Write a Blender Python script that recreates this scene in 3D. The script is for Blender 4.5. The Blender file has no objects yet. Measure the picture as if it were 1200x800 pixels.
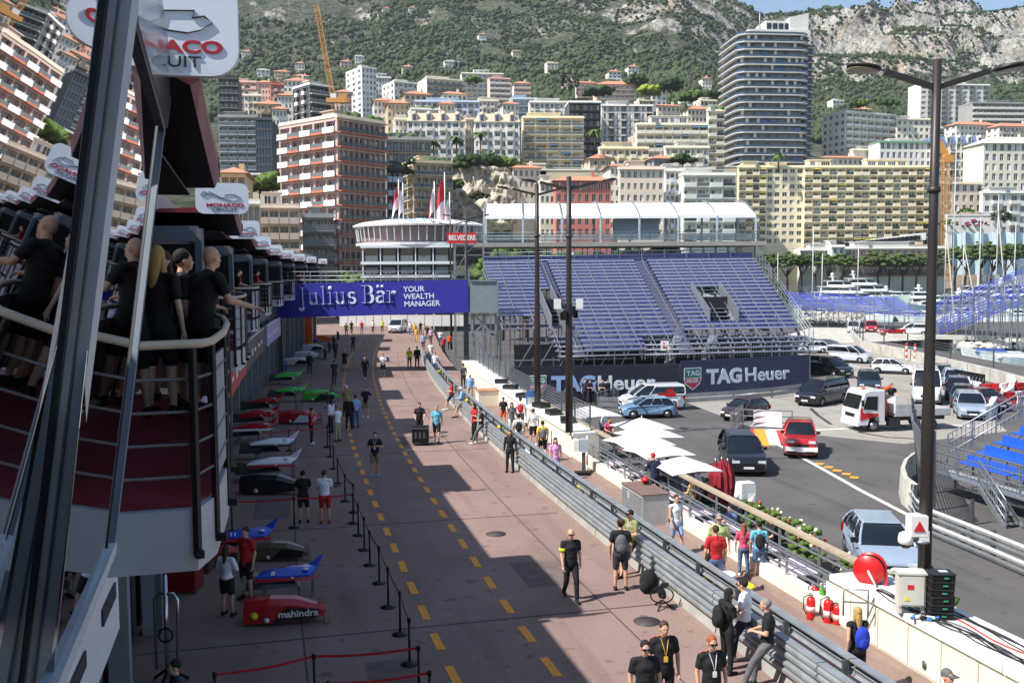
import bpy,bmesh,math,random
import numpy as np
from mathutils import Vector,Matrix,noise
random.seed(7)
SC=bpy.context.scene
COL=SC.collection
R=math.radians
# ---------------------------------------------------------------- camera, sky, sun, exposure
H,F,YH,ROLL=8.1,1120.0,320.0,0.32
PITCH=math.atan((400-YH)/F)
CAM_M=Matrix.Rotation(R(90)-PITCH,3,'X') @ Matrix.Rotation(-R(ROLL),3,'Z')
cd=bpy.data.cameras.new('camera');cam=bpy.data.objects.new('camera',cd);COL.objects.link(cam)
cd.sensor_width=36;cd.lens=36*F/1200;cd.clip_start=0.1;cd.clip_end=9000
cam.matrix_world=Matrix.Translation((0,0,H)) @ CAM_M.to_4x4()
SC.camera=cam
SUN_AZ,SUN_EL=R(24),R(50)
L=Vector((math.cos(SUN_EL)*math.cos(SUN_AZ),math.cos(SUN_EL)*math.sin(SUN_AZ),-math.sin(SUN_EL)))
sd=bpy.data.lights.new('sun','SUN');sd.energy=5.0;sd.angle=R(0.53);sd.color=(1.0,0.955,0.89)
so=bpy.data.objects.new('sun',sd);COL.objects.link(so);so.rotation_euler=L.to_track_quat('-Z','Y').to_euler();so.location=(-40,-20,60)
W=bpy.data.worlds.new('World');SC.world=W;W.use_nodes=True
wt=W.node_tree;sky=wt.nodes.new('ShaderNodeTexSky');sky.sky_type='NISHITA';sky.sun_disc=False
sky.sun_elevation=SUN_EL;sky.sun_rotation=math.atan2(-L.x,-L.y);sky.air_density=1.0;sky.dust_density=0.7;sky.ozone_density=1.2
wb=wt.nodes['Background'];wb.inputs[1].default_value=0.112;wt.links.new(sky.outputs[0],wb.inputs[0])
SC.view_settings.view_transform='Standard';SC.view_settings.look='None'
SC.view_settings.exposure=0.62;SC.view_settings.gamma=1.0
SC.cycles.max_bounces=6;SC.cycles.diffuse_bounces=2;SC.cycles.glossy_bounces=3;SC.cycles.transmission_bounces=4
SC.cycles.caustics_reflective=False;SC.cycles.caustics_refractive=False
def ray(px,py):
 return CAM_M @ Vector(((px-600)/F,(400-py)/F,-1.0))
def at(px,py,Y):
 d=ray(px,py);return Vector((0,0,H))+d*(Y/d.y)
def gp(px,py,z=0.0):
 d=ray(px,py);return Vector((0,0,H))+d*((z-H)/d.z)
def V(*a):return Vector(a)
ROAD=-0.9
# ---------------------------------------------------------------- materials
MATS={}
def mat(name,col,rough=0.6,metal=0.0,var=0.12,scale=3.0,bump=0.0,bscale=None,spec=0.5,col2=None,alpha=None,detail=4,lo=0.35,hi=0.65,coat=0):
 if name in MATS:return MATS[name]
 m=bpy.data.materials.new(name);m.use_nodes=True;t=m.node_tree;b=t.nodes['Principled BSDF']
 c=tuple(col)if len(col)==4 else tuple(col)+(1,)
 m.diffuse_color=c
 b.inputs['Roughness'].default_value=rough;b.inputs['Metallic'].default_value=metal
 b.inputs['Specular IOR Level'].default_value=spec
 if coat:b.inputs['Coat Weight'].default_value=coat;b.inputs['Coat Roughness'].default_value=0.05
 tc=t.nodes.new('ShaderNodeTexCoord');n=t.nodes.new('ShaderNodeTexNoise');n.inputs['Scale'].default_value=scale;n.inputs['Detail'].default_value=detail
 t.links.new(tc.outputs['Object'],n.inputs['Vector'])
 mx=t.nodes.new('ShaderNodeMix');mx.data_type='RGBA'
 mr=t.nodes.new('ShaderNodeMapRange');mr.inputs[1].default_value=lo;mr.inputs[2].default_value=hi
 t.links.new(n.outputs[0],mr.inputs[0]);t.links.new(mr.outputs[0],mx.inputs[0])
 c2=tuple(col2)+(1,)if col2 else tuple(x*(1-var)for x in c[:3])+(1,)
 c1=c if col2 else tuple(min(1,x*(1+var*.6))for x in c[:3])+(1,)
 mx.inputs[6].default_value=c1;mx.inputs[7].default_value=c2
 t.links.new(mx.outputs[2],b.inputs['Base Color'])
 if bump:
  n2=t.nodes.new('ShaderNodeTexNoise');n2.inputs['Scale'].default_value=bscale or scale*6;n2.inputs['Detail'].default_value=5
  t.links.new(tc.outputs['Object'],n2.inputs['Vector'])
  bp=t.nodes.new('ShaderNodeBump');bp.inputs['Strength'].default_value=bump;bp.inputs['Distance'].default_value=0.05
  t.links.new(n2.outputs[0],bp.inputs['Height']);t.links.new(bp.outputs[0],b.inputs['Normal'])
 if alpha is not None:b.inputs['Alpha'].default_value=alpha
 MATS[name]=m;return m
def srgb(r,g,b):
 f=lambda v:((v/255+0.055)/1.055)**2.4 if v>10 else v/255/12.92
 return(f(r),f(g),f(b))
def cm(name,rgb,**k):return mat(name,srgb(*rgb),**k)
BLACK=cm('black plastic',(24,24,27),rough=0.6,spec=.2)
DARK=cm('dark interior',(34,36,40),rough=0.6)
WHITE=cm('white paint',(228,228,226),rough=0.45,var=0.05)
STEEL=cm('galvanised steel',(150,155,160),rough=0.42,metal=0.55,var=0.18,scale=8)
STEELD=cm('grey painted steel',(92,96,100),rough=0.45,metal=0.4)
ALU=cm('anodised frame',(190,200,208),rough=0.45,metal=0.15,var=.06)
POLE=cm('bronze lamp post',(52,46,43),rough=0.45,metal=0.2)
RUB=cm('tyre rubber',(24,24,25),rough=0.8)
GLASSD=cm('dark window glass',(22,28,34),rough=0.06,spec=0.9,var=.3,scale=.3)
CONC=cm('concrete',(186,182,172),rough=0.85,var=0.18,scale=0.9,bump=0.2)
CREAM=cm('cream render',(232,224,204),rough=0.8,var=0.10,scale=0.8)
REDP=cm('red plastic',(205,32,34),rough=0.35)
YEL=cm('yellow plastic',(238,214,30),rough=0.5)
BLUEB=cm('royal blue print',(44,44,150),rough=0.6,var=.05)
NAVY=cm('navy print',(30,34,62),rough=0.6,var=.08)
ORANGE=cm('orange plastic',(225,100,30),rough=0.5)
LIT=cm('lens white',(235,236,235),rough=0.2)
SKIN=mat('skin',srgb(205,158,130),rough=0.55,var=.1,scale=20)
# ---------------------------------------------------------------- mesh builder
class MB:
 def __init__(s):s.v=[];s.f=[];s.m=[];s.T=None;s.k=0;s.sm=[]
 def mi(s,k):s.k=k;return s
 def add(s,vs,fs,smooth=False):
  o=len(s.v)
  s.v+=[tuple(s.T @ Vector(p))if s.T else tuple(p)for p in vs]
  for f in fs:s.f.append([i+o for i in f]);s.m.append(s.k);s.sm.append(smooth)
  return s
 def box(s,c,d,rz=0,taper=1.0,tilt=None):
  x,y,z=d[0]/2,d[1]/2,d[2]/2
  vs=[Vector((sx*x*(taper if sz>0 else 1),sy*y*(taper if sz>0 else 1),sz*z))for sz in(-1,1)for sx,sy in((-1,-1),(1,-1),(1,1),(-1,1))]
  M=Matrix.Rotation(rz,3,'Z')
  if tilt:M=M @ Matrix.Rotation(tilt[1],3,tilt[0])
  c=Vector(c)
  return s.add([M @ p+c for p in vs],[(0,3,2,1),(4,5,6,7),(0,1,5,4),(1,2,6,5),(2,3,7,6),(3,0,4,7)])
 def beam(s,a,b,w,h=None):
  a=Vector(a);b=Vector(b);h=h or w;d=(b-a)
  if d.length<1e-6:return s
  d.normalize();up=Vector((0,0,1))if abs(d.z)<.95 else Vector((0,1,0))
  u=d.cross(up).normalized()*w/2;v=u.cross(d).normalized()*h/2
  vs=[p+q for p in(a,b)for q in(-u-v,u-v,u+v,-u+v)]
  return s.add(vs,[(0,3,2,1),(4,5,6,7),(0,1,5,4),(1,2,6,5),(2,3,7,6),(3,0,4,7)])
 def tube(s,pts,r,n=6,cap=True):
  pts=[Vector(p)for p in pts];rs=r if isinstance(r,(list,tuple))else[r]*len(pts);vs=[];fs=[]
  pu=None
  for i,p in enumerate(pts):
   d=(pts[min(i+1,len(pts)-1)]-pts[max(i-1,0)])
   if d.length<1e-9:d=Vector((0,0,1))
   d.normalize()
   if pu is None:
    up=Vector((0,0,1))if abs(d.z)<.9 else Vector((1,0,0));u=d.cross(up).normalized()
   else:
    u=(pu-d*pu.dot(d));u=u.normalized()if u.length>1e-6 else pu
   pu=u;v=d.cross(u)
   vs+=[p+(u*math.cos(6.28318*k/n)+v*math.sin(6.28318*k/n))*rs[i]for k in range(n)]
  for i in range(len(pts)-1):
   for k in range(n):fs.append((i*n+k,i*n+(k+1)%n,(i+1)*n+(k+1)%n,(i+1)*n+k))
  if cap:fs.append(tuple(range(n))[::-1]);fs.append(tuple((len(pts)-1)*n+k for k in range(n)))
  return s.add(vs,fs,n>4)
 def lathe(s,c,prof,n=12,axis='Z'):
  vs=[];fs=[];c=Vector(c)
  for r,z in prof:
   for k in range(n):
    a=6.28318*k/n;p=(r*math.cos(a),r*math.sin(a),z)
    if axis=='X':p=(p[2],p[0],p[1])
    if axis=='Y':p=(p[1],p[2],p[0])
    vs.append(c+Vector(p))
  m=len(prof)
  for i in range(m-1):
   for k in range(n):fs.append((i*n+k,i*n+(k+1)%n,(i+1)*n+(k+1)%n,(i+1)*n+k))
  fs.append(tuple(range(n))[::-1]);fs.append(tuple((m-1)*n+k for k in range(n)))
  return s.add(vs,fs,True)
 def prism(s,poly,z0,z1):
  n=len(poly);vs=[(p[0],p[1],z0)for p in poly]+[(p[0],p[1],z1)for p in poly]
  return s.add(vs,[tuple(range(n))[::-1],tuple(range(n,2*n))]+[(i,(i+1)%n,n+(i+1)%n,n+i)for i in range(n)])
 def slab(s,poly,off):
  n=len(poly);off=Vector(off);vs=[Vector(p)for p in poly]+[Vector(p)+off for p in poly]
  return s.add(vs,[tuple(range(n))[::-1],tuple(range(n,2*n))]+[(i,(i+1)%n,n+(i+1)%n,n+i)for i in range(n)])
 def ell(s,c,r,n=10,m=6):
  vs=[];fs=[];c=Vector(c)
  for i in range(m+1):
   ph=math.pi*i/m
   for k in range(n):
    a=6.28318*k/n;vs.append(c+Vector((r[0]*math.sin(ph)*math.cos(a),r[1]*math.sin(ph)*math.sin(a),r[2]*math.cos(ph))))
  for i in range(m):
   for k in range(n):fs.append((i*n+k,(i+1)*n+k,(i+1)*n+(k+1)%n,i*n+(k+1)%n))
  return s.add(vs,fs,True)
 def mesh(s,name,mats):
  me=bpy.data.meshes.new(name);me.from_pydata(s.v,[],s.f)
  ms=mats if isinstance(mats,(list,tuple))else[mats]
  for m in ms:me.materials.append(m)
  if any(s.m):me.polygons.foreach_set('material_index',s.m)
  if any(s.sm):me.polygons.foreach_set('use_smooth',s.sm)
  me.update();return me
 def build(s,name,mats,parent=None,loc=None,rz=0,**k):
  o=inst(name,s.mesh(name,mats),parent,loc,rz)
  if k:tag(o,**k)
  return o
def inst(name,me,parent=None,loc=None,rz=0,mats=None,sc=None):
 o=bpy.data.objects.new(name,me);COL.objects.link(o)
 if parent:o.parent=parent
 if loc is not None:o.location=loc
 if rz:o.rotation_euler.z=rz
 if sc:o.scale=sc
 if mats:
  for i,m in enumerate(mats):
   if m:o.material_slots[i].link='OBJECT';o.material_slots[i].material=m
 return o
def tag(o,label=None,cat=None,group=None,kind=None):
 if label:o['label']=label
 if cat:o['category']=cat
 if group:o['group']=group
 if kind:o['kind']=kind
 return o
def thing(name,label,cat,loc=(0,0,0),rz=0,group=None,sc=None):
 o=bpy.data.objects.new(name,None);COL.objects.link(o);o.location=loc;o.rotation_euler.z=rz
 o.empty_display_size=0.2
 if sc:o.scale=(sc,sc,sc)
 return tag(o,label,cat,group)
def setting(name):
 o=thing(name,None,None);o['kind']='structure';return o
def copy_thing(root,loc,rz=0,label=None,group=None):
 r=root.copy();COL.objects.link(r);r.location=loc;r.rotation_euler.z=rz
 if label:r['label']=label
 if group:r['group']=group
 for ch in root.children:
  c=ch.copy();COL.objects.link(c);c.parent=r
  for g in ch.children:
   d=g.copy();COL.objects.link(d);d.parent=c
 return r
def text(name,body,size,m,parent=None,M=None,ext=0.004,bold=0.0,sx=1.0,align='LEFT',space=1.0,shear=0):
 cu=bpy.data.curves.new(name,'FONT');cu.body=body;cu.size=size;cu.extrude=ext;cu.offset=bold
 cu.align_x=align;cu.align_y='CENTER';cu.space_character=space;cu.resolution_u=3;cu.shear=shear
 cu.space_line=.8
 to=bpy.data.objects.new(name,cu);COL.objects.link(to)
 dg=bpy.context.evaluated_depsgraph_get();me=bpy.data.meshes.new_from_object(to.evaluated_get(dg))
 bpy.data.objects.remove(to);me.materials.clear();me.materials.append(m)
 o=bpy.data.objects.new(name,me);COL.objects.link(o)
 if parent:o.parent=parent
 if M is not None:o.matrix_local=M @ Matrix.Diagonal((sx,1,1,1))
 return o
def frame(o,u,v):
 u=Vector(u).normalized();v=Vector(v).normalized();w=u.cross(v).normalized();v=w.cross(u)
 M=Matrix((u,v,w)).transposed().to_4x4();M.translation=Vector(o);return M
 # ---------------------------------------------------------------- the plan curves: lane markings, pit barrier, walkway wall
def fit(pxs,z=0,deg=2,ext=()):
 P=[gp(a,b,z)for a,b in pxs];c=np.polyfit([p.y for p in P],[p.x for p in P],deg);return lambda y:float(np.polyval(c,y))
lane=fit([(666,797),(612,732),(550,652),(511,597),(475,539),(452,487.5),(444,450),(437,418)])
barr=fit([(879,770),(772,690),(660,600),(595,542),(525,467),(500,437)])
wall=fit([(1068,797),(1020,768),(900,677),(850,640),(753,590),(692,555),(547,447),(526,420)])
def nrm(c,y):
 dx=(c(y+.5)-c(y-.5));d=Vector((dx,1,0)).normalized();return d,Vector((d.y,-d.x,0))
def off(c,y,o,z=0):
 d,n=nrm(c,y);return Vector((c(y),y,z))+n*o
def ribbon(mb,c,y0,y1,o0,o1,z0,z1,step=1.5):
 n=max(2,int((y1-y0)/step));R_=[]
 for i in range(n+1):
  y=y0+(y1-y0)*i/n;R_.append([off(c,y,o0,z0),off(c,y,o1,z0),off(c,y,o1,z1),off(c,y,o0,z1)])
 vs=[p for r in R_ for p in r];fs=[]
 for i in range(n):
  for k in range(4):fs.append((4*i+k,4*i+(k+1)%4,4*i+4+(k+1)%4,4*i+4+k))
 fs+=[(3,2,1,0),(4*n,4*n+1,4*n+2,4*n+3)]
 return mb.add(vs,[f[::-1]for f in fs])
 # ---------------------------------------------------------------- terrain, roads, water
def lerp(tab,x):
 if x<=tab[0][0]:return tab[0][1]
 for(a,b),(c,d)in zip(tab,tab[1:]):
  if x<=c:return b+(d-b)*(x-a)/(c-a)
 return tab[-1][1]
PL=[(0,-1),(205,-1),(250,12),(350,40),(500,80),(600,106),(800,158),(950,200),(1150,310),(1500,500),(1800,560),(3200,600)]
PR=[(0,-1),(346,-1),(354,3),(385,22),(480,58),(600,92),(700,112),(880,158),(1060,200),(1140,256),(1290,326),(1420,356),(1500,362),(1640,345),(3200,250)]
def sm(a,b,x):
 t=max(0,min(1,(x-a)/(b-a)));return t*t*(3-2*t)
def harbour(x,y):
 A=sm(46,48,x)*sm(84,86,y)*(1-sm(126,128,y));B_=sm(34,38,x-.1*(y-168))*sm(168,171,y)*(1-sm(299,303,y));C=sm(95,97,x)*sm(126,129,y)*(1-sm(299,303,y))
 return max(A,B_,C)
def tz(x,y,rough=True):
 q=x/max(y,60)
 k=sm(.17,.27,q)
 z=lerp(PL,y)*(1-k)+lerp(PR,y)*k
 if k>0:z-=34*k*sm(.42,.56,q)*sm(1250,1500,y)
 hz=harbour(x,y)
 if hz:z=z*(1-hz)-6*hz
 if rough and y>700:
  a=sm(700,1100,y);p=Vector((x,y,0))
  n1=noise.noise(p*.0042)*40;n2=(1-abs(noise.noise(p*.011+Vector((5,0,0)))))*34-22;n3=noise.noise(p*.035)*9;n4=(1-abs(noise.noise(p*.07)))*7-4
  c=sm(.24,.34,q)*sm(1080,1180,y)*(1-sm(1480,1560,y))+.35*sm(.02,.2,q)*sm(1000,1150,y)*(1-sm(.24,.3,q))
  z+=a*(n1*.6+n2*(.55+.8*c)+n3+n4*(.6+2.0*c))
  if c>0:
   st=42;zz=(z+noise.noise(p*.012)*26)/st;fz=zz-math.floor(zz);z+=c*st*(sm(.25,.6,fz)-fz)*.9
 return z
def rocky(x,y):
 q=x/max(y,60);b=sm(.24,.31,q)*sm(1060,1150,y)*(1-.6*sm(1500,1560,y));c=sm(.06,.14,q)*sm(1030,1120,y)*(1-sm(.22,.28,q));return.62*b+.27*c+.02*sm(1000,1150,y)-.25*(1-sm(900,1010,y))
def terrain():
 ys=[-80,-40,0,40,80,83,85,87,95,110,125,127,129,145,167,169,172,200,230,260,285,296,300,304,308,320,332,346,356,370,385,400]+list(range(420,700,20))+list(range(700,1700,9))+list(range(1700,3300,100))
 nx=300;vs=[];fs=[]
 for y in ys:
  w=60+max(y,0)*.78+(0 if y<1700 else 500)
  for i in range(nx+1):
   x=-w+2*w*i/nx+(0 if y<100 else 10);vs.append((x,y,tz(x,y)))
 for j in range(len(ys)-1):
  for i in range(nx):a=j*(nx+1)+i;fs.append((a,a+1,a+nx+2,a+nx+1))
 m=bpy.data.materials.new('limestone and scrub');m.use_nodes=True;t=m.node_tree;b=t.nodes['Principled BSDF'];b.inputs['Roughness'].default_value=.95;b.inputs['Specular IOR Level'].default_value=.1
 N=t.nodes.new;Lk=t.links.new
 ge=N('ShaderNodeNewGeometry');sx=N('ShaderNodeSeparateXYZ');Lk(ge.outputs['Normal'],sx.inputs[0]);pz=N('ShaderNodeSeparateXYZ');Lk(ge.outputs['Position'],pz.inputs[0])
 def nz(scale,det=6):
  n=N('ShaderNodeTexNoise');n.inputs['Scale'].default_value=scale;n.inputs['Detail'].default_value=det;n.inputs['Roughness'].default_value=.65;Lk(ge.outputs['Position'],n.inputs['Vector']);return n.outputs[0]
 def math_(op,a,b_=None,c=None):
  n=N('ShaderNodeMath');n.operation=op
  for i,v in enumerate((a,b_,c)):
   if v is None:continue
   if isinstance(v,(int,float)):n.inputs[i].default_value=v
   else:Lk(v,n.inputs[i])
  return n.outputs[0]
 def mix(f,a,b_):
  n=N('ShaderNodeMix');n.data_type='RGBA';Lk(f,n.inputs[0])
  for i,v in((6,a),(7,b_)):
   if isinstance(v,tuple):n.inputs[i].default_value=v+(1,)
   else:Lk(v,n.inputs[i])
  return n.outputs[2]
 def ramp(v,lo,hi):
  n=N('ShaderNodeMapRange');n.inputs[1].default_value=lo;n.inputs[2].default_value=hi;Lk(v,n.inputs[0]);return n.outputs[0]
 steep=math_('SUBTRACT',1.0,sx.outputs[2])
 f=math_('ADD',math_('MULTIPLY',steep,1.5),math_('MULTIPLY',math_('SUBTRACT',nz(.018),.5),1.6))
 f=math_('ADD',f,math_('MULTIPLY',math_('SUBTRACT',nz(.11),.5),1.3))
 at0=N('ShaderNodeAttribute');at0.attribute_name='rockiness'
 f=math_('ADD',f,at0.outputs['Fac'])
 rock=ramp(f,.52,.68)
 high=ramp(pz.outputs[2],60,190)
 rock=math_('MULTIPLY',rock,high)
 rc=mix(ramp(nz(.05),.35,.65),srgb(214,210,200),srgb(158,156,148));rc=mix(ramp(nz(.012,3),.55,.7),rc,srgb(186,166,140))
 rc=mix(ramp(nz(.25),.48,.62),rc,srgb(126,123,116));rc=mix(ramp(nz(.07,9),.54,.62),rc,srgb(104,104,94));rc=mix(ramp(nz(.7,3),.58,.72),rc,srgb(96,100,84))
 gc=mix(ramp(nz(.16),.4,.6),srgb(70,78,62),srgb(112,114,98));gc=mix(ramp(nz(.03),.5,.7),gc,srgb(62,72,54))
 Lk(mix(rock,gc,rc),b.inputs['Base Color'])
 bp=N('ShaderNodeBump');bp.inputs['Strength'].default_value=1;bp.inputs['Distance'].default_value=11;Lk(nz(.12,8),bp.inputs['Height']);Lk(bp.outputs[0],b.inputs['Normal'])
 me=bpy.data.meshes.new('terrain');me.from_pydata(vs,[],fs);me.materials.append(m);me.polygons.foreach_set('use_smooth',[True]*len(fs));at_=me.attributes.new('rockiness','FLOAT','POINT');at_.data.foreach_set('value',[rocky(v[0],v[1])for v in vs]);me.update()
 tag(inst('hillside_terrain',me),kind='structure')
terrain()
wm=bpy.data.materials.new('harbour water');wm.use_nodes=True;t=wm.node_tree;b=t.nodes['Principled BSDF'];b.inputs['Base Color'].default_value=srgb(52,92,92)+(1,);b.inputs['Roughness'].default_value=.12
n=t.nodes.new('ShaderNodeTexNoise');n.inputs['Scale'].default_value=.8;tc=t.nodes.new('ShaderNodeTexCoord');t.links.new(tc.outputs['Object'],n.inputs['Vector']);bp=t.nodes.new('ShaderNodeBump');bp.inputs['Strength'].default_value=.5;bp.inputs['Distance'].default_value=.2;t.links.new(n.outputs[0],bp.inputs['Height']);t.links.new(bp.outputs[0],b.inputs['Normal'])
mb=MB();mb.prism([(20,84),(330,84),(330,304),(20,304)],-3.6,-2.4);mb.build('harbour_water',wm,kind='structure')
def asphalt(name,c1,c2,c3,stain=.5):
 m=bpy.data.materials.new(name);m.use_nodes=True;t=m.node_tree;b=t.nodes['Principled BSDF'];b.inputs['Roughness'].default_value=.9;b.inputs['Specular IOR Level'].default_value=.25
 tc=t.nodes.new('ShaderNodeTexCoord');N=t.nodes.new;Lk=t.links.new
 def nz(s,d=5,st=None):
  n=N('ShaderNodeTexNoise');n.inputs['Scale'].default_value=s;n.inputs['Detail'].default_value=d
  if st:mp=N('ShaderNodeMapping');mp.vector_type='TEXTURE';mp.inputs['Scale'].default_value=st;mp.inputs['Rotation'].default_value=(0,0,R(13));Lk(tc.outputs['Object'],mp.inputs[0]);Lk(mp.outputs[0],n.inputs['Vector'])
  else:Lk(tc.outputs['Object'],n.inputs['Vector'])
  return n.outputs[0]
 def mix(f,lo,hi,a,b_):
  r=N('ShaderNodeMapRange');r.inputs[1].default_value=lo;r.inputs[2].default_value=hi;Lk(f,r.inputs[0])
  n=N('ShaderNodeMix');n.data_type='RGBA';Lk(r.outputs[0],n.inputs[0])
  for i,v in((6,a),(7,b_)):
   if isinstance(v,tuple):n.inputs[i].default_value=v+(1,)
   else:Lk(v,n.inputs[i])
  return n.outputs[2]
 c=mix(nz(.35),.35,.65,c1,c2);c=mix(nz(1.2,6,(1,9,1)),.52,.8,c,c3);c=mix(nz(30,2),.55,.8,c,tuple(min(1,x*1.7)for x in c1));c=mix(nz(2.2,8),.62,.7,c,c3)
 Lk(c,b.inputs['Base Color']);bp=N('ShaderNodeBump');bp.inputs['Strength'].default_value=.35;bp.inputs['Distance'].default_value=.02;Lk(nz(60,3),bp.inputs['Height']);Lk(bp.outputs[0],b.inputs['Normal'])
 return m
PITM=asphalt('pit lane asphalt',srgb(141,119,111),srgb(129,108,101),srgb(112,93,87))
ROADM=asphalt('road asphalt',srgb(94,91,90),srgb(82,80,79),srgb(68,67,66))
ROADL=asphalt('pale worn asphalt',srgb(156,150,142),srgb(140,135,128),srgb(120,116,111))
WALKM=asphalt('walkway asphalt',srgb(146,113,106),srgb(134,103,97),srgb(116,92,86))
# pit plateau: a solid raised block ending in the terrace wall
def clampc(c,ym):
 return lambda y:c(y)if y<ym else c(ym)+(y-ym)*(c(ym)-c(ym-1))
lane_,barr_,wall_=clampc(lane,105),clampc(barr,105),clampc(wall,105)
mb=MB();ribbon(mb,lane_,-14,190,-40,3.9,ROAD-.3,0.0,4);mb.build('pit_lane',PITM,kind='structure')
lane_o=mb
mb=MB()
ys=[-14+4*i for i in range(52)]
vs=[];fs=[]
for y in ys:
 a=off(lane_,y,3.9);b=Vector((wall_(y)+.02,y,0));vs+=[(a.x,a.y,.004),(b.x,b.y,.004),(b.x,b.y,ROAD-.3),(a.x,a.y,ROAD-.3)]
for i in range(len(ys)-1):
 for k in range(4):fs.append((4*i+k,4*i+4+k,4*i+4+(k+1)%4,4*i+(k+1)%4))
mb.add(vs,fs);mb.build('pit_walkway',PITM,kind='structure')
mb=MB();mb.prism([(-60,-60),(180,-60),(180,76),(48,84),(48,128),(96,128),(96,168),(38,168),(38,205),(-20,205),(-120,205),(-120,-60)],ROAD-.05,ROAD);mb.build('main_road',ROADM,kind='structure')
mb=MB()
P=[gp(x,y,ROAD)for x,y in((905,412),(985,388),(1010,396),(1110,440),(1180,505),(1060,520),(960,510),(880,500),(800,470),(780,455),(840,452),(900,445))]
mb.prism([(p.x,p.y)for p in P][::-1],ROAD,ROAD+.006);mb.build('pale_road_patch',ROADL,kind='structure')
mb=MB();P=[gp(x,y,ROAD)for x,y in((905,398),(950,384),(1055,384),(1085,398),(985,402),(940,412))]
mb.prism([(p.x,p.y)for p in P][::-1],ROAD+.008,ROAD+.014);mb.build('harbour_parking_pavement',CONC,kind='structure')
PAINTY=cm('yellow road paint',(238,158,52),rough=.75,var=.3,scale=14);PAINTW=cm('white road paint',(222,222,218),rough=.7,var=.25,scale=9);PAINTR=cm('red kerb paint',(196,62,56),rough=.7,var=.2,scale=6)
mk=setting('lane_marking')
dm=MB().box((0,0,0),(.19,.98,.006)).mesh('dash',PAINTY)
for row in(0,1):
 s=16.2+row*.1
 y=15.6+.1*row;k=0
 while y<118:
  d,nn=nrm(lane_,y);o_=0 if row==0 else-2.02-.25*sm(20,60,y)
  p=off(lane_,y,o_,.006);inst('dash',dm,mk,p,math.atan2(-d.x,d.y)+.02*math.sin(k*7));k+=1;y+=1.86*d.y
def mark(pts,w,m,name='road_line',z=ROAD+.02):
 mb=MB();q=[gp(a,b,z)for a,b in pts];vs=[];fs=[]
 for i,p in enumerate(q):
  d=(q[min(i+1,len(q)-1)]-q[max(0,i-1)]).normalized();n_=Vector((d.y,-d.x,0))*w/2;vs+=[p-n_,p+n_]
 for i in range(len(q)-1):fs.append((2*i,2*i+1,2*i+3,2*i+2))
 mb.add(vs,[f[::-1]for f in fs]);mb.build(name,m,kind='structure')
mark([(880,505),(905,517),(960,547),(1010,575),(1070,606)],.22,PAINTW)
mark([(1116,498),(1140,498.6)],.35,PAINTW);mark([(900,503),(945,504),(1000,501.5)],.3,PAINTW)
mark([(868,463),(915,455)],.3,PAINTW);mark([(980,424),(1008,430)],.25,PAINTW)
for a in((960,543),(971,547),(981,551),(992,555),(1001,559)):mark([(a[0]-5,a[1]-.5),(a[0]+5,a[1]+.5)],.45,PAINTY,'yellow_dash')
kb=setting('corner_kerb')
for i,(c,m)in enumerate(((876,PAINTR),(889,PAINTY),(902,PAINTW),(915,PAINTR),(928,PAINTY))):
 P=[gp(c-6,503+i*.5,ROAD),gp(c+7,503+i*.5,ROAD),gp(c+13,524-i,ROAD),gp(c,524-i,ROAD)]
 mb=MB();mb.prism([(p.x,p.y)for p in P][::-1],ROAD,ROAD+.05);mb.build('kerb_block',m,kb)
TYRE=cm('tyre marks',(62,60,60),rough=.9)
for pts in([(950,478),(958,486),(974,497)],[(1004,475),(1030,486),(1060,500)],[(985,420),(993,432),(990,443)],[(1005,506),(1040,512),(1090,515)],[(960,446),(975,444),(985,440)]):mark(pts,.25,TYRE,'tyre_mark',ROAD+.012)
for(x0,y0,x1,y1)in((684,453,710,452),(474,527,486,526),(540,458,560,457)):mark([(x0,y0),(x1,y1)],.12,PAINTW,'faded_white_mark',.008)
SEAM=cm('asphalt seam',(84,70,68),rough=.95)
for o_ in(-4.9,2.3):
 q=MB();ribbon(q,lane_,12,100,o_,o_+.04,.002,.006,2);q.build('asphalt_seam',SEAM,kind='structure')
for y_ in(22,31,43,58,74):a,b=off(lane_,y_,-8.4,.005),off(lane_,y_,3.8,.005);q=MB();q.beam(a,b,.05,.004);q.build('asphalt_seam',SEAM,kind='structure')
for y_,o_ in((21,2.9),(29,1.2),(37,-3.4),(48,2.4),(27,-5.2)):q=MB();p=off(lane_,y_,o_,.006);q.lathe(p,[(.32,0),(.32,.004)],18);q.build('manhole_cover',cm('cast iron',(78,72,72),rough=.7,metal=.3),kind='structure')
PATCH=cm('asphalt patch',(108,92,88),rough=.95,var=.2)
for y_,o_,w_,l_ in((25,1.6,1.4,2.2),(34,-5.6,1.2,3.0),(46,.9,1.6,2.4),(19.5,-3.2,1.0,1.8)):q=MB();d,n_=nrm(lane_,y_);q.box(off(lane_,y_,o_,.003),(w_,l_,.003),math.atan2(-d.x,d.y));q.build('asphalt_patch',PATCH,kind='structure')
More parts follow.
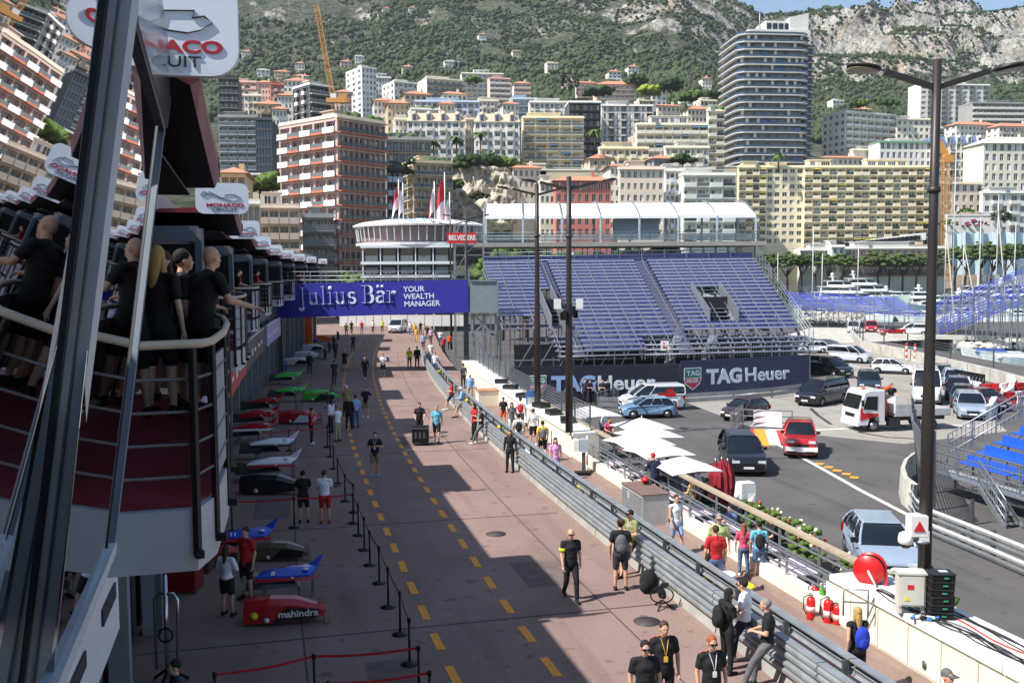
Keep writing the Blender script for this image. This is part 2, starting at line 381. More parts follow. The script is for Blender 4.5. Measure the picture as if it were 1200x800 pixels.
# ---------------------------------------------------------------- pit building: facade, bays with balconies
MAROON=cm('maroon cladding',(120,24,36),rough=.35,var=.08);CARPET=cm('maroon carpet',(136,32,48),rough=.9)
SLABM=cm('pale grey fascia',(168,172,178),rough=.5,var=.06);MESHW=cm('white privacy mesh',(150,152,162),rough=.8,var=.08)
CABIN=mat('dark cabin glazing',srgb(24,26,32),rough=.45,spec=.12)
def lt(y,o,z=0):return off(lane_,y,o,z)
pit=thing('pit_building','long dark pit building with balcony bays along the left of the pit lane','building',(0,0,0))
mb=MB();ribbon(mb,lane_,6,126,-22,-8.6,0,6.1,6);mb.build('ground_storey',cm('grey garage front',(70,74,80),rough=.6),pit)
mb=MB();ribbon(mb,lane_,14.6,126,-22,-7.9,6.12,9.35,6);mb.build('upper_storey',CABIN,pit)
mb=MB();ribbon(mb,lane_,12.6,126,-23,-7.5,9.36,9.7,6);ribbon(mb,lane_,3,126,-22,-8.9,9.72,10.6,6);mb.build('roof',SLABM,pit)  # raised upper ribbon is added to keep sun off the near balcony
mb=MB();ribbon(mb,lane_,-12,3,-22,-8.6,0,9.7,6);ribbon(mb,lane_,3,14.5,-22,-8.6,6.1,9.7,6);mb.build('near_shade_block',CABIN,pit)  # second ribbon is an added block that shades the near balcony from the sun
mb=MB();ribbon(mb,lane_,5.2,126,-8.6,-7.7,4.75,6.1,6);mb.build('soffit',STEELD,pit)
colm=MB().box((0,0,2.3),(.35,.35,4.6)).mesh('column',cm('light column',(128,134,142),rough=.5))
dorm=MB().box((0,0,1.7),(.1,3.4,3.4)).mesh('garage_door',BLACK)
for i in range(26):
 y=10+4.4*i;d,n_=nrm(lane_,y);rz=math.atan2(-d.x,d.y)
 inst('column',colm,pit,lt(y,-8.2),rz);inst('garage_door',dorm,pit,lt(y+2.2,-8.57),rz)
def rim(y0):return[(y0+a,b)for a,b in((6.35,-10.5),(6.35,-6.14),(6.7,-6.03),(7.7,-5.97),(9.0,-5.97),(10.3,-6.04),(11.5,-6.25),(12.5,-6.7),(13.0,-7.9))]
FZ,RZ=6.56,7.64
signM=cm('sign white',(226,232,240),rough=.3,var=.03);signR=cm('sign red',(176,26,40),rough=.5);signK=cm('sign black',(30,30,34),rough=.5)
def rrect(w,h,r,n=5):
 P=[]
 for cx,cy,a0 in((w-r,h-r,0),(r,h-r,90),(r,r,180),(w-r,r,270)):
  for i in range(n+1):a=R(a0+90*i/n);P.append((cx+r*math.cos(a),cy+r*math.sin(a)))
 return P
TRACK=[(.0,.46),(.04,.62),(.10,.70),(.14,.60),(.10,.50),(.16,.55),(.20,.66),(.30,.58),(.42,.40),(.55,.22),(.66,.12),(.80,.08),(.90,.14),(.99,.30),(.93,.42),(.84,.38),(.86,.52),(.62,.50),(.60,.34),(.50,.26),(.44,.30),(.30,.46),(.18,.52),(.08,.36),(.0,.46)]
def sign_bay(y0,n):
 p=lt(y0+5.9,-5.80,9.29);d,n_=nrm(lane_,y0+5.9);w,h=1.0,.6
 u=n_.copy()if n else(n_-d*.10).normalized();up=V(0,0,1)
 M=frame(p-u*w,u,up)
 sg=thing('circuit_sign',['large white circuit sign on the nearest canopy above the balcony','white circuit sign on the second canopy down the pit building','white circuit sign on the third canopy from the camera','white circuit sign on the fourth canopy from the camera','small white circuit sign on the fifth canopy from the camera'][n]if n<5 else 'small distant white circuit sign number %s in the row of canopies'%['six','seven','eight','nine'][n-5],'sign',p,0,'circuit signs on the bay canopies')
 sg.location=(0,0,0)
 mb=MB();mb.T=M;P=rrect(w,h,.16);mb.slab([(a,b,0)for a,b in P],(0,0,-.06));mb.build('panel',signM,sg)
 text('word','MONACO',.10,signR,sg,frame(M @ V(.20,.165,.003),u,up),bold=.0035,sx=1.55)
 text('word','CIRCUIT',.092,signK,sg,frame(M @ V(.29,.078,.003),u,up),sx=1.4)
 mb=MB();mb.T=M;mb.tube([(.10+.76*a,.225+.30*b,.006)for a,b in TRACK],.005,4);mb.build('track_outline',signK,sg)
 if n==0:text('word','1929',.04,signK,sg,frame(M @ V(.38,.245,.003),u,up))
for n in range(9):
 y0=13*n+1.55
 bay=thing('balcony_bay',(['nearest curved balcony with maroon carpet and canopy overhead','second curved balcony bay of the pit building','third curved balcony bay of the pit building','fourth curved balcony bay of the pit building','fifth curved balcony bay, last before the blue bridge banner']+['%s curved balcony bay, beyond the blue bridge'%q for q in('sixth','seventh','eighth','ninth')])[n],'balcony',(0,0,0),0,'curved balcony bays of the pit building')
 rm=rim(y0);pts=[lt(a,b)for a,b in rm]
 mb=MB();poly=[(p.x,p.y)for p in pts]+[(lt(y0+13,-10.5).x,lt(y0+13,-10.5).y)]
 mb.prism(poly[::-1],FZ-.42,FZ-.01);mb.build('floor_slab',SLABM,bay)
 mb=MB();c=Vector((sum(p[0]for p in poly)/len(poly),sum(p[1]for p in poly)/len(poly)))
 mb.prism([tuple(c+(Vector(p)-c)*.975)for p in poly][::-1],FZ-.005,FZ+.01);mb.build('carpet',CARPET,bay)
 def dens(P,st):
  out=[P[0]]
  for a,b in zip(P,P[1:]):
   k=max(1,round((b-a).length/st));out+=[a+(b-a)*i/k for i in range(1,k+1)]
  return out
 rl=[Vector((p.x,p.y,RZ))for p in pts]
 rl[1]=(rl[0]*.12+rl[1]*.88);rl.insert(2,Vector((pts[1].x,pts[1].y,RZ))*.5+Vector((pts[2].x,pts[2].y,RZ))*.5)
 mb=MB();mb.tube(rl,.03,8);mb.build('handrail',cm('pale timber handrail',(190,176,156),rough=.5),bay)
 P2=dens(pts,1.0 if n<3 else 1.5);pm=MB()
 for i,p in enumerate(P2):
  nx_=P2[min(i+1,len(P2)-1)]-P2[max(i-1,0)];nn=Vector((nx_.y,-nx_.x,0)).normalized()
  if n<3:
   q=MB();q.beam(p+V(0,0,FZ-.3),p+V(0,0,RZ-.02),.035,.07);q.beam(p+V(0,0,FZ-.3),p+nn*.07+V(0,0,FZ-.3),.05,.05);q.build('post',BLACK,bay)
  else:pm.beam(p+V(0,0,FZ-.3),p+V(0,0,RZ-.02),.05,.10)
 if n>=3:o=pm.build('post',BLACK,bay);o['kind']='stuff'
 for k in range(1,5 if n<4 else 3):
  q=MB();q.tube([p+V(0,0,FZ+(.215 if n<4 else.36)*k)for p in pts],.012 if n<3 else.02,5);q.build('rail_cable',cm('rail cable',(96,98,102),rough=.5,metal=.3),bay)
 for i in range(2 if n==0 else 1,len(P2)-1):
  a,b=P2[i],P2[i+1]
  if n==0 and a.y<lt(y0+6.4,-6.4).y-.1:continue
  if i<4+(0 if n else 1):continue
  e=(b-a)*.04
  q=MB();q.slab([a+e+V(0,0,FZ+.08),b-e+V(0,0,FZ+.08),b-e+V(0,0,RZ-.12),a+e+V(0,0,RZ-.12)],Vector((b.y-a.y,a.x-b.x,0)).normalized()*-.015);q.build('mesh_panel',MESHW,bay)
 def cp(a,o,z):return lt(y0+a,o,z)
 c0,c1=(5.98,10.8)
 mb=MB()
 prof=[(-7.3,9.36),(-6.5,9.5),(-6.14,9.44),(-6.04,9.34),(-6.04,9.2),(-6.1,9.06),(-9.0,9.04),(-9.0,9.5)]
 st=[c0+.0,c0+.3]+[c0+1.2*k for k in range(1,5)]+[c1-.25,c1]
 vs=[];fs=[]
 for j,a in enumerate(st):
  e=.12 if j in(0,len(st)-1)else 0
  for o_,z_ in prof:vs.append(cp(a,o_-e,9.40+(z_-9.40)*(.25+.75*(a-c0)/(c1-c0))))
 m_=len(prof)
 for j in range(len(st)-1):
  for k in range(m_):fs.append((j*m_+k,(j+1)*m_+k,(j+1)*m_+(k+1)%m_,j*m_+(k+1)%m_))
 fs+=[tuple(range(m_)),tuple((len(st)-1)*m_+k for k in range(m_))[::-1]]
 nf_=(len(st)-1)*m_
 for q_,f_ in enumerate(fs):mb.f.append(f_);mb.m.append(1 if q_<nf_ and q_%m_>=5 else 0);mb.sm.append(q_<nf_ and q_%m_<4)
 mb.v+=[tuple(p)for p in vs]
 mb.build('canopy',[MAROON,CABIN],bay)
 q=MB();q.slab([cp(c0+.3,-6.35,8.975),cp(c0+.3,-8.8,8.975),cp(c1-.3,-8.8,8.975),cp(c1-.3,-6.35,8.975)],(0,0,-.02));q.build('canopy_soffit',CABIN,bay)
 if n:
  a0,a1=cp(5.9,-6.75,0),cp(5.9,-8.2,0);u=(a0-a1).normalized();W_=(a0-a1).length
  q=MB()
  q.beam(a0+V(0,0,FZ),a0+V(0,0,9.0),.14,.14);q.beam(a1+V(0,0,FZ),a1+V(0,0,9.0),.12,.12);q.beam(a0+V(0,0,8.9),a1+V(0,0,8.9),.12,.3)
  q.beam(cp(5.9,-6.75,FZ),cp(7.4,-6.95,FZ),.08,.08);q.beam(cp(7.4,-6.95,FZ),cp(7.4,-6.95,9.0),.14,.14);q.build('end_frame',cm('bay frame grey',(84,94,104),rough=.5),bay)
  q=MB();q.slab([a1+V(0,.06,FZ+.1),a0+V(0,.06,FZ+.1),a0+V(0,.06,8.7),a1+V(0,.06,8.7)],(0,.03,0));q.build('end_glass',CABIN,bay)
  q=MB();b0,b1=cp(6.0,-6.72,0),cp(7.3,-6.92,0);q.slab([b0+V(0,0,FZ+.3),b1+V(0,0,FZ+.3),b1+V(0,0,8.6),b0+V(0,0,8.6)],(.03,0,0));q.build('side_glass',CABIN,bay)
  q=MB();rr=random.Random(n)
  for k in range(5):
   zc=FZ+.9+.2*k;c_=b0*.45+b1*.55+V(.045,0,zc);q.beam(c_+V(0,-.2+rr.random()*.2,-.04),c_+V(0,.2*rr.random()+.1,.06),.02,.09)
  q.build('poster_lettering',WHITE,bay)
  if n in(2,3):q=MB();c_=b0*.5+b1*.5+V(.05,0,FZ+.75);q.box(c_,(.03,.8,.4),0);q.build('poster',BLUEB,bay)
 sign_bay(y0,n)
FGREY=cm('dark sponsor board',(58,58,64),rough=.5);FRED=cm('red sponsor board',(186,44,48),rough=.5)
bd=[(8.2,14.6,WHITE,'white sponsor board on the garage fascia below the nearest balcony'),(37.5,48,FRED,'red sponsor board along the garage fascia'),(48.2,62,FGREY,'dark grey sponsor board beside the red one on the garage fascia'),(64,76,cm('lilac board',(150,150,196),rough=.5),'pale lilac sponsor board on the far garage fascia'),(24,37,FGREY,'dark sponsor board on the fascia between the nearest and the red board')]
for a,b,m,l in bd:
 t_=thing('sponsor_board',l,'sign',(0,0,0),0,'sponsor boards on the garage fascia')
 k0=-.42 if a<20 else 0
 mb=MB();ribbon(mb,lane_,a,b,-7.28+k0,-7.15+k0,3.35,4.7,3);mb.build('board',m,t_)
 mb=MB();ribbon(mb,lane_,a,b,-7.30+k0,-7.14+k0,4.71,4.75,3);mb.build('edge_strip',WHITE if m!=WHITE else FRED,t_)
 rr=random.Random(int(a))
 y=a+1
 while y<b-1:
  p=lt(y,-7.13+k0,4.0);d,n_=nrm(lane_,y);L_=rr.uniform(.5,1.1);q=MB();q.beam(p,p+d*L_,.02,rr.uniform(.15,.4));q.build('printed_mark',WHITE if m!=WHITE else NAVY,t_);y+=rr.uniform(1.8,2.8)
  # ---------------------------------------------------------------- the camera's own window: two leaning mirror-like panes
MIRROR=bpy.data.materials.new('reflective window glass');MIRROR.use_nodes=True;t=MIRROR.node_tree;b=t.nodes['Principled BSDF']
b.inputs['Base Color'].default_value=(.50,.50,.52,1);b.inputs['Metallic'].default_value=1;b.inputs['Roughness'].default_value=.012
n=t.nodes.new('ShaderNodeTexNoise');n.inputs['Scale'].default_value=1.3;n.inputs['Detail'].default_value=1;tc=t.nodes.new('ShaderNodeTexCoord');t.links.new(tc.outputs['Object'],n.inputs['Vector']);bp=t.nodes.new('ShaderNodeBump');bp.inputs['Strength'].default_value=.02;bp.inputs['Distance'].default_value=.02;t.links.new(n.outputs[0],bp.inputs['Height']);t.links.new(bp.outputs[0],b.inputs['Normal'])
def plane_of(v1,v2,p):
 n_=ray(*v1).cross(ray(*v2)).normalized();return n_,p
def on(pl,px,py):
 n_,p=pl;d=ray(px,py);o=V(0,0,H);return o+d*((p-o).dot(n_)/d.dot(n_))
win=thing('tilted_window','tilted grey framed window panes reflecting the town at the left edge','window',(0,0,0))
PA=plane_of((168,330),(209,105),at(82,400,3.0))
PB=plane_of((238,338),(258,135),at(156,400,5.4))
def pane(pl,c,name):
 q=MB();P=[on(pl,*k)for k in c];q.slab(P,pl[0]*(-.002 if pl[0].x>0 else.002));return q.build(name,MIRROR,win)
pane(PA,[(-260,980),(0,980),(128,-120),(-260,-120)],'glass_pane')
pane(PB,[(62,800),(124,640),(183,150),(154,20),(152,-60)],'glass_pane')
def member(pl,a,b,w,m=ALU,th=.06,name='frame_bar',shift=0):
 A,B=on(pl,*a),on(pl,*b);d=(B-A).normalized();n_=pl[0]if pl[0].x>0 else-pl[0];s_=n_.cross(d).normalized()
 q=MB();k=[A-s_*w/2,B-s_*w/2,B+s_*w/2,A+s_*w/2];q.slab([p-n_*th*.5 for p in k],n_*th);return q.build(name,m,win)
ALUD=cm('dark frame gasket',(44,50,58),rough=.5)
# the heavy mullion is a square section with a dark gasket: three bars side by side facing the camera
def post(a,b,Y,w,dpt,m,name='mullion'):
 A,B=at(a[0],a[1],Y),at(b[0],b[1],Y);q=MB();q.beam(A,B,w,dpt);return q.build(name,m,win)
def dirb(A,B,w,dpt,rot,m,name):
 d=(B-A).normalized();u=V(math.cos(rot),math.sin(rot),0);u=(u-d*u.dot(d)).normalized();v=d.cross(u)
 q=MB();q.slab([A-u*w/2-v*dpt/2,A+u*w/2-v*dpt/2,A+u*w/2+v*dpt/2,A-u*w/2+v*dpt/2],B-A);return q.build(name,m,win)
SG=cm('sash grey',(92,104,116),rough=.5)
tow=lambda p,k:p+(V(0,0,H)-p).normalized()*k
def tbar(A,B,w0,w1,d_,m,name):
 u=V(1,0,0);v=V(0,1,0);q=MB();c=[(-1,-1),(1,-1),(1,1),(-1,1)];q.add([A+u*w0/2*a+v*d_/2*b for a,b in c]+[B+u*w1/2*a+v*d_/2*b for a,b in c],[(0,1,2,3),(7,6,5,4),(0,4,5,1),(1,5,6,2),(2,6,7,3),(3,7,4,0)]);return q.build(name,m,win)
tbar(at(145,-60,2.75),at(32,860,3.9),.103,.146,.05,ALU,'mullion')
tbar(at(129,-60,2.70),at(17,860,3.84),.020,.03,.02,ALUD,'mullion_gasket')
tbar(at(147,-60,2.71),at(33,860,3.86),.007,.009,.01,SG,'mullion_bead')
tbar(on(PB,188,148),on(PB,129,642),.058,.05,.02,SG,'sash_stile');tbar(tow(on(PB,184,148),.03),tow(on(PB,125,642),.03),.014,.012,.01,ALUD,'stile_gasket')
dirb(on(PB,130,640),on(PB,55,815),.06,.06,0,ALU,'bottom_rail')
SASH=cm('smoky sash glass',(120,130,138),rough=.15,alpha=.55)
q=MB();A0,A1,A2,A3=on(PB,152,25),on(PB,191,150),on(PB,199,92),on(PB,176,-40)
q.slab([A0,A1,A2,A3],(.02,.03,0));q.build('sash_top_plate',SASH,win)
dirb(on(PB,152,20),on(PB,190,152),.04,.07,-.2,ALUD,'top_rail')
# ---------------------------------------------------------------- the town: every building with its own windows and balconies
GL=[cm('glass blue grey',(66,86,108),rough=.12,spec=.8),cm('glass dark',(30,33,38),rough=.12,spec=.8),cm('shutter pale',(168,166,158),rough=.7),cm('curtained glass',(104,110,112),rough=.3)]
TILE=cm('terracotta tiles',(192,134,106),rough=.85,var=.2,scale=2,bump=.4,bscale=8)
GREENR=cm('roof garden',(72,100,48),rough=.95,var=.4,scale=.6)
WM={}
def win_mesh(w,h,var,fr):
 k=(round(w,1),round(h,1),var,fr.name)
 if k in WM:return WM[k]
 w,h=k[0],k[1];mb=MB();g={0:0,1:1,2:2,3:3}[var]
 mb.mi(0).box((0,.06,h/2),(w,.06,h))
 if var!=2:mb.mi(1).box((0,0,h/2),(.09,.1,h));
 if w>2:mb.mi(1).box((-w/4,0,h/2),(.07,.1,h));mb.mi(1).box((w/4,0,h/2),(.07,.1,h))
 if var==3:mb.mi(1).box((w*.28,.01,h/2),(w*.38,.08,h*.98))
 WM[k]=mb.mesh('window',[GL[var],fr]);return WM[k]
def bal_mesh(w,dp,hp,m,kind):
 k=('b',round(w,1),round(dp,1),hp,m.name,kind)
 if k in WM:return WM[k]
 w=k[1];mb=MB()
 mb.box((0,-dp/2,-.11),(w,dp,.22))
 if kind=='s':mb.box((0,-dp+.06,hp/2),(w,.1,hp));mb.box((-w/2+.05,-dp/2,hp/2-.01),(.1,dp-.12,hp-.02));mb.box((w/2-.05,-dp/2,hp/2-.01),(.1,dp-.12,hp-.02))
 elif kind=='w':
  mb.mi(2).box((0,-dp+.06,hp/2),(w,.1,hp));mb.box((0,-dp-.02,-.08),(w,.05,.3))
 elif kind=='o':
  mb.box((0,-dp-.02,-.08),(w,.05,.42));mb.mi(1).box((0,-dp+.05,hp*.5),(w-.1,.04,hp*.8))
 elif kind=='d':
  mb.box((0,-dp-.02,-.06),(w,.05,.26));mb.mi(3).box((0,-dp+.05,hp*.5),(w-.1,.04,hp*.8))
 elif kind=='g':
  mb.mi(1).box((0,-dp+.05,hp*.5),(w-.1,.04,hp*.85));mb.mi(0).box((0,-dp+.05,hp),(w,.08,.07))
 else:
  mb.box((0,-dp+.05,hp),(w,.07,.07));n=max(3,min(14,int(w/.55)))
  for i in range(n+1):mb.box((-w/2+.04+(w-.08)*i/n,-dp+.05,hp/2),(.05,.05,hp))
 WM[k]=mb.mesh('balcony',[m,GL[3],WHITE,GL[1]]);return WM[k]
def building(label,pxl,pxc,pxr,ytop,D,a,nf,wall_,faces,bal=None,fh=3.0,roof='flat',name='apartment_building',cat='building',group='buildings of the hillside town',trim=None,seed=None,base=None,ww=.5,wh=.52,awn=None,var=(0,0,1,1,3,2),frm=None,bkind=None,loggia=1.0,roofm=None,wl_=None):
 rr=random.Random(seed if seed is not None else int(pxc*7+ytop*3));a=R(a)
 bkind=bkind or('s','alt','s','alt','g')[rr.randrange(5)]
 C=at(pxc,ytop,D);ca,sa=math.cos(a),math.sin(a)
 def solve(px,dx,dy):
  d=ray(px,ytop);k=d.x/d.y;return(k*C.y-C.x)/(dx-k*dy)
 wr=solve(pxr,ca,sa)if pxr>pxc+1 else 12.0
 wl=solve(pxl,-sa,ca)if pxl<pxc-1 else(wl_ or 13.0)
 if not(a>R(28)and pxl<pxc-1)and(wl<2 or wl>22):wl=wl_ or 14.0
 z0=C.z-nf*fh;zb=base if base is not None else min(z0,min(tz(C.x+u[0],C.y+u[1],True)for u in((0,0),(wr*ca,wr*sa),(-wl*sa,wl*ca),(wr*ca-wl*sa,wr*sa+wl*ca)))-1.0)
 rt=thing(name,label,cat,(C.x,C.y,zb),a,group)
 zf=z0-zb;top=nf*fh;tm=trim or wall_;fr=frm or WHITE
 mb=MB();P0=lambda u,w,z:(u,-w,z);P1=lambda u,w,z:(-w,u,z)
 rot=[0,-math.pi/2]
 allw=[];nb=0
 for fi,(P,Wd)in enumerate(((P0,wr),(P1,wl))):
  st=faces[fi]if fi<len(faces)else None
  def q(u0,u1,z0_,z1_,w=0):
   vs=[P(u0,w,z0_),P(u1,w,z0_),P(u1,w,z1_),P(u0,w,z1_)];mb.add(vs,[(0,1,2,3)if fi==0 else(3,2,1,0)])
  if not st:q(0,Wd,0,zf+top);continue
  kind,nc=st[0],st[1];cw=Wd/nc
  if zf>0:q(0,Wd,0,zf)
  o_w={'win':ww,'balc':.86,'band':.84,'mix':ww,'grid':.84}[kind];o_h={'win':wh,'balc':.74,'band':.72,'mix':wh,'grid':.76}[kind];dep={'win':.3,'balc':loggia,'band':.9,'mix':.3,'grid':.5}[kind]
  sill={'win':.26,'mix':.26}.get(kind,.04)
  for f in range(nf):
   zz=zf+f*fh;za,zc=zz+sill*fh,zz+(sill+o_h)*fh
   q(0,Wd,zz,za);q(0,Wd,zc,zz+fh)
   for c in range(nc):
    isb=kind in('balc','band')or(kind=='mix' and(c+(0))%2==1)
    ow=.84 if(kind=='mix' and isb)else o_w
    uc=(c+.5)*cw;ua,ub=uc-ow*cw/2,uc+ow*cw/2;dd=.9 if(kind=='mix' and isb)else dep
    q(c*cw,ua,za,zc);q(ub,(c+1)*cw,za,zc)
    fl=1 if fi==0 else-1
    for vs in([P(ua,0,za),P(ua,-dd,za),P(ua,-dd,zc),P(ua,0,zc)],[P(ub,-dd,za),P(ub,0,za),P(ub,0,zc),P(ub,-dd,zc)],[P(ua,0,za),P(ub,0,za),P(ub,-dd,za),P(ua,-dd,za)],[P(ua,-dd,zc),P(ub,-dd,zc),P(ub,0,zc),P(ua,0,zc)]):
     mb.add(vs if fl==1 else vs[::-1],[(0,1,2,3)])
    v=var[rr.randrange(len(var))];wd=(ub-ua);hh=zc-za
    if kind in('balc','band')or isb:
     q(ua,ub,za,zc,-dd);wd2=wd*rr.choice((.55,.7,.8));uo=uc+(wd-wd2)/2*rr.choice((-1,0,1))*.8
     allw.append((wd2,hh*.86,v,P(uo,-dd+.12,za),rot[fi],kind))
    else:allw.append((wd,hh,v,P(uc,-dd+.07,za),rot[fi],kind))
    if isb and kind!='band' and bal:
     inst('balcony',bal_mesh(cw*.92,.9,1.0,bal,('d','s','g','s')[(c+f//3)%4]if bkind=='alt' else bkind if bkind!='tower' else('d' if fi==0 else('w','o')[c%2])),rt,P(uc,0,zz+.04),rot[fi]);nb+=1
     if awn and rr.random()<(.22 if awn!=YAW else.07):
      am=MB();am.slab([(-cw*.4,.0,2.5),(cw*.4,0,2.5),(cw*.4,-1.1,2.05),(-cw*.4,-1.1,2.05)],(0,0,.04));inst('awning',am.mesh('awning',awn),rt,P(uc,0,zz),rot[fi])
   if kind=='band' and bal:
    inst('balcony',bal_mesh(Wd,1.2,1.0,bal,'g' if bkind=='alt' else bkind),rt,P(Wd/2,0,zz+.04),rot[fi])
 mb.add([(wr,0,0),(wr,wl,0),(0,wl,0),(wr,0,zf+top),(wr,wl,zf+top),(0,wl,zf+top)],[(0,1,4,3),(1,2,5,4)])
 mb.add([(0,0,zf+top),(wr,0,zf+top),(wr,wl,zf+top),(0,wl,zf+top)],[(0,1,2,3)])
 mb.build('wall',wall_,rt)
 for i,(w_,h_,v,p,r_,kd)in enumerate(allw):
  if i<300:inst('window',win_mesh(w_,h_,v,fr),rt,p,r_)
 if len(allw)>300:
  mm=MB()
  for(w_,h_,v,p,r_,kd)in allw[300:]:
   mm.T=Matrix.Translation(p) @ Matrix.Rotation(r_,4,'Z');mm.mi(0).box((0,.05,h_/2),(w_,.06,h_));mm.mi(1).box((0,0,h_/2),(.09,.1,h_))
  o=mm.build('window',[GL[0],fr],rt);o['kind']='stuff'
 zt=zf+top;rm=MB();rmat=roofm or tm
 if roof=='tile' or roof=='hip':
  e=.8;hr=min(wr,wl)*.22+.4
  m_=min(wr,wl)/2
  ridge=[(m_,wl/2),(wr-m_,wl/2)]if wr>wl else[(wr/2,m_),(wr/2,wl-m_)]
  vs=[(-e,-e,zt+.05),(wr+e,-e,zt+.05),(wr+e,wl+e,zt+.05),(-e,wl+e,zt+.05)]+[(x,y,zt+hr)for x,y in ridge]
  if wr>wl:fs=[(0,1,5,4),(1,2,5),(2,3,4,5),(3,0,4),(3,2,1,0)]
  else:fs=[(0,1,4),(1,2,5,4),(2,3,5),(3,0,4,5),(3,2,1,0)]
  rm.add(vs,fs);rm.build('roof',TILE if roof=='tile' else rmat,rt)
  cm_=MB();cm_.box((wr*.7,wl*.5,zt+hr+.3),(.9,.7,1.6));cm_.build('chimney',wall_,rt)
 elif roof=='mansard':
  rm.add([(-.4,-.4,zt+.01),(wr+.4,-.4,zt+.01),(wr+.4,wl+.4,zt+.01),(-.4,wl+.4,zt+.01),(1.4,1.4,zt+3),(wr-1.4,1.4,zt+3),(wr-1.4,wl-1.4,zt+3),(1.4,wl-1.4,zt+3)],[(0,1,5,4),(1,2,6,5),(2,3,7,6),(3,0,4,7),(4,5,6,7),(3,2,1,0)]);rm.build('roof',rmat,rt)
  nd=max(2,int(wr/4.2))
  for i in range(nd):
   u=wr*(i+.5)/nd;dmb=MB();dmb.mi(0).box((u,.45,zt+1.25),(1.9,1.5,2.4));dmb.mi(0).lathe((u,-.3,zt+2.45),[(.95,0),(.95,1.5)],10,'Y');dmb.mi(1).box((u,-.33,zt+1.3),(1.1,.1,1.9));dmb.build('dormer',[tm,GL[0]],rt)
 else:
  rm.box((wr/2,.13,zt+.35),(wr+.3,.3,.7));rm.box((-.0,wl/2+.15,zt+.35),(.3,wl-.3,.7));rm.box((wr/2,-.25,zt-.12),(wr+.9,.8,.2));rm.build('parapet',rmat,rt)
  if roof=='green':
   g=MB()
   for i in range(int(wr/1.4)):g.ell((rr.uniform(.5,wr-.5),rr.uniform(.6,2.5),zt+.7),(rr.uniform(.7,1.4),.9,rr.uniform(.5,1.3)),6,4)
   g.build('roof_planting',GREENR,rt)
  if roof in('flat','pent','green'):
   k=MB();pw=wr*rr.uniform(.35,.6);px_=rr.uniform(.2,.5)*(wr-pw);ph=3.0 if roof=='pent' else 2.0;yy=min(4.0,wl*.4)
   k.box((px_+pw/2,yy+2,zt+ph/2),(pw,4,ph));k.box((px_+pw/2,yy+2,zt+ph+.12),(pw+.6,4.6,.22));k.build('penthouse',tm,rt)
   if roof=='pent':
    n=max(2,int(pw/3))
    for i in range(n):inst('window',win_mesh(pw/n*.7,2.0,rr.choice((0,1,3)),fr),rt,(px_+pw*(i+.5)/n,yy-.06,zt+.4))
   for i in range(rr.randrange(1,4)):
    k=MB();x_=rr.uniform(1,wr-1);k.box((x_,yy+rr.uniform(-1.5,1),zt+.5),(1.1,.9,1.0));k.build('air_conditioner',STEEL,rt)
 return rt
def S(n,rgb,**k):return cm(n,rgb,rough=.85,var=.08,scale=.15,**k)
cW=S('wall white',(226,224,216));cC=S('wall cream',(234,226,206));cY=S('wall yellow cream',(240,226,192));cP=S('wall pink',(226,194,180));cPe=S('wall peach',(232,214,194))
cG=S('wall grey',(158,158,154));cDG=S('wall dark grey',(84,86,90));cR=S('wall red ochre',(200,124,110));cB=S('wall beige',(206,190,164));cO=S('balcony orange',(206,118,86));cBr=S('wall brown',(132,92,84));cBl=S('wall blue white',(196,208,222));cOch=S('wall ochre',(218,190,150))
YAW=cm('yellow awning',(226,210,70),rough=.8);BAW=cm('blue awning',(70,140,190),rough=.8);OAW=cm('orange awning',(214,120,66),rough=.8)
B=building
# far back rows first (label, left px, corner px, right px, top px, distance, yaw, floors, wall, faces, ...)
B('tall slim white block on the forest edge, left of the long white villa',405,424,441,79,520,35,12,cW,[('win',4),('win',3)],roof='flat',fh=3)
B('white villa block with blue windows just right of the slim tall block',429,440,458,91,540,10,5,cW,[('win',5),('win',2)],roof='pent')
B('cream block with long grey balcony bands below the forest',486,500,543,92,480,22,9,cC,[('band',6),None],bal=cG,awn=BAW)
B('white terraced block at the right end of the highest row under the forest',539,541,590,86,600,8,6,cW,[('balc',8),None],bal=cW,roof='pent')
B('pale block stepped below the white terraced block',571,574,598,92,560,12,5,cP,[('balc',4),None],bal=cW)
B('mixed white block behind the crane tower',448,462,489,96,470,30,7,cW,[('mix',5),('win',3)],bal=cW)
B('blue and white small fronted block above the hotel with arched dormers',483,486,562,119,400,5,5,cBl,[('mix',11),None],bal=cP,roof='flat')
B('ochre block with red tiled roof right of the crane',452,454,479,121,390,10,5,cOch,[('win',5),None],roof='tile')
B('cream villa with red tiled roof above the dormered hotel',515,519,547,110,430,18,4,cC,[('win',5),('win',2)],roof='tile')
B('beige villa with red tiled roof left of the cream villa',470,474,506,110,440,18,4,cB,[('win',5),('win',2)],roof='tile')
B('white cube house with planted terrace left of the dormered hotel',478,482,514,128,370,12,4,cW,[('balc',4),('win',2)],bal=cW,roof='green')
B('yellow house with arched windows beside the white cube house',513,515,533,122,380,8,5,cY,[('win',4),None],roof='tile')
B('pink house with white shutters at the left, under the forest',300,300,317,97,470,4,5,cP,[('win',5),None],roof='tile',var=(2,0,1))
B('brick red house right of the pink one',314,317,333,99,460,16,5,cR,[('mix',4),('win',2)],bal=cW)
B('white house with blue shutters under a tiled roof, left of the grey scaffolded block',322,325,346,112,420,8,5,cW,[('win',5),None],roof='tile',var=(0,0,2))
B('wide white house with tiled roof on the slope above the grey scaffolded block',330,332,362,95,500,6,4,cW,[('win',6),None],roof='tile')
B('cream house with flat roof left of the white villa',284,286,306,112,430,5,6,cC,[('mix',4),None],bal=cC)
B('pink block with arches in the upper left of the town',272,274,300,96,440,6,8,cP,[('balc',4),None],bal=cP)
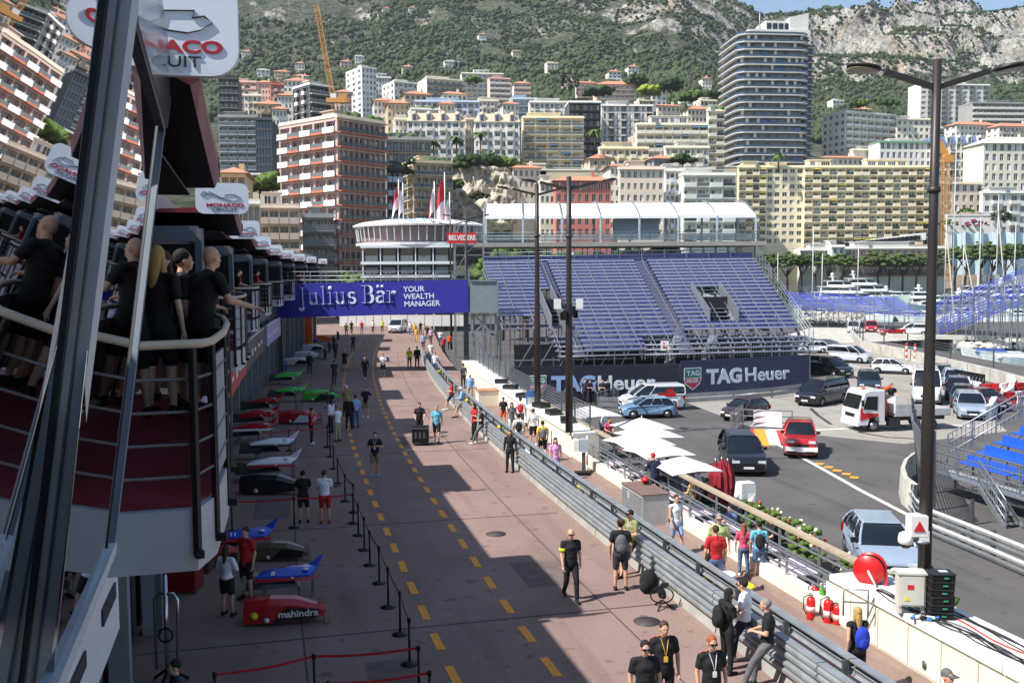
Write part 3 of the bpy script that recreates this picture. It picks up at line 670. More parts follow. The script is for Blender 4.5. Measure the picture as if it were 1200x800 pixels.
B('dark grey block with curved terraces behind the maroon canopy',252,256,279,92,400,10,9,cDG,[('band',4),None],bal=cG,bkind='r')
B('unfinished dark block with a white gable and green netting below the crane',343,363,390,99,330,42,8,cDG,[('band',5),('mix',5)],bal=cW,trim=cW)
B('ornate white hotel with arched dormers in the middle of the town',474,477,545,142,330,6,7,cW,[('mix',9),None],bal=cW,roof='mansard',roofm=cB,trim=cP,wh=.6)
B('brown side wing of the dormered hotel',545,546,556,140,345,12,8,cPe,[('win',3),None])
B('ornate white block with orange arched dormers right of the hotel',555,556,609,143,330,4,7,cW,[('mix',7),None],bal=cW,roof='mansard',roofm=cB,trim=cP,wh=.6)
B('dark terraced block with planted balconies beside the orange and white tower',450,452,505,163,250,8,5,cG,[('band',7),None],bal=cDG,roof='green',bkind='r')
B('grey beige balcony block with glass rails behind the flag poles',470,484,530,190,240,22,7,cB,[('balc',5),('balc',2)],bal=cB,roof='green',bkind='g',fh=3.1)
B('narrow blue grey block squeezed beside the orange tower',452,454,472,197,215,8,8,cDG,[('balc',3),None],bal=cBl)
B('grey blue balcony block at the left behind the canopies',254,256,300,137,290,6,8,cG,[('balc',4),None],bal=cBl,fh=2.6)
B('narrow blue glass office block left of the orange tower',299,300,318,140,285,5,10,cDG,[('grid',5),None],var=(0,),fh=2.6,frm=cBl)
B('brown terraced villa with pergola below the blue glass block',257,259,287,203,160,10,4,cOch,[('balc',3),None],bal=cOch,roof='tile',fh=3)
B('ochre curved block with beige balconies above the pit canopies',300,303,350,243,180,14,5,cPe,[('balc',4),None],bal=cPe,fh=2.9,roof='pent')
B('low grey block with wide glazed bands right of the ochre block',350,354,391,254,186,12,5,cG,[('band',5),None],bal=cG,fh=2.7)
B('white roofed glazed pavilion above the second canopy',268,270,304,238,150,14,3,cB,[('grid',5),None],fh=2.8,roof='flat',roofm=cW)
B('tall tower with orange balcony edges and white parapets, dark on its right side',327,395,451,137,200,50,12,S('wall rose grey',(196,172,164)),[('balc',9),('balc',5)],bal=cO,fh=3.0,roof='green',loggia=.8,name='apartment_tower',roofm=cPe,bkind='tower',var=(0,1,1,3))
B('cream block with yellow balconies in the centre of the town',611,613,684,138,340,4,8,cY,[('balc',5),None],bal=cC,awn=BAW,fh=2.9)
B('plain white block with dark windows behind the cream block',619,621,667,120,400,4,5,cW,[('mix',8),None],bal=cW)
B('grey glass terrace block at the left of the plain white block',597,599,630,116,430,6,5,cBl,[('band',4),None],bal=cBl,bkind='g')
B('black balconied wing of the modern white block',666,667,704,120,370,4,11,cDG,[('band',5),None],bal=cDG,bkind='r',roofm=cW)
B('modern white block with dark window columns behind the cream blocks',703,705,765,124,385,4,9,cW,[('mix',8),None],bal=cDG,bkind='r',ww=.3,wh=.8)
B('pinkish stepped terraces on the forest slope, left half',674,676,700,97,620,10,4,cP,[('band',5),None],bal=cC,roof='tile')
B('pinkish stepped terraces on the forest slope, right half',698,699,744,99,600,5,5,cP,[('band',8),None],bal=cC,roof='tile')
B('small white villa alone among the trees left of the round tower',762,764,781,106,590,15,3,cW,[('win',3),('win',2)],roof='tile')
B('white terraced villa at the forest edge above the cream block',600,602,622,98,580,8,3,cW,[('balc',4),None],bal=cP,roof='tile')
B('beige square house with small windows left of the round tower',769,771,797,124,420,12,6,cPe,[('win',5),None],roof='tile')
B('large cream block with blue awnings left of the round tower',744,746,830,146,330,4,5,cC,[('balc',8),None],bal=cC,awn=BAW,fh=3.0,roof='pent')
B('cream front wing with small square windows below the awnings, left',701,703,760,174,315,4,5,cY,[('mix',8),None],bal=cC)
B('cream front wing with arched doors, right',778,780,831,173,312,4,5,cC,[('mix',7),None],bal=cC)
B('narrow cream tower tight against the round tower',828,830,849,130,350,6,12,cC,[('balc',2),None],bal=cC,roof='green')
B('peach house with cream bands left of the red villa',599,601,633,197,270,10,5,cPe,[('win',5),None],roof='tile')
B('brick red villa with arched windows and an orange tiled roof',648,651,716,212,250,6,5,cR,[('win',8),None],roof='tile',name='villa',cat='villa',wh=.62)
B('orange and peach block with tall shuttered windows in the centre',724,726,778,198,250,3,6,cPe,[('win',7),None],var=(2,0,2,3),fh=3)
B('white narrow block between the peach and the white balcony blocks',778,780,801,200,255,4,6,cW,[('mix',4),None],bal=cBl)
B('white block with three wide glazed balconies behind the hospitality roof',799,801,862,205,250,4,6,cW,[('balc',4),None],bal=cW,fh=3.0)
B('cream low house between the peach house and the red villa',631,633,650,214,262,5,5,cC,[('win',3),None])
B('pale cream house right of the brick red villa',714,715,726,195,272,4,6,cC,[('win',2),None],roof='tile')
B('large white balcony block right of the round tower',964,991,1050,131,420,24,8,cW,[('balc',7),('win',4)],bal=cW,roof='green',fh=3)
B('low cream wing behind the lamp post',1049,1051,1090,140,430,5,5,cC,[('win',6),None])
B('white high rise with a brown stripe at the foot of the cliffs',1077,1079,1160,99,560,6,16,cW,[('mix',10),None],bal=cG,fh=3,name='apartment_tower',ww=.6)
B('white high rise with a brown shaft at the right edge of the picture',1138,1140,1215,121,520,5,13,cG,[('balc',9),None],bal=cW,fh=3,name='apartment_tower')
B('white opera style front with tall arched windows and a green roof',1018,1031,1092,167,400,6,5,cW,[('win',9),None],fh=3.6,roofm=cm('copper green',(120,160,130),rough=.7),wh=.66,name='grand_hotel',cat='hotel')
B('grand white hotel with a blue mansard roof right of the lamp post',1092,1093,1154,168,400,3,6,cW,[('mix',9),None],bal=cW,roof='mansard',fh=3.6,roofm=cm('blue slate',(96,116,150),rough=.5),wh=.66,name='grand_hotel',cat='hotel',trim=cW)
B('cream classical palace with arches at the right edge',1150,1153,1230,168,380,6,6,cC,[('win',9),None],fh=3.8,wh=.66,name='grand_hotel',cat='hotel',roof='hip',roofm=cC)
B('low villa with a red brown roof below the large white block',962,965,1011,185,380,8,3,cC,[('win',8),None],roof='tile',fh=3.2)
B('peach arcaded palace wing behind the yellow crane',1088,1092,1152,215,350,8,5,cPe,[('win',7),None],fh=3.6,wh=.6)
B('white terrace building with garden balustrade at the right edge',1148,1152,1225,226,346,4,5,cW,[('mix',7),None],bal=cW,fh=3.8)
B('rounded cream rotunda behind the green roofed front',998,1000,1034,176,410,8,5,cC,[None,None],fh=3)
fill=[('white hillside house above the slim tall block',415,66,700,6,cW),('cream hillside house left of the crane jib',345,74,660,6,cC),('pink hillside house right of the crane jib',398,72,680,7,cP),('pale villa above the cream block with grey bands',520,72,700,9,cW),('peach villa above the white villa block',470,78,650,7,cPe),('white villa in the forest above the modern block',735,78,700,7,cW),('cream villa high in the forest left of the pink terraces',640,74,720,7,cC),('tiny white house by the bare slope above the forest',560,40,900,5,cW),('tiny cream house in the forest left of the round tower',822,92,640,6,cC),('white house in the forest right of the round tower',975,118,620,7,cW),('tiny white cottage in the upper left woods',282,60,780,6,cW),('pair of white cottages left of the bright green tree',712,84,680,8,cW),('white cottage with a terracotta roof above the crane',327,100,560,5,cW),('rose cottage near the forest at the upper left',343,89,600,10,cP),('pale round walled house on the wooded slope at the left',320,84,620,10,cB),('white cottage high in the forest at the left',300,82,680,8,cW),('tiny white house on the upper slope, left of centre',447,10,1060,5,cW),('small white house high on the bare slope',478,9,1100,5,cW),('white villa in the woods right of the tall slim block',600,60,800,5,cB),('pale villa right of the terraced block',593,100,560,12,cW),('pink cottage between the white terraces and the forest',660,95,640,8,cP),('cream cottage beside the stepped terraces',748,118,560,9,cC),('white cottage in the trees near the round tower',800,113,560,8,cW),('small cream villa right of the beige square house',805,128,430,14,cC),('cream villa under pines left of the round tower',820,118,470,10,cC),
('white house in front of the ochre block',437,118,400,12,cW),('peach house below the mixed white block',392,108,460,10,cPe),('pale house left of the dormered hotel',462,140,345,12,cC),('grey house on the left slope under the pink house',300,122,380,14,cB),('small white block left of the orange tower',318,128,330,9,cW),('cream house above the cliff garden',560,118,420,12,cC),('low white house on the cliff edge',588,122,400,10,cW),('beige house under the white block at centre',690,186,300,14,cB),('pink house in front of the modern block',745,160,340,12,cP),('grey garage house below the cream wing',765,186,300,12,cG),('white house beside the rotunda',1003,128,560,10,cW),('small tiled house right of the opera style front',1085,150,440,10,cC),('white annex under the high rises',1120,146,470,26,cW),('cream annex at the right of the high rises',1170,148,460,26,cC)]
for i,(l,px,yt,D,w,c)in enumerate(fill):
 if D>=520:
  D=next((k for k in range(360,1600,6)if at(px,yt,k).z-10<=tz(at(px,yt,k).x,k)),D)
 B(l,px,px+1,px+w*2,yt,D,12,4,c,[('win' if i%2 else 'mix',max(2,int(w/2.2))),('win',2)]if w>7 else[('win',3),None],bal=c,roof='tile' if i%3 else 'flat',name='hillside_house',cat='house',wl_=9)
for l,a_,c_,b_,k,nc,D in(('left section of the long yellow block with stacked windows',864,866,898,('balc'),4,330),('stair section of the long yellow block with small windows',897,898,942,'win',5,331),('balcony section of the long yellow block with yellow awnings',941,943,1010,'balc',7,330),('right section of the long yellow block behind the lamp post',1009,1010,1092,'balc',9,331)):
 B(l,a_,c_,b_,196,D+16,2.5,10,cY,[(k,nc),None],bal=cY,fh=2.78,awn=YAW,group='sections of the long yellow block',bkind='alt',ww=.6,roof='pent' if nc>6 else 'flat')
def round_tower():
 D=400;C=at(910,195,D);w=104*D/F;fh=3.07;zt=at(905,34,D).z;z0=44;n=int((zt-z0)/fh)
 rt=thing('round_tower','tall dark glass tower with white curved balcony rings on every floor','skyscraper',(C.x,C.y+16,z0),.1,'buildings of the hillside town')
 def plan(e):
  P=[]
  for i in range(36):
   a=2*math.pi*i/36;r=1.0;x=math.cos(a);y=math.sin(a)
   s_=(abs(x)**9+abs(y)**9)**(-1/9)
   P.append((x*s_*(w*.41+e)-w*.065,y*s_*(14+e)))
  return P
 core=MB();p=plan(-1.4);core.prism(p,0,n*fh);core.build('glazing',GL[1],rt)
 ring=MB();A,Bq=plan(.5),plan(-1.5)
 k=len(A)
 vs=[(x,y,0)for x,y in A]+[(x,y,.3)for x,y in A]+[(x,y,.3)for x,y in Bq]
 ring.add(vs,[(i,(i+1)%k,k+(i+1)%k,k+i)for i in range(k)]+[(k+i,k+(i+1)%k,2*k+(i+1)%k,2*k+i)for i in range(k)]+[tuple(range(k))[::-1]])
 A2=plan(.4);ring.mi(1).add([(x,y,.3)for x,y in A2]+[(x,y,1.15)for x,y in A2],[(i,(i+1)%k,k+(i+1)%k,k+i)for i in range(k)])
 me=ring.mesh('balcony_ring',[cW,cm('balcony glass',(74,88,108),rough=.15)])
 rr=random.Random(4);sg=MB();sg.box((w*.40,5,n*fh*.49),(w*.17,18,n*fh*.97));sg.build('side_glazing',GL[1],rt)
 for i in range(n):inst('balcony_ring',me,rt,(w*.425,5,i*fh),sc=(.26,.72,1))
 for i in range(n+1):inst('balcony_ring',me,rt,(0,0,i*fh),sc=(1-.03*(i==n),1,1))
 bm=MB();bm.box((0,0,0),(2.6,.3,1.3));bmm=bm.mesh('glazed_door',GL[3]);am=MB().box((0,0,0),(3.2,.8,.5)).mesh('blind',BAW);wm_=MB().box((0,0,0),(1.2,.3,2.5)).mesh('wall_pier',cW)
 for i in range(n):
  for j in range(9):
   x=-w*.43+w*.72*j/8+rr.uniform(-1,1);f=abs(x+w*.065)/(w*.41-1.4);y=-(14-1.4)*(max(0,1-f**9))**(1/9)
   kk=rr.random()
   if i*9+j<290:inst(*(('glazed_door',bmm)if kk<.6 else('blind',am)if kk<.68 else('wall_pier',wm_)),rt,(x,y-.12,i*fh+1.9))
 top=MB();top.box((2,0,n*fh+2.2),(w*.72,16,3.0));top.box((w*.16,0,n*fh+5),(w*.5,12,5.5));top.slab([(w*.40,-7,n*fh+3),(w*.40,-7,n*fh+11),(w*.18,-7,n*fh+9),(w*.18,-7,n*fh+3)],(0,10,0));top.build('crown_storeys',cW,rt)
 q=MB()
 for j in range(6):q.box((-w*.05+j*w*.07,-6.1,n*fh+5.4),(1.9,.3,2.6))
 q.build('crown_windows',GL[1],rt)
 q=MB();q.tube([(-w*.1,0,n*fh),(-w*.1,0,n*fh+14)],.25,5);q.build('mast',STEEL,rt)
 q=MB();q.box((w*.345,2,n*fh*.5),(1.6,24,n*fh));q.build('side_shaft',cDG,rt)
round_tower()
# low quay buildings and the covered swimming stadium in front of the yellow block
B('low white and orange quay building with open decks in front of the yellow block',985,990,1108,291,316,2,3,cW,[('balc',14),None],bal=cO,fh=3.0,base=-2,roof='flat')
B('white quay restaurant with a flat roof left of the orange decks',935,938,996,293,318,2,2,cW,[('grid',10),None],fh=3,base=-2)
B('white cube stair tower at the quay',973,975,990,289,314,3,4,cW,[('win',2),None],fh=3,base=-2)
sr=thing('stadium_deck','long white raised deck climbing to the right over the quay','deck',at(940,300,322));o_=at(938,298,322)
sr.location=(0,0,0)
mb=MB();a,b=at(938,296,324),at(1085,281,324);mb.slab([a,b,b+V(0,0,2.4),a+V(0,0,1.2)],(0,8,0));mb.build('deck_edge',WHITE,sr)
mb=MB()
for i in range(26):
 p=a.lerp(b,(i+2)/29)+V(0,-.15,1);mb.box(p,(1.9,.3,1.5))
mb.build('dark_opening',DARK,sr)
tp=thing('works_tarp','large pale blue netting wrapped round a works site behind the masts','tarp',(0,0,0))
mb=MB();n=24;vs=[]
for i in range(n+1):
 for z_ in(322,274):p=at(1116+i*5.2,z_-(3 if i%3==0 else 0)*(z_<300),325+1.2*math.sin(i*1.7));vs.append(p)
mb.add(vs,[(2*i,2*i+2,2*i+3,2*i+1)for i in range(n)]);mb.add([Vector(v_)+V(0,.3,0)for v_ in vs],[(2*i+1,2*i+3,2*i+2,2*i)for i in range(n)]);mb.build('netting',cm('pale blue netting',(176,196,208),rough=.9),tp)
mb=MB()
for i in range(0,n+1,4):p=Vector(vs[2*i]);mb.tube([p+V(0,.4,-4),Vector(vs[2*i+1])+V(0,.4,.3)],.12,5)
mb.build('scaffold_pole',STEEL,tp)
def rockface(l,x0,x1,y0,y1,D,seed):
 mb=MB();nx,ny=26,16;vs=[]
 for j in range(ny+1):
  for i in range(nx+1):
   p=at(x0+(x1-x0)*i/nx,y1+(y0-y1)*j/ny,D+8*j/ny);q=p*.22+V(seed,0,0)
   edge=max(0,math.sin(math.pi*i/nx))**.4
   vs.append(p+V(0,-5*abs(noise.noise(q))*edge-2*noise.noise(q*2.7)+4*(1-edge),1.2*noise.noise(q*1.9)))
 mb.add(vs,[(j*(nx+1)+i,j*(nx+1)+i+1,(j+1)*(nx+1)+i+1,(j+1)*(nx+1)+i)for j in range(ny)for i in range(nx)])
 mb.build('rock_face',cm('pale cliff rock',(206,194,172),rough=.95,var=.35,scale=.5,bump=.9,bscale=1.2,col2=srgb(128,120,108)),label=l,cat='cliff')
rockface('pale rough cliff face behind the red and white flags',524,606,196,262,262,3)
def rwall(l,x0,x1,y,D,h,c):
 a,b=at(x0,y,D),at(x1,y,D);mb=MB();mb.slab([a,b,b-V(0,0,h),a-V(0,0,h)],(0,2,0));t_=thing('retaining_wall',l,'wall',a);t_.location=(0,0,0);mb.build('wall_face',c,t_)
 m2=MB();m2.slab([a+V(0,-.2,.01),b+V(0,-.2,.01),b+V(0,-.2,.5),a+V(0,-.2,.5)],(0,2.2,0));m2.build('coping',cW,t_)
 m3=MB()
 k=max(2,int((b-a).length/6))
 for i in range(k):p=a.lerp(b,(i+.5)/k);m3.lathe((p.x,p.y+.05,p.z-h*.6),[(1.4,-.2),(1.4,.1)],8,'Y')
 m3.build('blind_arch',cG,t_)
rwall('long pale retaining wall above the cliff',556,640,193,300,9,cB)
rwall('stone retaining wall below the cream centre block',610,760,200,300,12,cB)
rwall('pale garden wall left of the orange tower',285,330,205,255,16,cB)
rwall('white balustraded terrace wall at the right',1110,1175,253,336,12,cW)
rwall('brown retaining wall under the round tower',830,905,196,372,14,cB)
# ---------------------------------------------------------------- vegetation: forest mass, single trees, palms, pines
def leafmat(name,c1,c2):
 m=bpy.data.materials.new(name);m.use_nodes=True;t=m.node_tree;b=t.nodes['Principled BSDF'];b.inputs['Roughness'].default_value=.85;b.inputs['Specular IOR Level'].default_value=.15
 ge=t.nodes.new('ShaderNodeNewGeometry');n=t.nodes.new('ShaderNodeTexNoise');n.inputs['Scale'].default_value=.5;n.inputs['Detail'].default_value=5;t.links.new(ge.outputs['Position'],n.inputs['Vector'])
 w=t.nodes.new('ShaderNodeTexNoise');w.inputs['Scale'].default_value=.03;w.inputs['Detail'].default_value=3;t.links.new(ge.outputs['Position'],w.inputs['Vector'])
 a=t.nodes.new('ShaderNodeMath');a.operation='ADD';t.links.new(n.outputs[0],a.inputs[0]);t.links.new(w.outputs[0],a.inputs[1])
 r=t.nodes.new('ShaderNodeMapRange');r.inputs[1].default_value=.8;r.inputs[2].default_value=1.2;t.links.new(a.outputs[0],r.inputs[0])
 x=t.nodes.new('ShaderNodeMix');x.data_type='RGBA';x.inputs[6].default_value=c1+(1,);x.inputs[7].default_value=c2+(1,);t.links.new(r.outputs[0],x.inputs[0]);t.links.new(x.outputs[2],b.inputs['Base Color'])
 return m
FOR=leafmat('forest foliage',srgb(48,62,44),srgb(80,90,60));LEAF=leafmat('garden foliage',srgb(58,84,38),srgb(96,118,56));PINE=leafmat('pine foliage',srgb(62,80,44),srgb(92,106,60));DKL=leafmat('dark foliage',srgb(36,54,32),srgb(62,80,46))
BARK=cm('bark',(104,84,66),rough=.95,var=.3,scale=4)
ICO=None
def ico():
 global ICO
 if ICO is None:
  bm=bmesh.new();bmesh.ops.create_icosphere(bm,subdivisions=1,radius=1);ICO=(np.array([v.co[:]for v in bm.verts]),np.array([[v.index for v in f.verts]for f in bm.faces]));bm.free()
 return ICO
def blobs(name,C,Rr,m,seed=1,**k):
 v,f=ico();n=len(C);g=np.random.default_rng(seed);j=g.uniform(.72,1.22,(n,len(v),1))
 an=g.uniform(0,6.28,n);c,s=np.cos(an),np.sin(an);vx=v[None,:,0]*c[:,None]-v[None,:,1]*s[:,None];vy=v[None,:,0]*s[:,None]+v[None,:,1]*c[:,None]
 vv=np.stack([vx,vy,np.repeat(v[None,:,2],n,0)],2)*j*Rr[:,None,:]+C[:,None,:]
 ff=(f[None]+(np.arange(n)*len(v))[:,None,None]).reshape(-1,3)
 me=bpy.data.meshes.new(name);me.vertices.add(n*len(v));me.vertices.foreach_set('co',vv.ravel().astype(np.float32));me.loops.add(ff.size);me.loops.foreach_set('vertex_index',ff.ravel().astype(np.int32));me.polygons.add(len(ff));me.polygons.foreach_set('loop_start',np.arange(0,ff.size,3,dtype=np.int32));me.polygons.foreach_set('loop_total',np.full(len(ff),3,dtype=np.int32));me.materials.append(m);me.update(calc_edges=True)
 return tag(inst(name,me),**k)if k else me
def forest():
 g=np.random.default_rng(5);C=[];Q=[]
 N=34000
 for i in range(N):
  y=560+1040*g.random()**.9;q=g.uniform(-.58,.58);x=q*y
  p=Vector((x,y,0));d=noise.noise(p*.006)+.5*noise.noise(p*.02)
  k=sm(.2,.3,q);th=-.55+.55*sm(840,1200,y)*(1-.2*k)+(.35 if(k>.5 and y>1150)else 0)
  if d<th:continue
  if y<640 and k<.5 and g.random()<.6:continue
  s=g.uniform(1.7,3.5)*(1 if y<1000 else.95);z=tz(x,y)
  n_=2
  for b_ in range(n_):C.append((x+g.uniform(-2,2),y+g.uniform(-2,2),z+s*.5+g.uniform(-.5,1.2)));Q.append((s*g.uniform(.7,1),s*g.uniform(.7,1),s*g.uniform(.7,1.15)))
 blobs('forest',np.array(C),np.array(Q),FOR,3,kind='stuff')
 C=[];Q=[]
 for i in range(42000):
  y=1000+560*g.random();q=g.uniform(-.2,.6);x=q*y;p=Vector((x,y,0))
  if noise.noise(p*.02)<-.2:continue
  s=g.uniform(.8,2.5);C.append((x,y,tz(x,y)+.4*s));Q.append((s,s,s*.8))
 blobs('scrub',np.array(C),np.array(Q),DKL,4,kind='stuff')
forest()
LAB={}
def cloud(c,r,n,s,seed,flat=1.0,shell=.55):
 g=np.random.default_rng(seed);d=g.normal(size=(n,3));d/=np.linalg.norm(d,axis=1)[:,None];rad=shell+(1-shell)*g.random((n,1));d[:,2]=np.abs(d[:,2])*1.0-.25*g.random(n)
 C=d*rad*np.array(r)+np.array(c);Q=np.repeat(g.uniform(.6,1.25,(n,1))*s,3,1)*np.array([1,1,.75*flat]);return C,Q
def tree(label,px,py,D,h,w,m=None,name='tree',kind='round',group='trees of the town and quay',seed=None,n=60):
 m=m or LEAF;p=at(px,py,D)
 if D<205:h=p.z+1+h*.55;p.z=-1
 seed=seed or int(px*3+py);rr=random.Random(seed)
 t=thing(name,label,'tree' if kind!='bush' else 'bush',(p.x,p.y,p.z),0,group)
 mb=MB();th=h*(.62 if kind=='pine' else.45)
 if kind=='cypress':C,Q=cloud((0,0,h*.5),(w*.4,w*.4,h*.5),n,w*.28,seed);C[:,2]=np.random.default_rng(seed).uniform(.05,1,n)*h;s_=np.sin(np.pi*np.clip(C[:,2]/h,.12,.97))**.6;C[:,0]*=s_;C[:,1]*=s_;Q*=s_[:,None]
 elif kind=='pine':C,Q=cloud((0,0,h*.78),(w/2,w/2,h*.24),int(n*1.7),w*.075,seed,.7)
 elif kind=='bush':C,Q=cloud((0,0,h*.35),(w/2,w/2,h*.6),n,min(w,h)*.16,seed)
 else:C,Q=cloud((0,0,h*.62),(w/2,w/2,h*.38),n,w*.13,seed)
 inst('crown',blobs('crown',C,Q,m,seed),t)
 if kind!='bush':
  r0=max(.12,h*.028);mb.tube([(0,0,-1),(rr.uniform(-.1,.1)*h*.3,0,th*.5),(0,0,th)],[r0,r0*.8,r0*.6],6)
  for i in range(4 if kind!='cypress' else 0):a=rr.uniform(0,6.28);mb.tube([(0,0,th*.8),(math.cos(a)*w*.18,math.sin(a)*w*.18,th+h*.1),(math.cos(a)*w*.33,math.sin(a)*w*.33,th+h*.18)],[r0*.6,r0*.4,r0*.2],5)
  mb.build('trunk',BARK,t)
 return t
def palm(label,px,py,D,h):
 p=at(px,py,D);t=thing('palm_tree',label,'palm tree',(p.x,p.y,p.z),0,'palms in front of the hotels');rr=random.Random(int(px))
 mb=MB();mb.tube([(0,0,-1),(.1,0,h*.5),(0,0,h)],[.35,.28,.24],6);mb.build('trunk',BARK,t)
 for i in range(15):
  a=6.28*i/15+rr.uniform(-.2,.2);up=rr.uniform(-.2,.9);L_=3.4;mb=MB();pts=[]
  for k in range(6):s=k/5;pts.append(Vector((math.cos(a)*L_*s*(1-.12*s),math.sin(a)*L_*s*(1-.12*s),h+up*L_*s*.8-2.4*s*s)))
  sd_=V(-math.sin(a),math.cos(a),0);vs=[]
  for k,q in enumerate(pts):ww_=.55*math.sin(math.pi*min(.96,.1+k/5.5));vs+=[q-sd_*ww_-V(0,0,.18),q,q+sd_*ww_-V(0,0,.18)]
  mb.add(vs,[(3*k,3*k+3,3*k+4,3*k+1)for k in range(5)]+[(3*k+1,3*k+4,3*k+5,3*k+2)for k in range(5)]);mb.build('frond',LEAF,t)
palm('palm left of the hotel centre',508,190,305,6.5);palm('palm before the hotel centre, second from the left',535,188,305,7);palm('tall palm between the two dormered blocks',563,188,300,8);palm('palm beside the round tower foot',912,198,345,5);palm('small palm left of the cream centre block',697,172,300,5)
for i,(px,w)in enumerate([(890,9),(907,9),(922,12),(939,11),(956,11),(972,12),(988,10),(1028,12),(1043,11),(1058,12),(1075,10),(1094,10),(1120,10),(1133,12),(1148,12),(1163,12),(1178,12),(1190,10)]):
 hh=15 if px<1100 else 17+(i%3)*.6
 side=['at the left end of the quay row','second from the left in the quay row','third from the left in the quay row','fourth from the left in the quay row','fifth in the quay row','sixth in the quay row, below the awnings','seventh in the quay row, left of the orange decks','left of the four before the orange decks','second of the four before the orange decks','third of the four before the orange decks','fourth before the orange decks, left of the lamp post','just right of the big lamp post','leftmost before the pale netting','second before the pale netting','middle one before the pale netting','fourth before the pale netting','fifth before the pale netting','at the right edge before the netting'][i]
 p0=at(px,320,312);t=tree('umbrella pine '+side,px,320+(p0.z+1.5)/312*F*0,312,hh,w*1.1,PINE,'pine_tree','pine',n=70);t.location.z=-1.0
for l,px,py,D,h,w,m,kd,n in[
('dense green tree behind the footbridge rail',408,335,172,4.6,7,LEAF,'round',90),('dense green tree left of the white pavilion',422,334,170,4.4,6,LEAF,'round',80),('dense green tree at the left end behind the last bays',395,334,175,4.6,5,LEAF,'round',70),
('large dark clump of trees on top of the cliff',550,212,270,7,10,DKL,'round',90),('rounded dark tree right on the cliff top',572,210,275,7,9,DKL,'round',80),('tree at the right end of the cliff top',590,208,280,6,8,LEAF,'round',70),('bush hanging on the cliff face',562,236,252,3,6,DKL,'bush',40),('low bush at the foot of the cliff',588,262,240,4,7,LEAF,'bush',50),('bush at the left edge of the cliff',534,225,255,4,5,LEAF,'bush',40),
('dark garden tree left of the orange tower',305,240,230,7,9,DKL,'round',80),('olive coloured tree under the blue glass block',320,238,228,7,9,LEAF,'round',80),
('green tree in the white terraces at the top of the town',554,106,540,8,10,LEAF,'round',50),('bright yellow green tree at the forest edge',762,122,560,11,14,leafmat('spring foliage',srgb(120,140,46),srgb(150,160,70)),'round',60),('dark green tree left of the bright one',747,116,600,16,14,DKL,'round',60),('rounded tree right of the white villa',786,120,560,14,16,DKL,'round',60),('broad tree above the modern white block',702,118,560,8,18,FOR,'round',60),('slim cypress above the grey terrace block',668,110,560,15,4,DKL,'cypress',30),('slim cypress in the forest right of the first',676,109,565,17,4,DKL,'cypress',30),('slim cypress left of the pink terraces',660,111,560,14,4,DKL,'cypress',30),('spreading tree beside the beige house',812,128,500,9,14,LEAF,'round',60),('tree left of the round tower foot',842,126,480,10,12,DKL,'round',60),
('rooftop olive tree on the big white block',1008,131,425,5,8,LEAF,'round',40),('tree on the terrace right of the big white block',1040,130,430,5,9,DKL,'round',40),('dark garden tree before the hotels at the right',1172,262,335,5,8,DKL,'bush',40),('purple flowering bush on the right terrace',1143,268,334,3.4,9,cm('bougainvillea',(120,50,80),rough=.9),'bush',40),('green terrace hedge at the far right',1110,266,334,3,8,LEAF,'bush',40),('climbing plant on the peach palace',1132,252,340,3,6,LEAF,'bush',40),
('dark tree under the hospitality stand, left',618,322,125,6.5,11,DKL,'round',80),('dark tree under the hospitality stand, second from left',665,322,125,6,9,LEAF,'round',80),('large dark tree under the hospitality stand, centre',750,322,125,6.6,15,DKL,'round',100),('dark tree under the hospitality stand, right',805,322,125,6,12,DKL,'round',80),('tree at the right end under the hospitality stand',850,322,128,5.6,12,LEAF,'round',80),('bushes behind the top of the blue stand, right end',893,326,126,4,6,LEAF,'bush',50),('small tree left under the hospitality stand',588,318,128,7,8,LEAF,'round',70),
('bush below the dark terraced block',470,208,238,4,6,DKL,'bush',40),('clipped bush on the balcony block behind the flags',482,196,236,2.6,3,DKL,'bush',20),('garden bush left of the hotel',600,200,290,4,9,LEAF,'bush',50),('tall hedge under the dormered block',575,197,296,5,8,LEAF,'bush',50),('round bush at the foot of the cream centre block',605,203,300,4,6,DKL,'bush',40),('tree beside the grey garage house',800,200,300,5,8,DKL,'round',50)]:
 tree(l,px,py,D,h,w,m,{'bush':'bush','cypress':'cypress_tree'}.get(kd,'tree'),kd,n=n)
 # ---------------------------------------------------------------- tower cranes
CRY=cm('crane yellow',(206,146,74),rough=.6)
def lattice(mb,a,b,w,k,t=.12):
 a,b=Vector(a),Vector(b);d=(b-a).normalized();up=V(0,1,0)if abs(d.z)>.5 else V(0,0,1);u=d.cross(up).normalized()*w/2;v=u.cross(d).normalized()*w/2
 cs=[u+v,u-v,-u-v,-u+v]
 for c in cs:mb.beam(a+c,b+c,t)
 for i in range(k):
  p,q=a.lerp(b,i/k),a.lerp(b,(i+1)/k)
  for j in range(4):mb.beam(p+cs[j],q+cs[(j+1)%4],t*.6);mb.beam(q+cs[j],q+cs[(j+1)%4],t*.6)
c1=thing('tower_crane','yellow tower crane with a raised luffing jib above the left of the town','crane');D=300
mb=MB();lattice(mb,at(394,185,D),at(392,118,D),1.6,9);mb.build('mast',CRY,c1)
mb=MB();lattice(mb,at(391,118,D),at(371,8,D),1.3,16,.14);mb.build('jib',CRY,c1)
mb=MB();mb.box(at(396,118,D),(7,2,1.4));mb.box(at(402,116,D),(2.6,2.2,2.6));mb.build('counterweight',CRY,c1)
mb=MB();mb.box(at(391,114,D),(1.8,1.6,2.0));mb.build('cab',WHITE,c1)
c2=thing('tower_crane','yellow lattice crane right of the big lamp post before the white hotel','crane');D=338
mb=MB();lattice(mb,at(1108,330,D),at(1108,184,D),2.0,24,.2);mb.build('mast',CRY,c2)
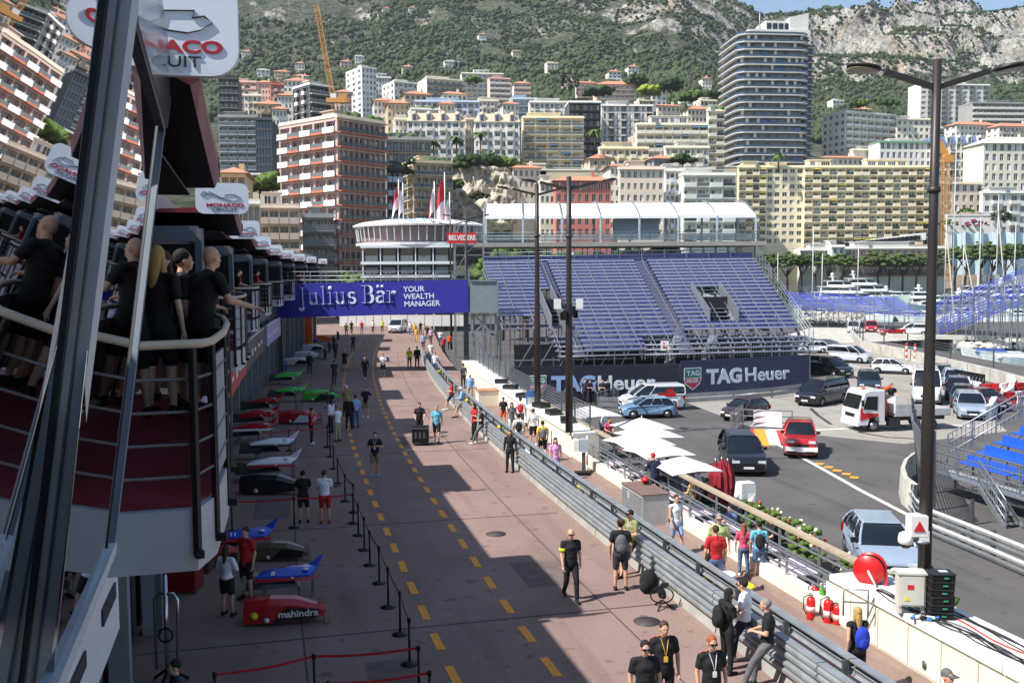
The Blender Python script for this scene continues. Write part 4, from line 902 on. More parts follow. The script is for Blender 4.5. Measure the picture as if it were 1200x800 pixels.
mb=MB();mb.slab([at(1108,186,D),at(1112,178,D),at(1099,158,D),at(1094,160,D)],(0,1.5,0));mb.build('jib',CRY,c2)
mb=MB();mb.box(at(1111,186,D),(3.2,2.4,2.6));mb.build('cab',CRY,c2)
c3=thing('tower_crane','small orange crane mast at the upper left edge','crane');D=330
mb=MB();lattice(mb,at(36,60,D),at(40,20,D),2.0,8,.2);mb.build('mast',CRY,c3)
# ---------------------------------------------------------------- footbridge with the blue banner
br=thing('footbridge','metal footbridge across the pit lane carrying the blue banner','bridge');D=78
def bp(px,py,d=D):return at(px,py,d)
mb=MB();a,b=bp(318,372),bp(549,367);zt=bp(430,331).z;zb=a.z
mb.slab([V(a.x,D+.2,zb+.3),V(b.x,D+.2,zb+.3),V(b.x,D+.2,zt-.3),V(a.x,D+.2,zt-.3)],(0,2.6,0));mb.build('deck_box',STEELD,br)
q=MB()
for s_ in(0,2.4):
 for z_ in(.5,.85,1.2):q.tube([V(a.x,D+.3+s_,zt+z_-.3),V(b.x,D+.3+s_,zt+z_-.3)],.035,5)
 n=12
 for i in range(n+1):x=a.x+(b.x-a.x)*i/n;q.beam(V(x,D+.3+s_,zt-.3),V(x,D+.3+s_,zt+.9),.06)
q.build('guard_rail',STEEL,br)
for x in(a.x+.4,b.x-.3):
 q=MB();q.beam(V(x,D+1.4,0),V(x,D+1.4,zb+.4),.35);q.build('support',STEELD,br)
bn=thing('blue_banner','blue bank banner hung on the footbridge over the pit lane','banner')
mb=MB();c=[bp(318,373),bp(549,366),bp(548,327.5),bp(322,333)];mb.slab(c,(0,.12,0));mb.build('cloth',BLUEB,bn)
u=(c[1]-c[0]).normalized();up=(V(0,0,1)-u*u.z).normalized();LT=cm('banner lettering',(214,222,244),rough=.6,var=.02)
def serif(body,x0,yb,ys,S):
 x=x0;T,t=.25,.09
 def st(g,ox,m):
  for s_ in g:
   if s_[0]=='l':(_,ax,ay,bx,by,w)=s_;m.beam((ox+ax*S,ay*S,0),(ox+bx*S,by*S,0),.03,w*S)
   elif s_[0]=='a':
    _,cx,cy,rx,ry,a0,a1,w0,w1=s_;n=12;P=[]
    for i in range(n+1):
     an=R(a0+(a1-a0)*i/n);w=w0+(w1-w0)*abs(math.cos(an));P.append(((cx+(rx+w/2)*math.cos(an))*S+ox,(cy+(ry+w/2)*math.sin(an))*S,0));P.append(((cx+(rx-w/2)*math.cos(an))*S+ox,(cy+(ry-w/2)*math.sin(an))*S,0))
    v_=P+[(p[0],p[1],.03)for p in P];k=len(P);m.add(v_,[(2*i+k,2*i+1+k,2*i+3+k,2*i+2+k)for i in range(n)]+[(2*i+2,2*i+3,2*i+1,2*i)for i in range(n)])
   elif s_[0]=='d':m.lathe((ox+s_[1]*S,s_[2]*S,-.015),[(s_[3]*S,0),(s_[3]*S,.03)],10)
 G={
'J':([('l',.26,-.12,.26,1,T),('l',.08,1,.44,1,t),('a',.10,-.12,.16,.18,270,360,.07,.17),('d',.04,-.22,.09)],.52),
'u':([('l',.15,.2,.15,.68,T),('l',.0,.66,.2,.66,t),('a',.33,.2,.18,.16,180,360,.06,.18),('l',.52,0,.52,.68,T),('l',.37,.66,.56,.66,t),('l',.5,.02,.68,.02,t)],.74),
'l':([('l',.16,0,.16,1.04,T),('l',0,1.02,.2,1.02,t),('l',0,.03,.34,.03,t)],.38),
'i':([('l',.16,0,.16,.68,T),('l',0,.66,.2,.66,t),('l',0,.03,.34,.03,t),('d',.16,.92,.12)],.38),
's':([('a',.24,.50,.16,.15,40,250,.08,.13),('a',.26,.19,.17,.16,-140,100,.08,.15),('l',.42,.5,.42,.66,t),('l',.06,.04,.06,.2,t)],.52),
'B':([('l',.2,0,.2,1,T),('l',.0,1,.42,1,t),('l',.0,.03,.45,.03,t),('a',.40,.76,.19,.22,-90,90,.07,.18),('l',.2,.53,.42,.53,t),('a',.42,.28,.22,.25,-90,90,.07,.19)],.78),
'a':([('l',.47,.0,.47,.5,T),('a',.30,.50,.18,.16,0,160,.07,.17),('a',.24,.20,.16,.17,60,330,.07,.16),('l',.24,.37,.44,.40,t),('l',.47,.03,.62,.03,t),('d',.17,.93,.09),('d',.42,.93,.09)],.64),
'r':([('l',.18,0,.18,.68,T),('l',0,.66,.2,.66,t),('l',0,.03,.38,.03,t),('a',.42,.44,.17,.2,90,170,.1,.1),('d',.46,.56,.11)],.58)}
 for ch in body:
  if ch==' ':x+=.34*S;continue
  g,wd=G[ch];m=MB();m.T=frame(bn0+u*x+up*yb,u,up) @ Matrix.Diagonal((1.06,1.1,1,1));st(g,0,m);m.build('letter',LT,bn);x+=(wd+.03)*S*1.06
 return x
bn0=c[0]+V(0,-.025,0)
pm=(b.x-a.x)/231.0
serif('Julius',(351-318)*pm,1.0,0,1.3);serif('Bar',(425-318)*pm,1.0,0,1.3)
for k,w_ in enumerate(('YOUR','WEALTH','MANAGER')):text('word',w_,.62,LT,bn,frame(bn0+u*((474-318)*pm)+up*(2.02-.60*k),u,up),bold=.012,sx=1.0,ext=.01)
# screen box and tower at the right end of the footbridge
sx_=thing('screen_tower','grey box on a braced steel tower at the right end of the footbridge','tower')
mb=MB();mb.slab([bp(551,366),bp(583,366),bp(583,329),bp(551,329)],(0,.9,0));mb.build('grey_box',cm('grey screen back',(128,136,142),rough=.5),sx_)
q=MB()
for a_,b_ in(((551,366),(583,366)),((583,366),(583,329)),((551,329),(583,329))):q.beam(bp(*a_)+V(0,-.05,0),bp(*b_)+V(0,-.05,0),.12)
q.build('box_edge',STEEL,sx_)
for px in(553,566,581):
 for dy in(.3,2.6):p=bp(px,366)+V(0,dy,0);q=MB();q.beam(V(p.x,p.y,-.9),p,.2);q.build('leg',STEEL,sx_)
for a_,b_ in(((553,366),(581,396)),((553,395),(581,425)),((553,392),(581,392)),((553,415),(581,418)),((566,380),(553,392))):q=MB();q.beam(bp(*a_)+V(0,.25,0),bp(*b_)+V(0,.25,0),.16);q.build('brace',STEEL,sx_)
DP=148
# ---------------------------------------------------------------- white round-fronted pavilion behind the bridge
pv=thing('pavilion','white three storey pavilion with a rounded roof terrace behind the blue banner','building');D=DP
def ov(cx,rx,ry,z,n=28,cy=DP+8):return[(cx+rx*math.cos(6.2832*i/n),cy+ry*math.sin(6.2832*i/n),z)for i in range(n)]
xl,xr=at(425,300,D).x,at(528,300,D).x;cx=(xl+xr)/2;z1,z2,z3,z4=at(480,322,D).z,at(480,308,D).z,at(480,287,D).z,at(480,264,D).z
WH=cm('pavilion white',(216,220,222),rough=.4,var=.04)
mb=MB();mb.slab([V(xl+.3,DP+1,-.9),V(xr,DP+1,-.9),V(xr,DP+1,z3),V(xl+.3,DP+1,z3)],(0,10,0));mb.build('dark_core',DARK,pv)
for i in range(6):x=xl+(xr-xl)*i/5;q=MB();q.beam(V(x,DP+.2,-.9),V(x,DP+.2,z3),.16);q.build('column',WH,pv)
for z_ in(z1-4.0,z1-.2,z2,z3-.2):q=MB();q.slab([V(xl-.3,DP-.2,z_-.22),V(xr+.3,DP-.2,z_-.22),V(xr+.3,DP-.2,z_+.22),V(xl-.3,DP-.2,z_+.22)],(0,11,0));q.build('floor_edge',WH,pv)
for r_ in range(2):
 zz0,zz1=(z1,z2)if r_==0 else(z2,z3)
 for i in range(5):x0,x1=xl+(xr-xl)*i/5+.4,xl+(xr-xl)*(i+1)/5-.4;q=MB();q.box(((x0+x1)/2,DP+.6,(zz0+zz1)/2+.3),(x1-x0,.1,(zz1-zz0)*.66));q.build('window',GL[1],pv);q=MB();q.box(((x0+x1)/2,DP+.2,zz0+.7),(x1-x0,.04,.9));q.build('glass_rail',GL[3],pv)
tc_=at(489,280,DP+4).x;rx_=(at(566,280,DP+4).x-at(413,280,DP+4).x)/2
mb=MB();P=ov(tc_,rx_,6.5*1.3,0);mb.prism([(p[0],p[1])for p in P],z3+.05,z3+.45);mb.build('terrace_ring',WH,pv)
mb=MB();P=ov(tc_,rx_*.9,5.6*1.3,0);mb.prism([(p[0],p[1])for p in P],z3+.46,z4-.1);mb.build('terrace_room',cm('pinkish terrace interior',(134,112,116),rough=.2),pv)
mb=MB();n=28;rings=[(1.04,z4+.0),(1.05,z4+.25),(.9,z4+.75),(.6,z4+1.15),(.25,z4+1.35)]
vs=[]
for s_,z_ in rings:vs+=[(tc_+rx_*s_*math.cos(6.2832*i/n),DP+8+8.4*s_*math.sin(6.2832*i/n),z_)for i in range(n)]
mb.add(vs,[(r_*n+i,r_*n+(i+1)%n,(r_+1)*n+(i+1)%n,(r_+1)*n+i)for r_ in range(4)for i in range(n)]+[tuple(range(n))[::-1],tuple(range(4*n,5*n))]);mb.build('roof',cm('white membrane',(240,238,238),rough=.5,var=.03),pv)
text('word','ACM',1.3,cm('pale blue lettering',(90,150,200)),pv,frame((tc_-1.6,DP-.2,z4+.8),(1,0,0),(0,.75,.66)),sx=1.6,ext=.01)
for i in range(26):
 a=3.1416+3.1416*i/25;q=MB();q.beam((tc_+rx_*.97*math.cos(a),DP+8+8.2*math.sin(a),z3+.7),(tc_+rx_*1.0*math.cos(a),DP+8+8.4*math.sin(a),z4+.1),.14);q.build('post',WH,pv)
for px,py,l,cc,w_ in((467,213,'red and white flag on the left pole of the pair by the pavilion',0,11),(472,217,'white and red flag on the right pole of the pair by the pavilion',1,9),(509,216,'white flag with red corner, left of the tall flag',1,10),(521,205,'tall red and white flag at the highest pole',0,16),(527,228,'red bordered white flag right of the tall one',2,12)):
 f_=thing('flag',l,'flag');D=DP+2;p=at(px,py,D);zb_=at(px,262,D).z
 q=MB();q.tube([(p.x,p.y,zb_),(p.x,p.y,p.z+.4)],.09,6);q.build('pole',WHITE,f_)
 hh={16:7}.get(w_,3.7);sgn=-1
 mb=MB();nx,ny=8,6;vs=[]
 for j in range(ny+1):
  for i in range(nx+1):
   s_=i/nx;t_=j/ny;ww=w_*D/F
   vs.append((p.x+sgn*ww*s_*(.45+.35*t_),p.y+.35*math.sin(s_*6+t_*2),p.z-hh*t_-2*s_-.15*math.sin(9*s_)))
 for j in range(ny):
  for i in range(nx):mb.mi([0 if j<ny/2 else 1,1 if i<6 else 0,1 if 1<=i<6 else 0][cc]).add([vs[k]for k in(j*(nx+1)+i,j*(nx+1)+i+1,(j+1)*(nx+1)+i+1,(j+1)*(nx+1)+i)],[(0,1,2,3)])
 mb.build('cloth',[cm('flag red',(214,40,56),rough=.7),cm('flag white',(240,238,240),rough=.7)],f_)
bv=thing('red_sign','red sign with the white word BELVEDERE right of the pavilion','sign');D=100
mb=MB();a,b=at(524,285,D),at(558,285,D);hh_=12*D/F;mb.slab([a,b,b+V(0,0,hh_),a+V(0,0,hh_)],(0,.2,0));mb.build('board',REDP,bv)
text('word','BELVEDERE',.72,WHITE,bv,frame(a+V(.16,-.02,hh_/2),(1,0,0),(0,0,1)),bold=.02,sx=.78,ext=.01)
sct=thing('scaffold_tower','steel scaffold tower holding the red sign','scaffold');mb=MB()
xs_=[at(p_,300,100).x for p_ in(532,545,566)]
for x in xs_:
 for y in(100.3,102.3):mb=MB();mb.beam((x,y,-.9),(x,y,at(500,262,100).z),.1);mb.build('upright',STEEL,sct)
k=0
for z_ in range(0,13,2):
 mb=MB();mb.beam((xs_[0],100.3,z_),(xs_[2],100.3,z_),.08);mb.build('ledger',STEEL,sct);mb=MB();mb.beam((xs_[k%2],100.3,z_),(xs_[k%2+1],100.3,z_+2),.07);mb.build('brace',STEEL,sct);k+=1
 # ---------------------------------------------------------------- main grandstand with blue seat rows
gs=thing('grandstand','large temporary grandstand with rows of blue seats above the long hoarding','grandstand')
NR=24;SEAT=cm('blue bench seat',(48,60,144),rough=.45,var=.1,scale=.6);SEATD=cm('seat edge grey',(178,182,204),rough=.4,metal=.3);TREAD=cm('tread steel',(122,124,148),rough=.6,metal=.2)
bl,brr=at(600,418,71),at(950,410,74.5);tl,tr=at(566,313,93),at(884,308,95)
def row(i,s):
 f_=i/(NR-1);return bl.lerp(brr,s).lerp(tl.lerp(tr,s),f_)
aisles=[(.20,.235),(.55,.60)]
segs=[(0.0,.20),(.235,.55),(.60,1.0)]
for i in range(NR):
 for j,(s0,s1)in enumerate(segs):
  k0,k1=s0,s1
  cuts=[(k0,k1)]
  if j==2 and 6<=i<=14:cuts=[(k0,.70),(.80,k1)]
  if j==0 and 6<=i<=14:cuts=[(.0,.145)]if i>7 else[]
  if j==0 and i<6:cuts=[(.19,.2)]if 0 else[]
  if j==1 and i<3:cuts=[(k0,.44)]
  if j==2 and i<4:cuts=[]
  for c0_,c1_ in cuts:
   a,b=row(i,c0_),row(i,c1_);mb=MB()
   mb.mi(0).slab([a+V(0,-.05,.40),b+V(0,-.05,.40),b+V(0,.27,.42),a+V(0,.27,.42)],(0,0,.05))
   mb.mi(1).slab([a+V(0,-.075,.34),b+V(0,-.075,.34),b+V(0,-.075,.48),a+V(0,-.075,.50)],(0,.02,0))
   mb.mi(0).slab([a+V(0,.36,.40),b+V(0,.36,.40),b+V(0,.38,.56),a+V(0,.38,.56)],(0,.03,0));mb.build('seat_row',[SEAT,SEATD],gs)
 for s0,s1 in((0,1),):
  lo=.145 if i<6 else 0
  a,b=row(i,lo),row(i,1);mb=MB();mb.slab([a+V(0,-.4,0),b+V(0,-.4,0),b+V(0,.34,0),a+V(0,.34,0)],(0,0,-.05));mb.build('tread',TREAD,gs)
for j in range(20):
 s_=j/19
 if s_<.13:i0=6
 else:i0=0
 a,b=row(i0,s_),row(NR-1,s_);mb=MB();mb.beam(a+V(0,-.1,.5),b+V(0,-.1,.5),.05,.05);mb.beam(a+V(0,0,-.15),b+V(0,0,-.15),.10,.2);mb.build('raker',STEEL,gs)
mb=MB()
for s0,s1 in aisles:
 for i in range(NR*2):a,b=row(i/2,s0),row(i/2,s1);mb.slab([a+V(0,-.2,.0),b+V(0,-.2,.0),b+V(0,.2,0),a+V(0,.2,0)],(0,0,.12+.1*(i%2)))
o=mb.build('aisle_steps',TREAD,gs);o['kind']='stuff'
for k,(s0,i0)in enumerate(((.155,5),(.20,5),(.70,6),(.80,6))):
 a,b=row(i0,s0)+V(0,-.4,0),row(i0+(9 if k<2 else 8),s0);q=MB();q.slab([a,b,b+V(0,0,1.1),a+V(0,0,1.3)],(.06,0,0));q.build('vomitory_side',STEEL,gs)
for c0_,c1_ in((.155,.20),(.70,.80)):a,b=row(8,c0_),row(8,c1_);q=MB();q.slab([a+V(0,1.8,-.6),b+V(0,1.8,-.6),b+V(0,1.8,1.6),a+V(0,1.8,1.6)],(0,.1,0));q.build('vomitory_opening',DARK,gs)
def railrun(P,h,root,name='handrail',st=1.6,m=STEEL,mid=2,r=.03,bars=False):
 q=MB()
 for z_ in[h*(k+1)/(mid+1)for k in range(mid+1)]:q.tube([p+V(0,0,z_)for p in P],r,5)
 for a,b in zip(P,P[1:]):
  n=max(1,int((b-a).length/st))
  for i in range(n+1):p=a.lerp(b,i/n);q.beam(p,p+V(0,0,h),.05)
  if bars:
   n=int((b-a).length/.22)
   for i in range(n):p=a.lerp(b,i/n);q.beam(p+V(0,0,.1),p+V(0,0,h),.02)
 q.build(name,m,root)
railrun([row(0,1)+V(.2,0,.1),row(NR-1,1)+V(.2,0,.2)],1.5,gs,'side_rail',1.3,mid=3)
railrun([row(0,.43)+V(0,-.6,-.4),row(0,1)+V(0,-.6,-.4)],1.1,gs,'front_rail',1.6,bars=True)
railrun([row(0,.15)+V(0,-.6,-.4),row(0,.42)+V(0,-.6,-.4)],1.1,gs,'front_rail',1.8)
railrun([row(NR-1,0)+V(0,.6,.2),row(NR-1,1)+V(0,.6,.2)],1.2,gs,'back_rail',2.2,bars=True)
mb=MB();a,b=row(NR-1,0),row(NR-1,1);mb.slab([a+V(0,.7,.2),b+V(0,.7,.2),b+V(0,.7,1.1),a+V(0,.7,1.1)],(0,.04,0));mb.build('back_netting',cm('blue netting',(52,62,130),rough=.8),gs)
# supporting scaffold under the stand: uprights as parts
for j in range(16):
 s_=j/15
 for i in(0,4,8,12,16,20,23):
  if i and 2<j<14:continue
  p=row(i,s_);q=MB();q.beam(V(p.x,p.y+.2,-.9),p+V(0,.2,-.1),.1);q.build('upright',STEEL,gs)
for j in range(0,6):
 for z_ in(0.3,1.6,2.9):a,b=row(0,j/15),row(0,(j+1)/15);q=MB();q.beam(V(a.x,a.y,z_),V(b.x,b.y,z_+.0),.08);q.build('ledger',STEEL,gs)
 a,b=row(0,j/15),row(0,(j+1)/15);q=MB();q.beam(V(a.x,a.y,.3),V(b.x,b.y,2.9),.07);q.build('brace',STEEL,gs)
for s0,s1 in((.5,.57),(.62,.69)):a,b=row(0,s0)+V(0,-.3,-1.4),row(3,s1)+V(0,-.3,.2);q=MB();q.beam(a,b,.7,.12);q.build('stair',STEEL,gs);railrun([a,b],1.0,gs,'stair_rail',.9)
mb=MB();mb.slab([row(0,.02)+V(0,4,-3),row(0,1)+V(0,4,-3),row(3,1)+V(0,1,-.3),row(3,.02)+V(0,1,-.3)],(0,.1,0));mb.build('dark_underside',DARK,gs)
for px,py in((669,300),(802,299),(779,405)):p=at(px,py,98 if py<350 else 72.5);sg=thing('letter_sign',{669:'small white block letter sign at the back of the stand, left',802:'small white block letter sign at the back of the stand, right',779:'small white sign with a red L at the foot of the stand'}[px],'sign',p);q=MB();q.box((0,0,0),(.62,.05,.75));q.build('plate',WHITE,sg);text('word','L',.55,REDP,sg,frame((-.14,-.035,0),(1,0,0),(0,0,1)),bold=.03)
# ---------------------------------------------------------------- roofed hospitality stand behind
hs=thing('hospitality_stand','long open hospitality terrace under a white arched tent roof behind the blue seats','stand');D=112
X0,X1=at(567,250,D).x,at(886,250,D).x;zr0,zr1=at(720,256,D).z,at(720,238,D+8).z;zf_=at(720,283,D).z
TENT=cm('tent white',(242,243,244),rough=.6,var=.03);nb=7
for i in range(nb):
 x0,x1=X0+(X1-X0)*i/nb,X0+(X1-X0)*(i+1)/nb;mb=MB();vs=[]
 for k in range(7):
  f_=k/6;y=D+9*f_;z=zr0+(zr1-zr0)*math.sin(f_*1.57)
  for m_ in range(5):s_=m_/4;vs.append((x0+.12+(x1-x0-.12)*s_,y,z+.05*abs(2*s_-1)**2))
 mb.add(vs,[(5*k+m_,5*k+m_+1,5*k+m_+6,5*k+m_+5)for k in range(6)for m_ in range(4)]);mb.slab([(x0,D,zr0),(x1,D,zr0),(x1,D,zr0+.35),(x0,D,zr0+.35)],(0,.05,0));mb.build('roof_panel',TENT,hs)
for i in range(nb+1):
 x=X0+(X1-X0)*i/nb
 for y in(D,D+9):q=MB();q.beam((x,y,zf_-.2),(x,y,zr0+(.2 if y==D else 1.9)),.22);q.build('post',cm('pale blue post',(176,192,204),rough=.4),hs)
 q=MB();q.tube([(x,D+9*k/5,zr0+.25+(zr1-zr0)*math.sin(k/5*1.57))for k in range(6)],.1,5);q.build('roof_rib',STEEL,hs)
mb=MB();mb.box(((X0+X1)/2,D+4.6,zf_-.3),(X1-X0+2.5,9.6,.5));mb.build('deck',cm('deck grey',(150,148,142),rough=.7),hs)
railrun([V(X0-1,D-.1,zf_),V(X1+1.5,D-.1,zf_)],1.1,hs,'glass_rail',2.0)
mb=MB();mb.box(((X0+X1)/2,D-.02,zf_+.5),(X1-X0,.03,.85));mb.build('rail_glass',cm('rail glass',(150,170,176),rough=.2,alpha=.45),hs)
mb=MB();mb.box((X0+(X1-X0)*.57,D+3,zf_+1.6),(5.2,2.6,2.4));mb.build('bar_cabin',cm('blue grey cabin',(130,146,156),rough=.5),hs)
for i in range(22):
 x=X0+(X1-X0)*i/21
 for y in(D+.4,D+8):q=MB();q.beam((x,y,-.9),(x,y,zf_-.5),.12);q.build('upright',STEELD,hs)
 if i<21:
  x1=X0+(X1-X0)*(i+1)/21
  for z_ in(zf_-1.1,zf_-2.3,zf_-3.6):q=MB();q.beam((x,D+.4,z_),(x1,D+.4,z_),.1);q.build('ledger',STEELD,hs)
  q=MB();q.beam((x,D+.4,zf_-1.1 if i%2 else zf_-3.4),(x1,D+.4,zf_-3.4 if i%2 else zf_-1.1),.08);q.build('brace',STEELD,hs)
  # ---------------------------------------------------------------- the two long hoardings
HW=cm('hoarding lettering',(226,232,240),rough=.5,var=.02);HBL=cm('hoarding lettering light blue',(150,182,226),rough=.5,var=.02);HG=cm('shield green',(40,120,96));HR=cm('shield red',(200,60,90))
def shield(o,u,up,s,root):
 sh=MB();sh.T=frame(o,u,up);P=[(-.5,.5),(-.5,-.1),(-.42,-.3),(0,-.6),(.42,-.3),(.5,-.1),(.5,.5)];sh.slab([(a*s,b*s,0)for a,b in P],(0,0,.02));root_=sh.build('shield',HW,root)
 m=MB();m.T=frame(o,u,up);m.slab([(-.45*s,.45*s,.025),(-.45*s,.02*s,.025),(.45*s,.02*s,.025),(.45*s,.45*s,.025)],(0,0,.012));m.build('shield_top',HG,root)
 m=MB();m.T=frame(o,u,up);m.slab([(-.45*s,-.02*s,.025),(-.45*s,-.1*s,.025),(-.38*s,-.26*s,.025),(0,-.54*s,.025),(.38*s,-.26*s,.025),(.45*s,-.1*s,.025),(.45*s,-.02*s,.025)],(0,0,.012));m.build('shield_base',HR,root)
 text('word','TAG',.34*s,HW,root,frame(o+u*(-.37*s)+up*(.22*s)+u.cross(up)*.045,u,up),bold=.012,sx=1.15);text('word','HEUER',.24*s,HW,root,frame(o+u*(-.36*s)+up*(-.15*s)+u.cross(up)*.045,u,up),bold=.008,sx=.92)
def hoarding(label,a,b,h,pxs,m,tagc):
 t_=thing('hoarding',label,'hoarding');u=(b-a).normalized();up=V(0,0,1)
 q=MB();q.slab([a,b,b+V(0,0,h),a+V(0,0,h)],(0,.12,0));q.build('panel',m,t_)
 n=9
 for i in range(n+1):p=a.lerp(b,i/n);q=MB();q.beam(p+V(0,.9,0),p+V(0,.15,h-.3),.08);q.build('prop',STEEL,t_)
 w=(b-a).length;o=a+V(0,-.03,0);k=w/pxs[0]
 shield(o+u*(pxs[1]*k)+up*(h*.52),u,up,pxs[2]*k,t_)
 text('word','TAG',h*.54,tagc,t_,frame(o+u*(pxs[3]*k)+up*(h*.5),u,up),bold=.07,sx=1.1,ext=.015)
 text('word','Heuer',h*.54,HW,t_,frame(o+u*(pxs[4]*k)+up*(h*.5),u,up),bold=.03,sx=1.15,ext=.015)
def rp(px,py):return gp(px,py,ROAD)
hoarding('dark navy watch brand hoarding, left half with a light blue TAG',rp(597,474),rp(796,469),2.6,(199,32,21,49,101),cm('black navy print',(34,36,52),rough=.6),HBL)
hoarding('dark navy watch brand hoarding, right half with a white TAG',rp(797,465.5),rp(948,455),2.62,(151,13.5,19,30,72.5),cm('slate navy print',(52,58,88),rough=.6),HW)
hoarding('short black watch brand board at the far bend, partly hidden by cars',rp(1118,455),rp(1154,463),1.5,(36,-2,4,3,10),BLACK,HW)
# ---------------------------------------------------------------- pit wall barrier, terrace wall, fences
def sweep(mb,c,y0,y1,prof,step=1.2):
 n=max(1,int(round((y1-y0)/step)));m_=len(prof);vs=[]
 for i in range(n+1):
  y=y0+(y1-y0)*i/n;vs+=[off(c,y,o,z)for o,z in prof]
 fs=[(i*m_+k,(i+1)*m_+k,(i+1)*m_+(k+1)%m_,i*m_+(k+1)%m_)for i in range(n)for k in range(m_)]+[tuple(range(m_)),tuple(n*m_+k for k in range(m_))[::-1]]
 return mb.add(vs,fs)
def wbeam(o,z,h=.31,s=1,t=.03):
 a=[(0,0),(.05,.05),(0.05,.11),(0,.155),(.05,.20),(.05,.26),(0,.31)];k=h/.31
 return[(o+s*x,z+y*k)for x,y in a]+[(o+s*(x-t),z+y*k)for x,y in a[::-1]]
ARM=cm('armco steel',(150,156,160),rough=.4,metal=.35,var=.16,scale=2.5)
pb=thing('crash_barrier','double steel crash barrier on concrete blocks along the right of the pit lane','barrier')
seg=4.0;y=9.0;k=0
blk=cm('barrier concrete',(160,158,152),rough=.85,var=.2,scale=1.2,bump=.2)
while y<92:
 y1=y+seg-.03
 for o,z,s_ in((-.02,.30,-1),(-.02,.64,-1),(.74,.64,1)):
  mb=MB();sweep(mb,barr_,y,y1,wbeam(o,z,.30,s_));mb.build('rail',ARM,pb)
 mb=MB();sweep(mb,barr_,y,y1-.02,[(.0,0),(.72,0),(.70,.30),(.06,.30)]);mb.build('concrete_block',blk,pb)
 for yy in(y+.1,y+2.1):
  d,n_=nrm(barr_,yy);q=MB();q.beam(off(barr_,yy,.12,.3),off(barr_,yy,.12,.92),.1);q.beam(off(barr_,yy,.62,.3),off(barr_,yy,.62,.92),.1);q.beam(off(barr_,yy,.12,.6),off(barr_,yy,.62,.6),.08);q.build('post',STEELD,pb)
 mb=MB();sweep(mb,barr_,y,y1,[(-.05,.955),(.13,.955),(.13,.985),(-.05,.985)]);sweep(mb,barr_,y,y1,[(.60,.955),(.80,.955),(.80,.985),(.60,.985)]);mb.build('top_cap',ARM,pb)
 y+=seg;k+=1
tw=thing('terrace_wall','cream wall between the pit walkway and the road with thick white topped sections','wall')
WTOP=cm('white wall top',(226,224,218),rough=.7,var=.12,scale=1.5)
mb=MB();sweep(mb,wall_,21.6,41,[(0,-1),(.28,-1),(.28,.45),(0,.45)]);mb.build('low_wall',CREAM,tw)
for a,b,nm in((6,21.55,'near_thick_wall'),(41.05,76,'far_thick_wall')):
 mb=MB();sweep(mb,wall_,a,b,[(0,-1),(1.1,-1),(1.1,1.02),(0,1.02)]);mb.build(nm,CREAM,tw)
 y=a
 while y<b-.1:y1=min(b,y+2.6);mb=MB();sweep(mb,wall_,y,y1-.015,[(-.07,1.03),(1.2,1.03),(1.2,1.17),(-.07,1.17)]);mb.build('coping_slab',WTOP,tw);y=y1
y=9.4
while y<21:
 mb=MB();sweep(mb,wall_,y,y+.92,[(-.03,.14),(-.005,.14),(-.005,.95),(-.03,.95)]);o=mb.build('door_panel',CREAM,tw)
 if int(y*1.1)%2:q=MB();p=off(wall_,y+.45,-.045,.34);d,n_=nrm(wall_,y);q.lathe((0,0,0),[(.09,0),(.09,.02)],8,'X');g=q.build('vent',STEELD,o);g.location=p
 y+=.95
mb=MB();sweep(mb,wall_,9,41,[(-.30,.003),(-.01,.003),(-.01,.09),(-.26,.09)]);mb.build('plinth',cm('plinth stone',(136,116,104),rough=.9),tw)
tr_=thing('terrace_railing','steel rail fence with a beige timber handrail above the cream wall','railing')
for z_ in(.62,.80,.98):q=MB();sweep(q,wall_,21.6,41,[(.12,z_),(.16,z_),(.16,z_+.04),(.12,z_+.04)]);q.build('rail',STEEL,tr_)
q=MB();sweep(q,wall_,21.6,56,[(.95,1.15),(1.18,1.15),(1.18,1.23),(.95,1.23)]);q.build('handrail',cm('weathered timber',(168,152,130),rough=.8),tr_)
for z_ in(.25,.55,.85):q=MB();sweep(q,wall_,21.6,41,[(1.04,z_),(1.08,z_),(1.08,z_+.04),(1.04,z_+.04)]);q.build('rail',STEEL,tr_)
y=21.8
while y<41:q=MB();q.beam(off(wall_,y,.14,.4),off(wall_,y,.14,1.05),.05);q.beam(off(wall_,y,1.06,-.9),off(wall_,y,1.06,1.15),.06);q.build('post',STEEL,tr_);y+=1.9
mf=thing('mesh_fence','grey mesh fence standing on the far white topped wall','fence')
y=42
while y<76:
 q=MB();q.beam(off(wall_,y,1.0,1.1),off(wall_,y,1.0,2.3),.07);q.build('post',STEELD,mf)
 q=MB()
 for z_ in np.linspace(1.2,2.25,8):q.beam(off(wall_,y,1.0,z_),off(wall_,y+2.4,1.0,z_),.018)
 for t_ in np.linspace(.2,2.2,10):q.beam(off(wall_,y+t_,1.0,1.2),off(wall_,y+t_,1.0,2.25),.015)
 o=q.build('mesh',STEEL,mf);y+=2.4
cb=[(.25,.9,(24,24,26),'black cable bundle lying along the near wall top',5),(.7,.5,(200,60,50),'red cable snaking over the near wall top',1),(.85,.5,(30,30,32),'loose black cable coils at the end of the wall top',3)]
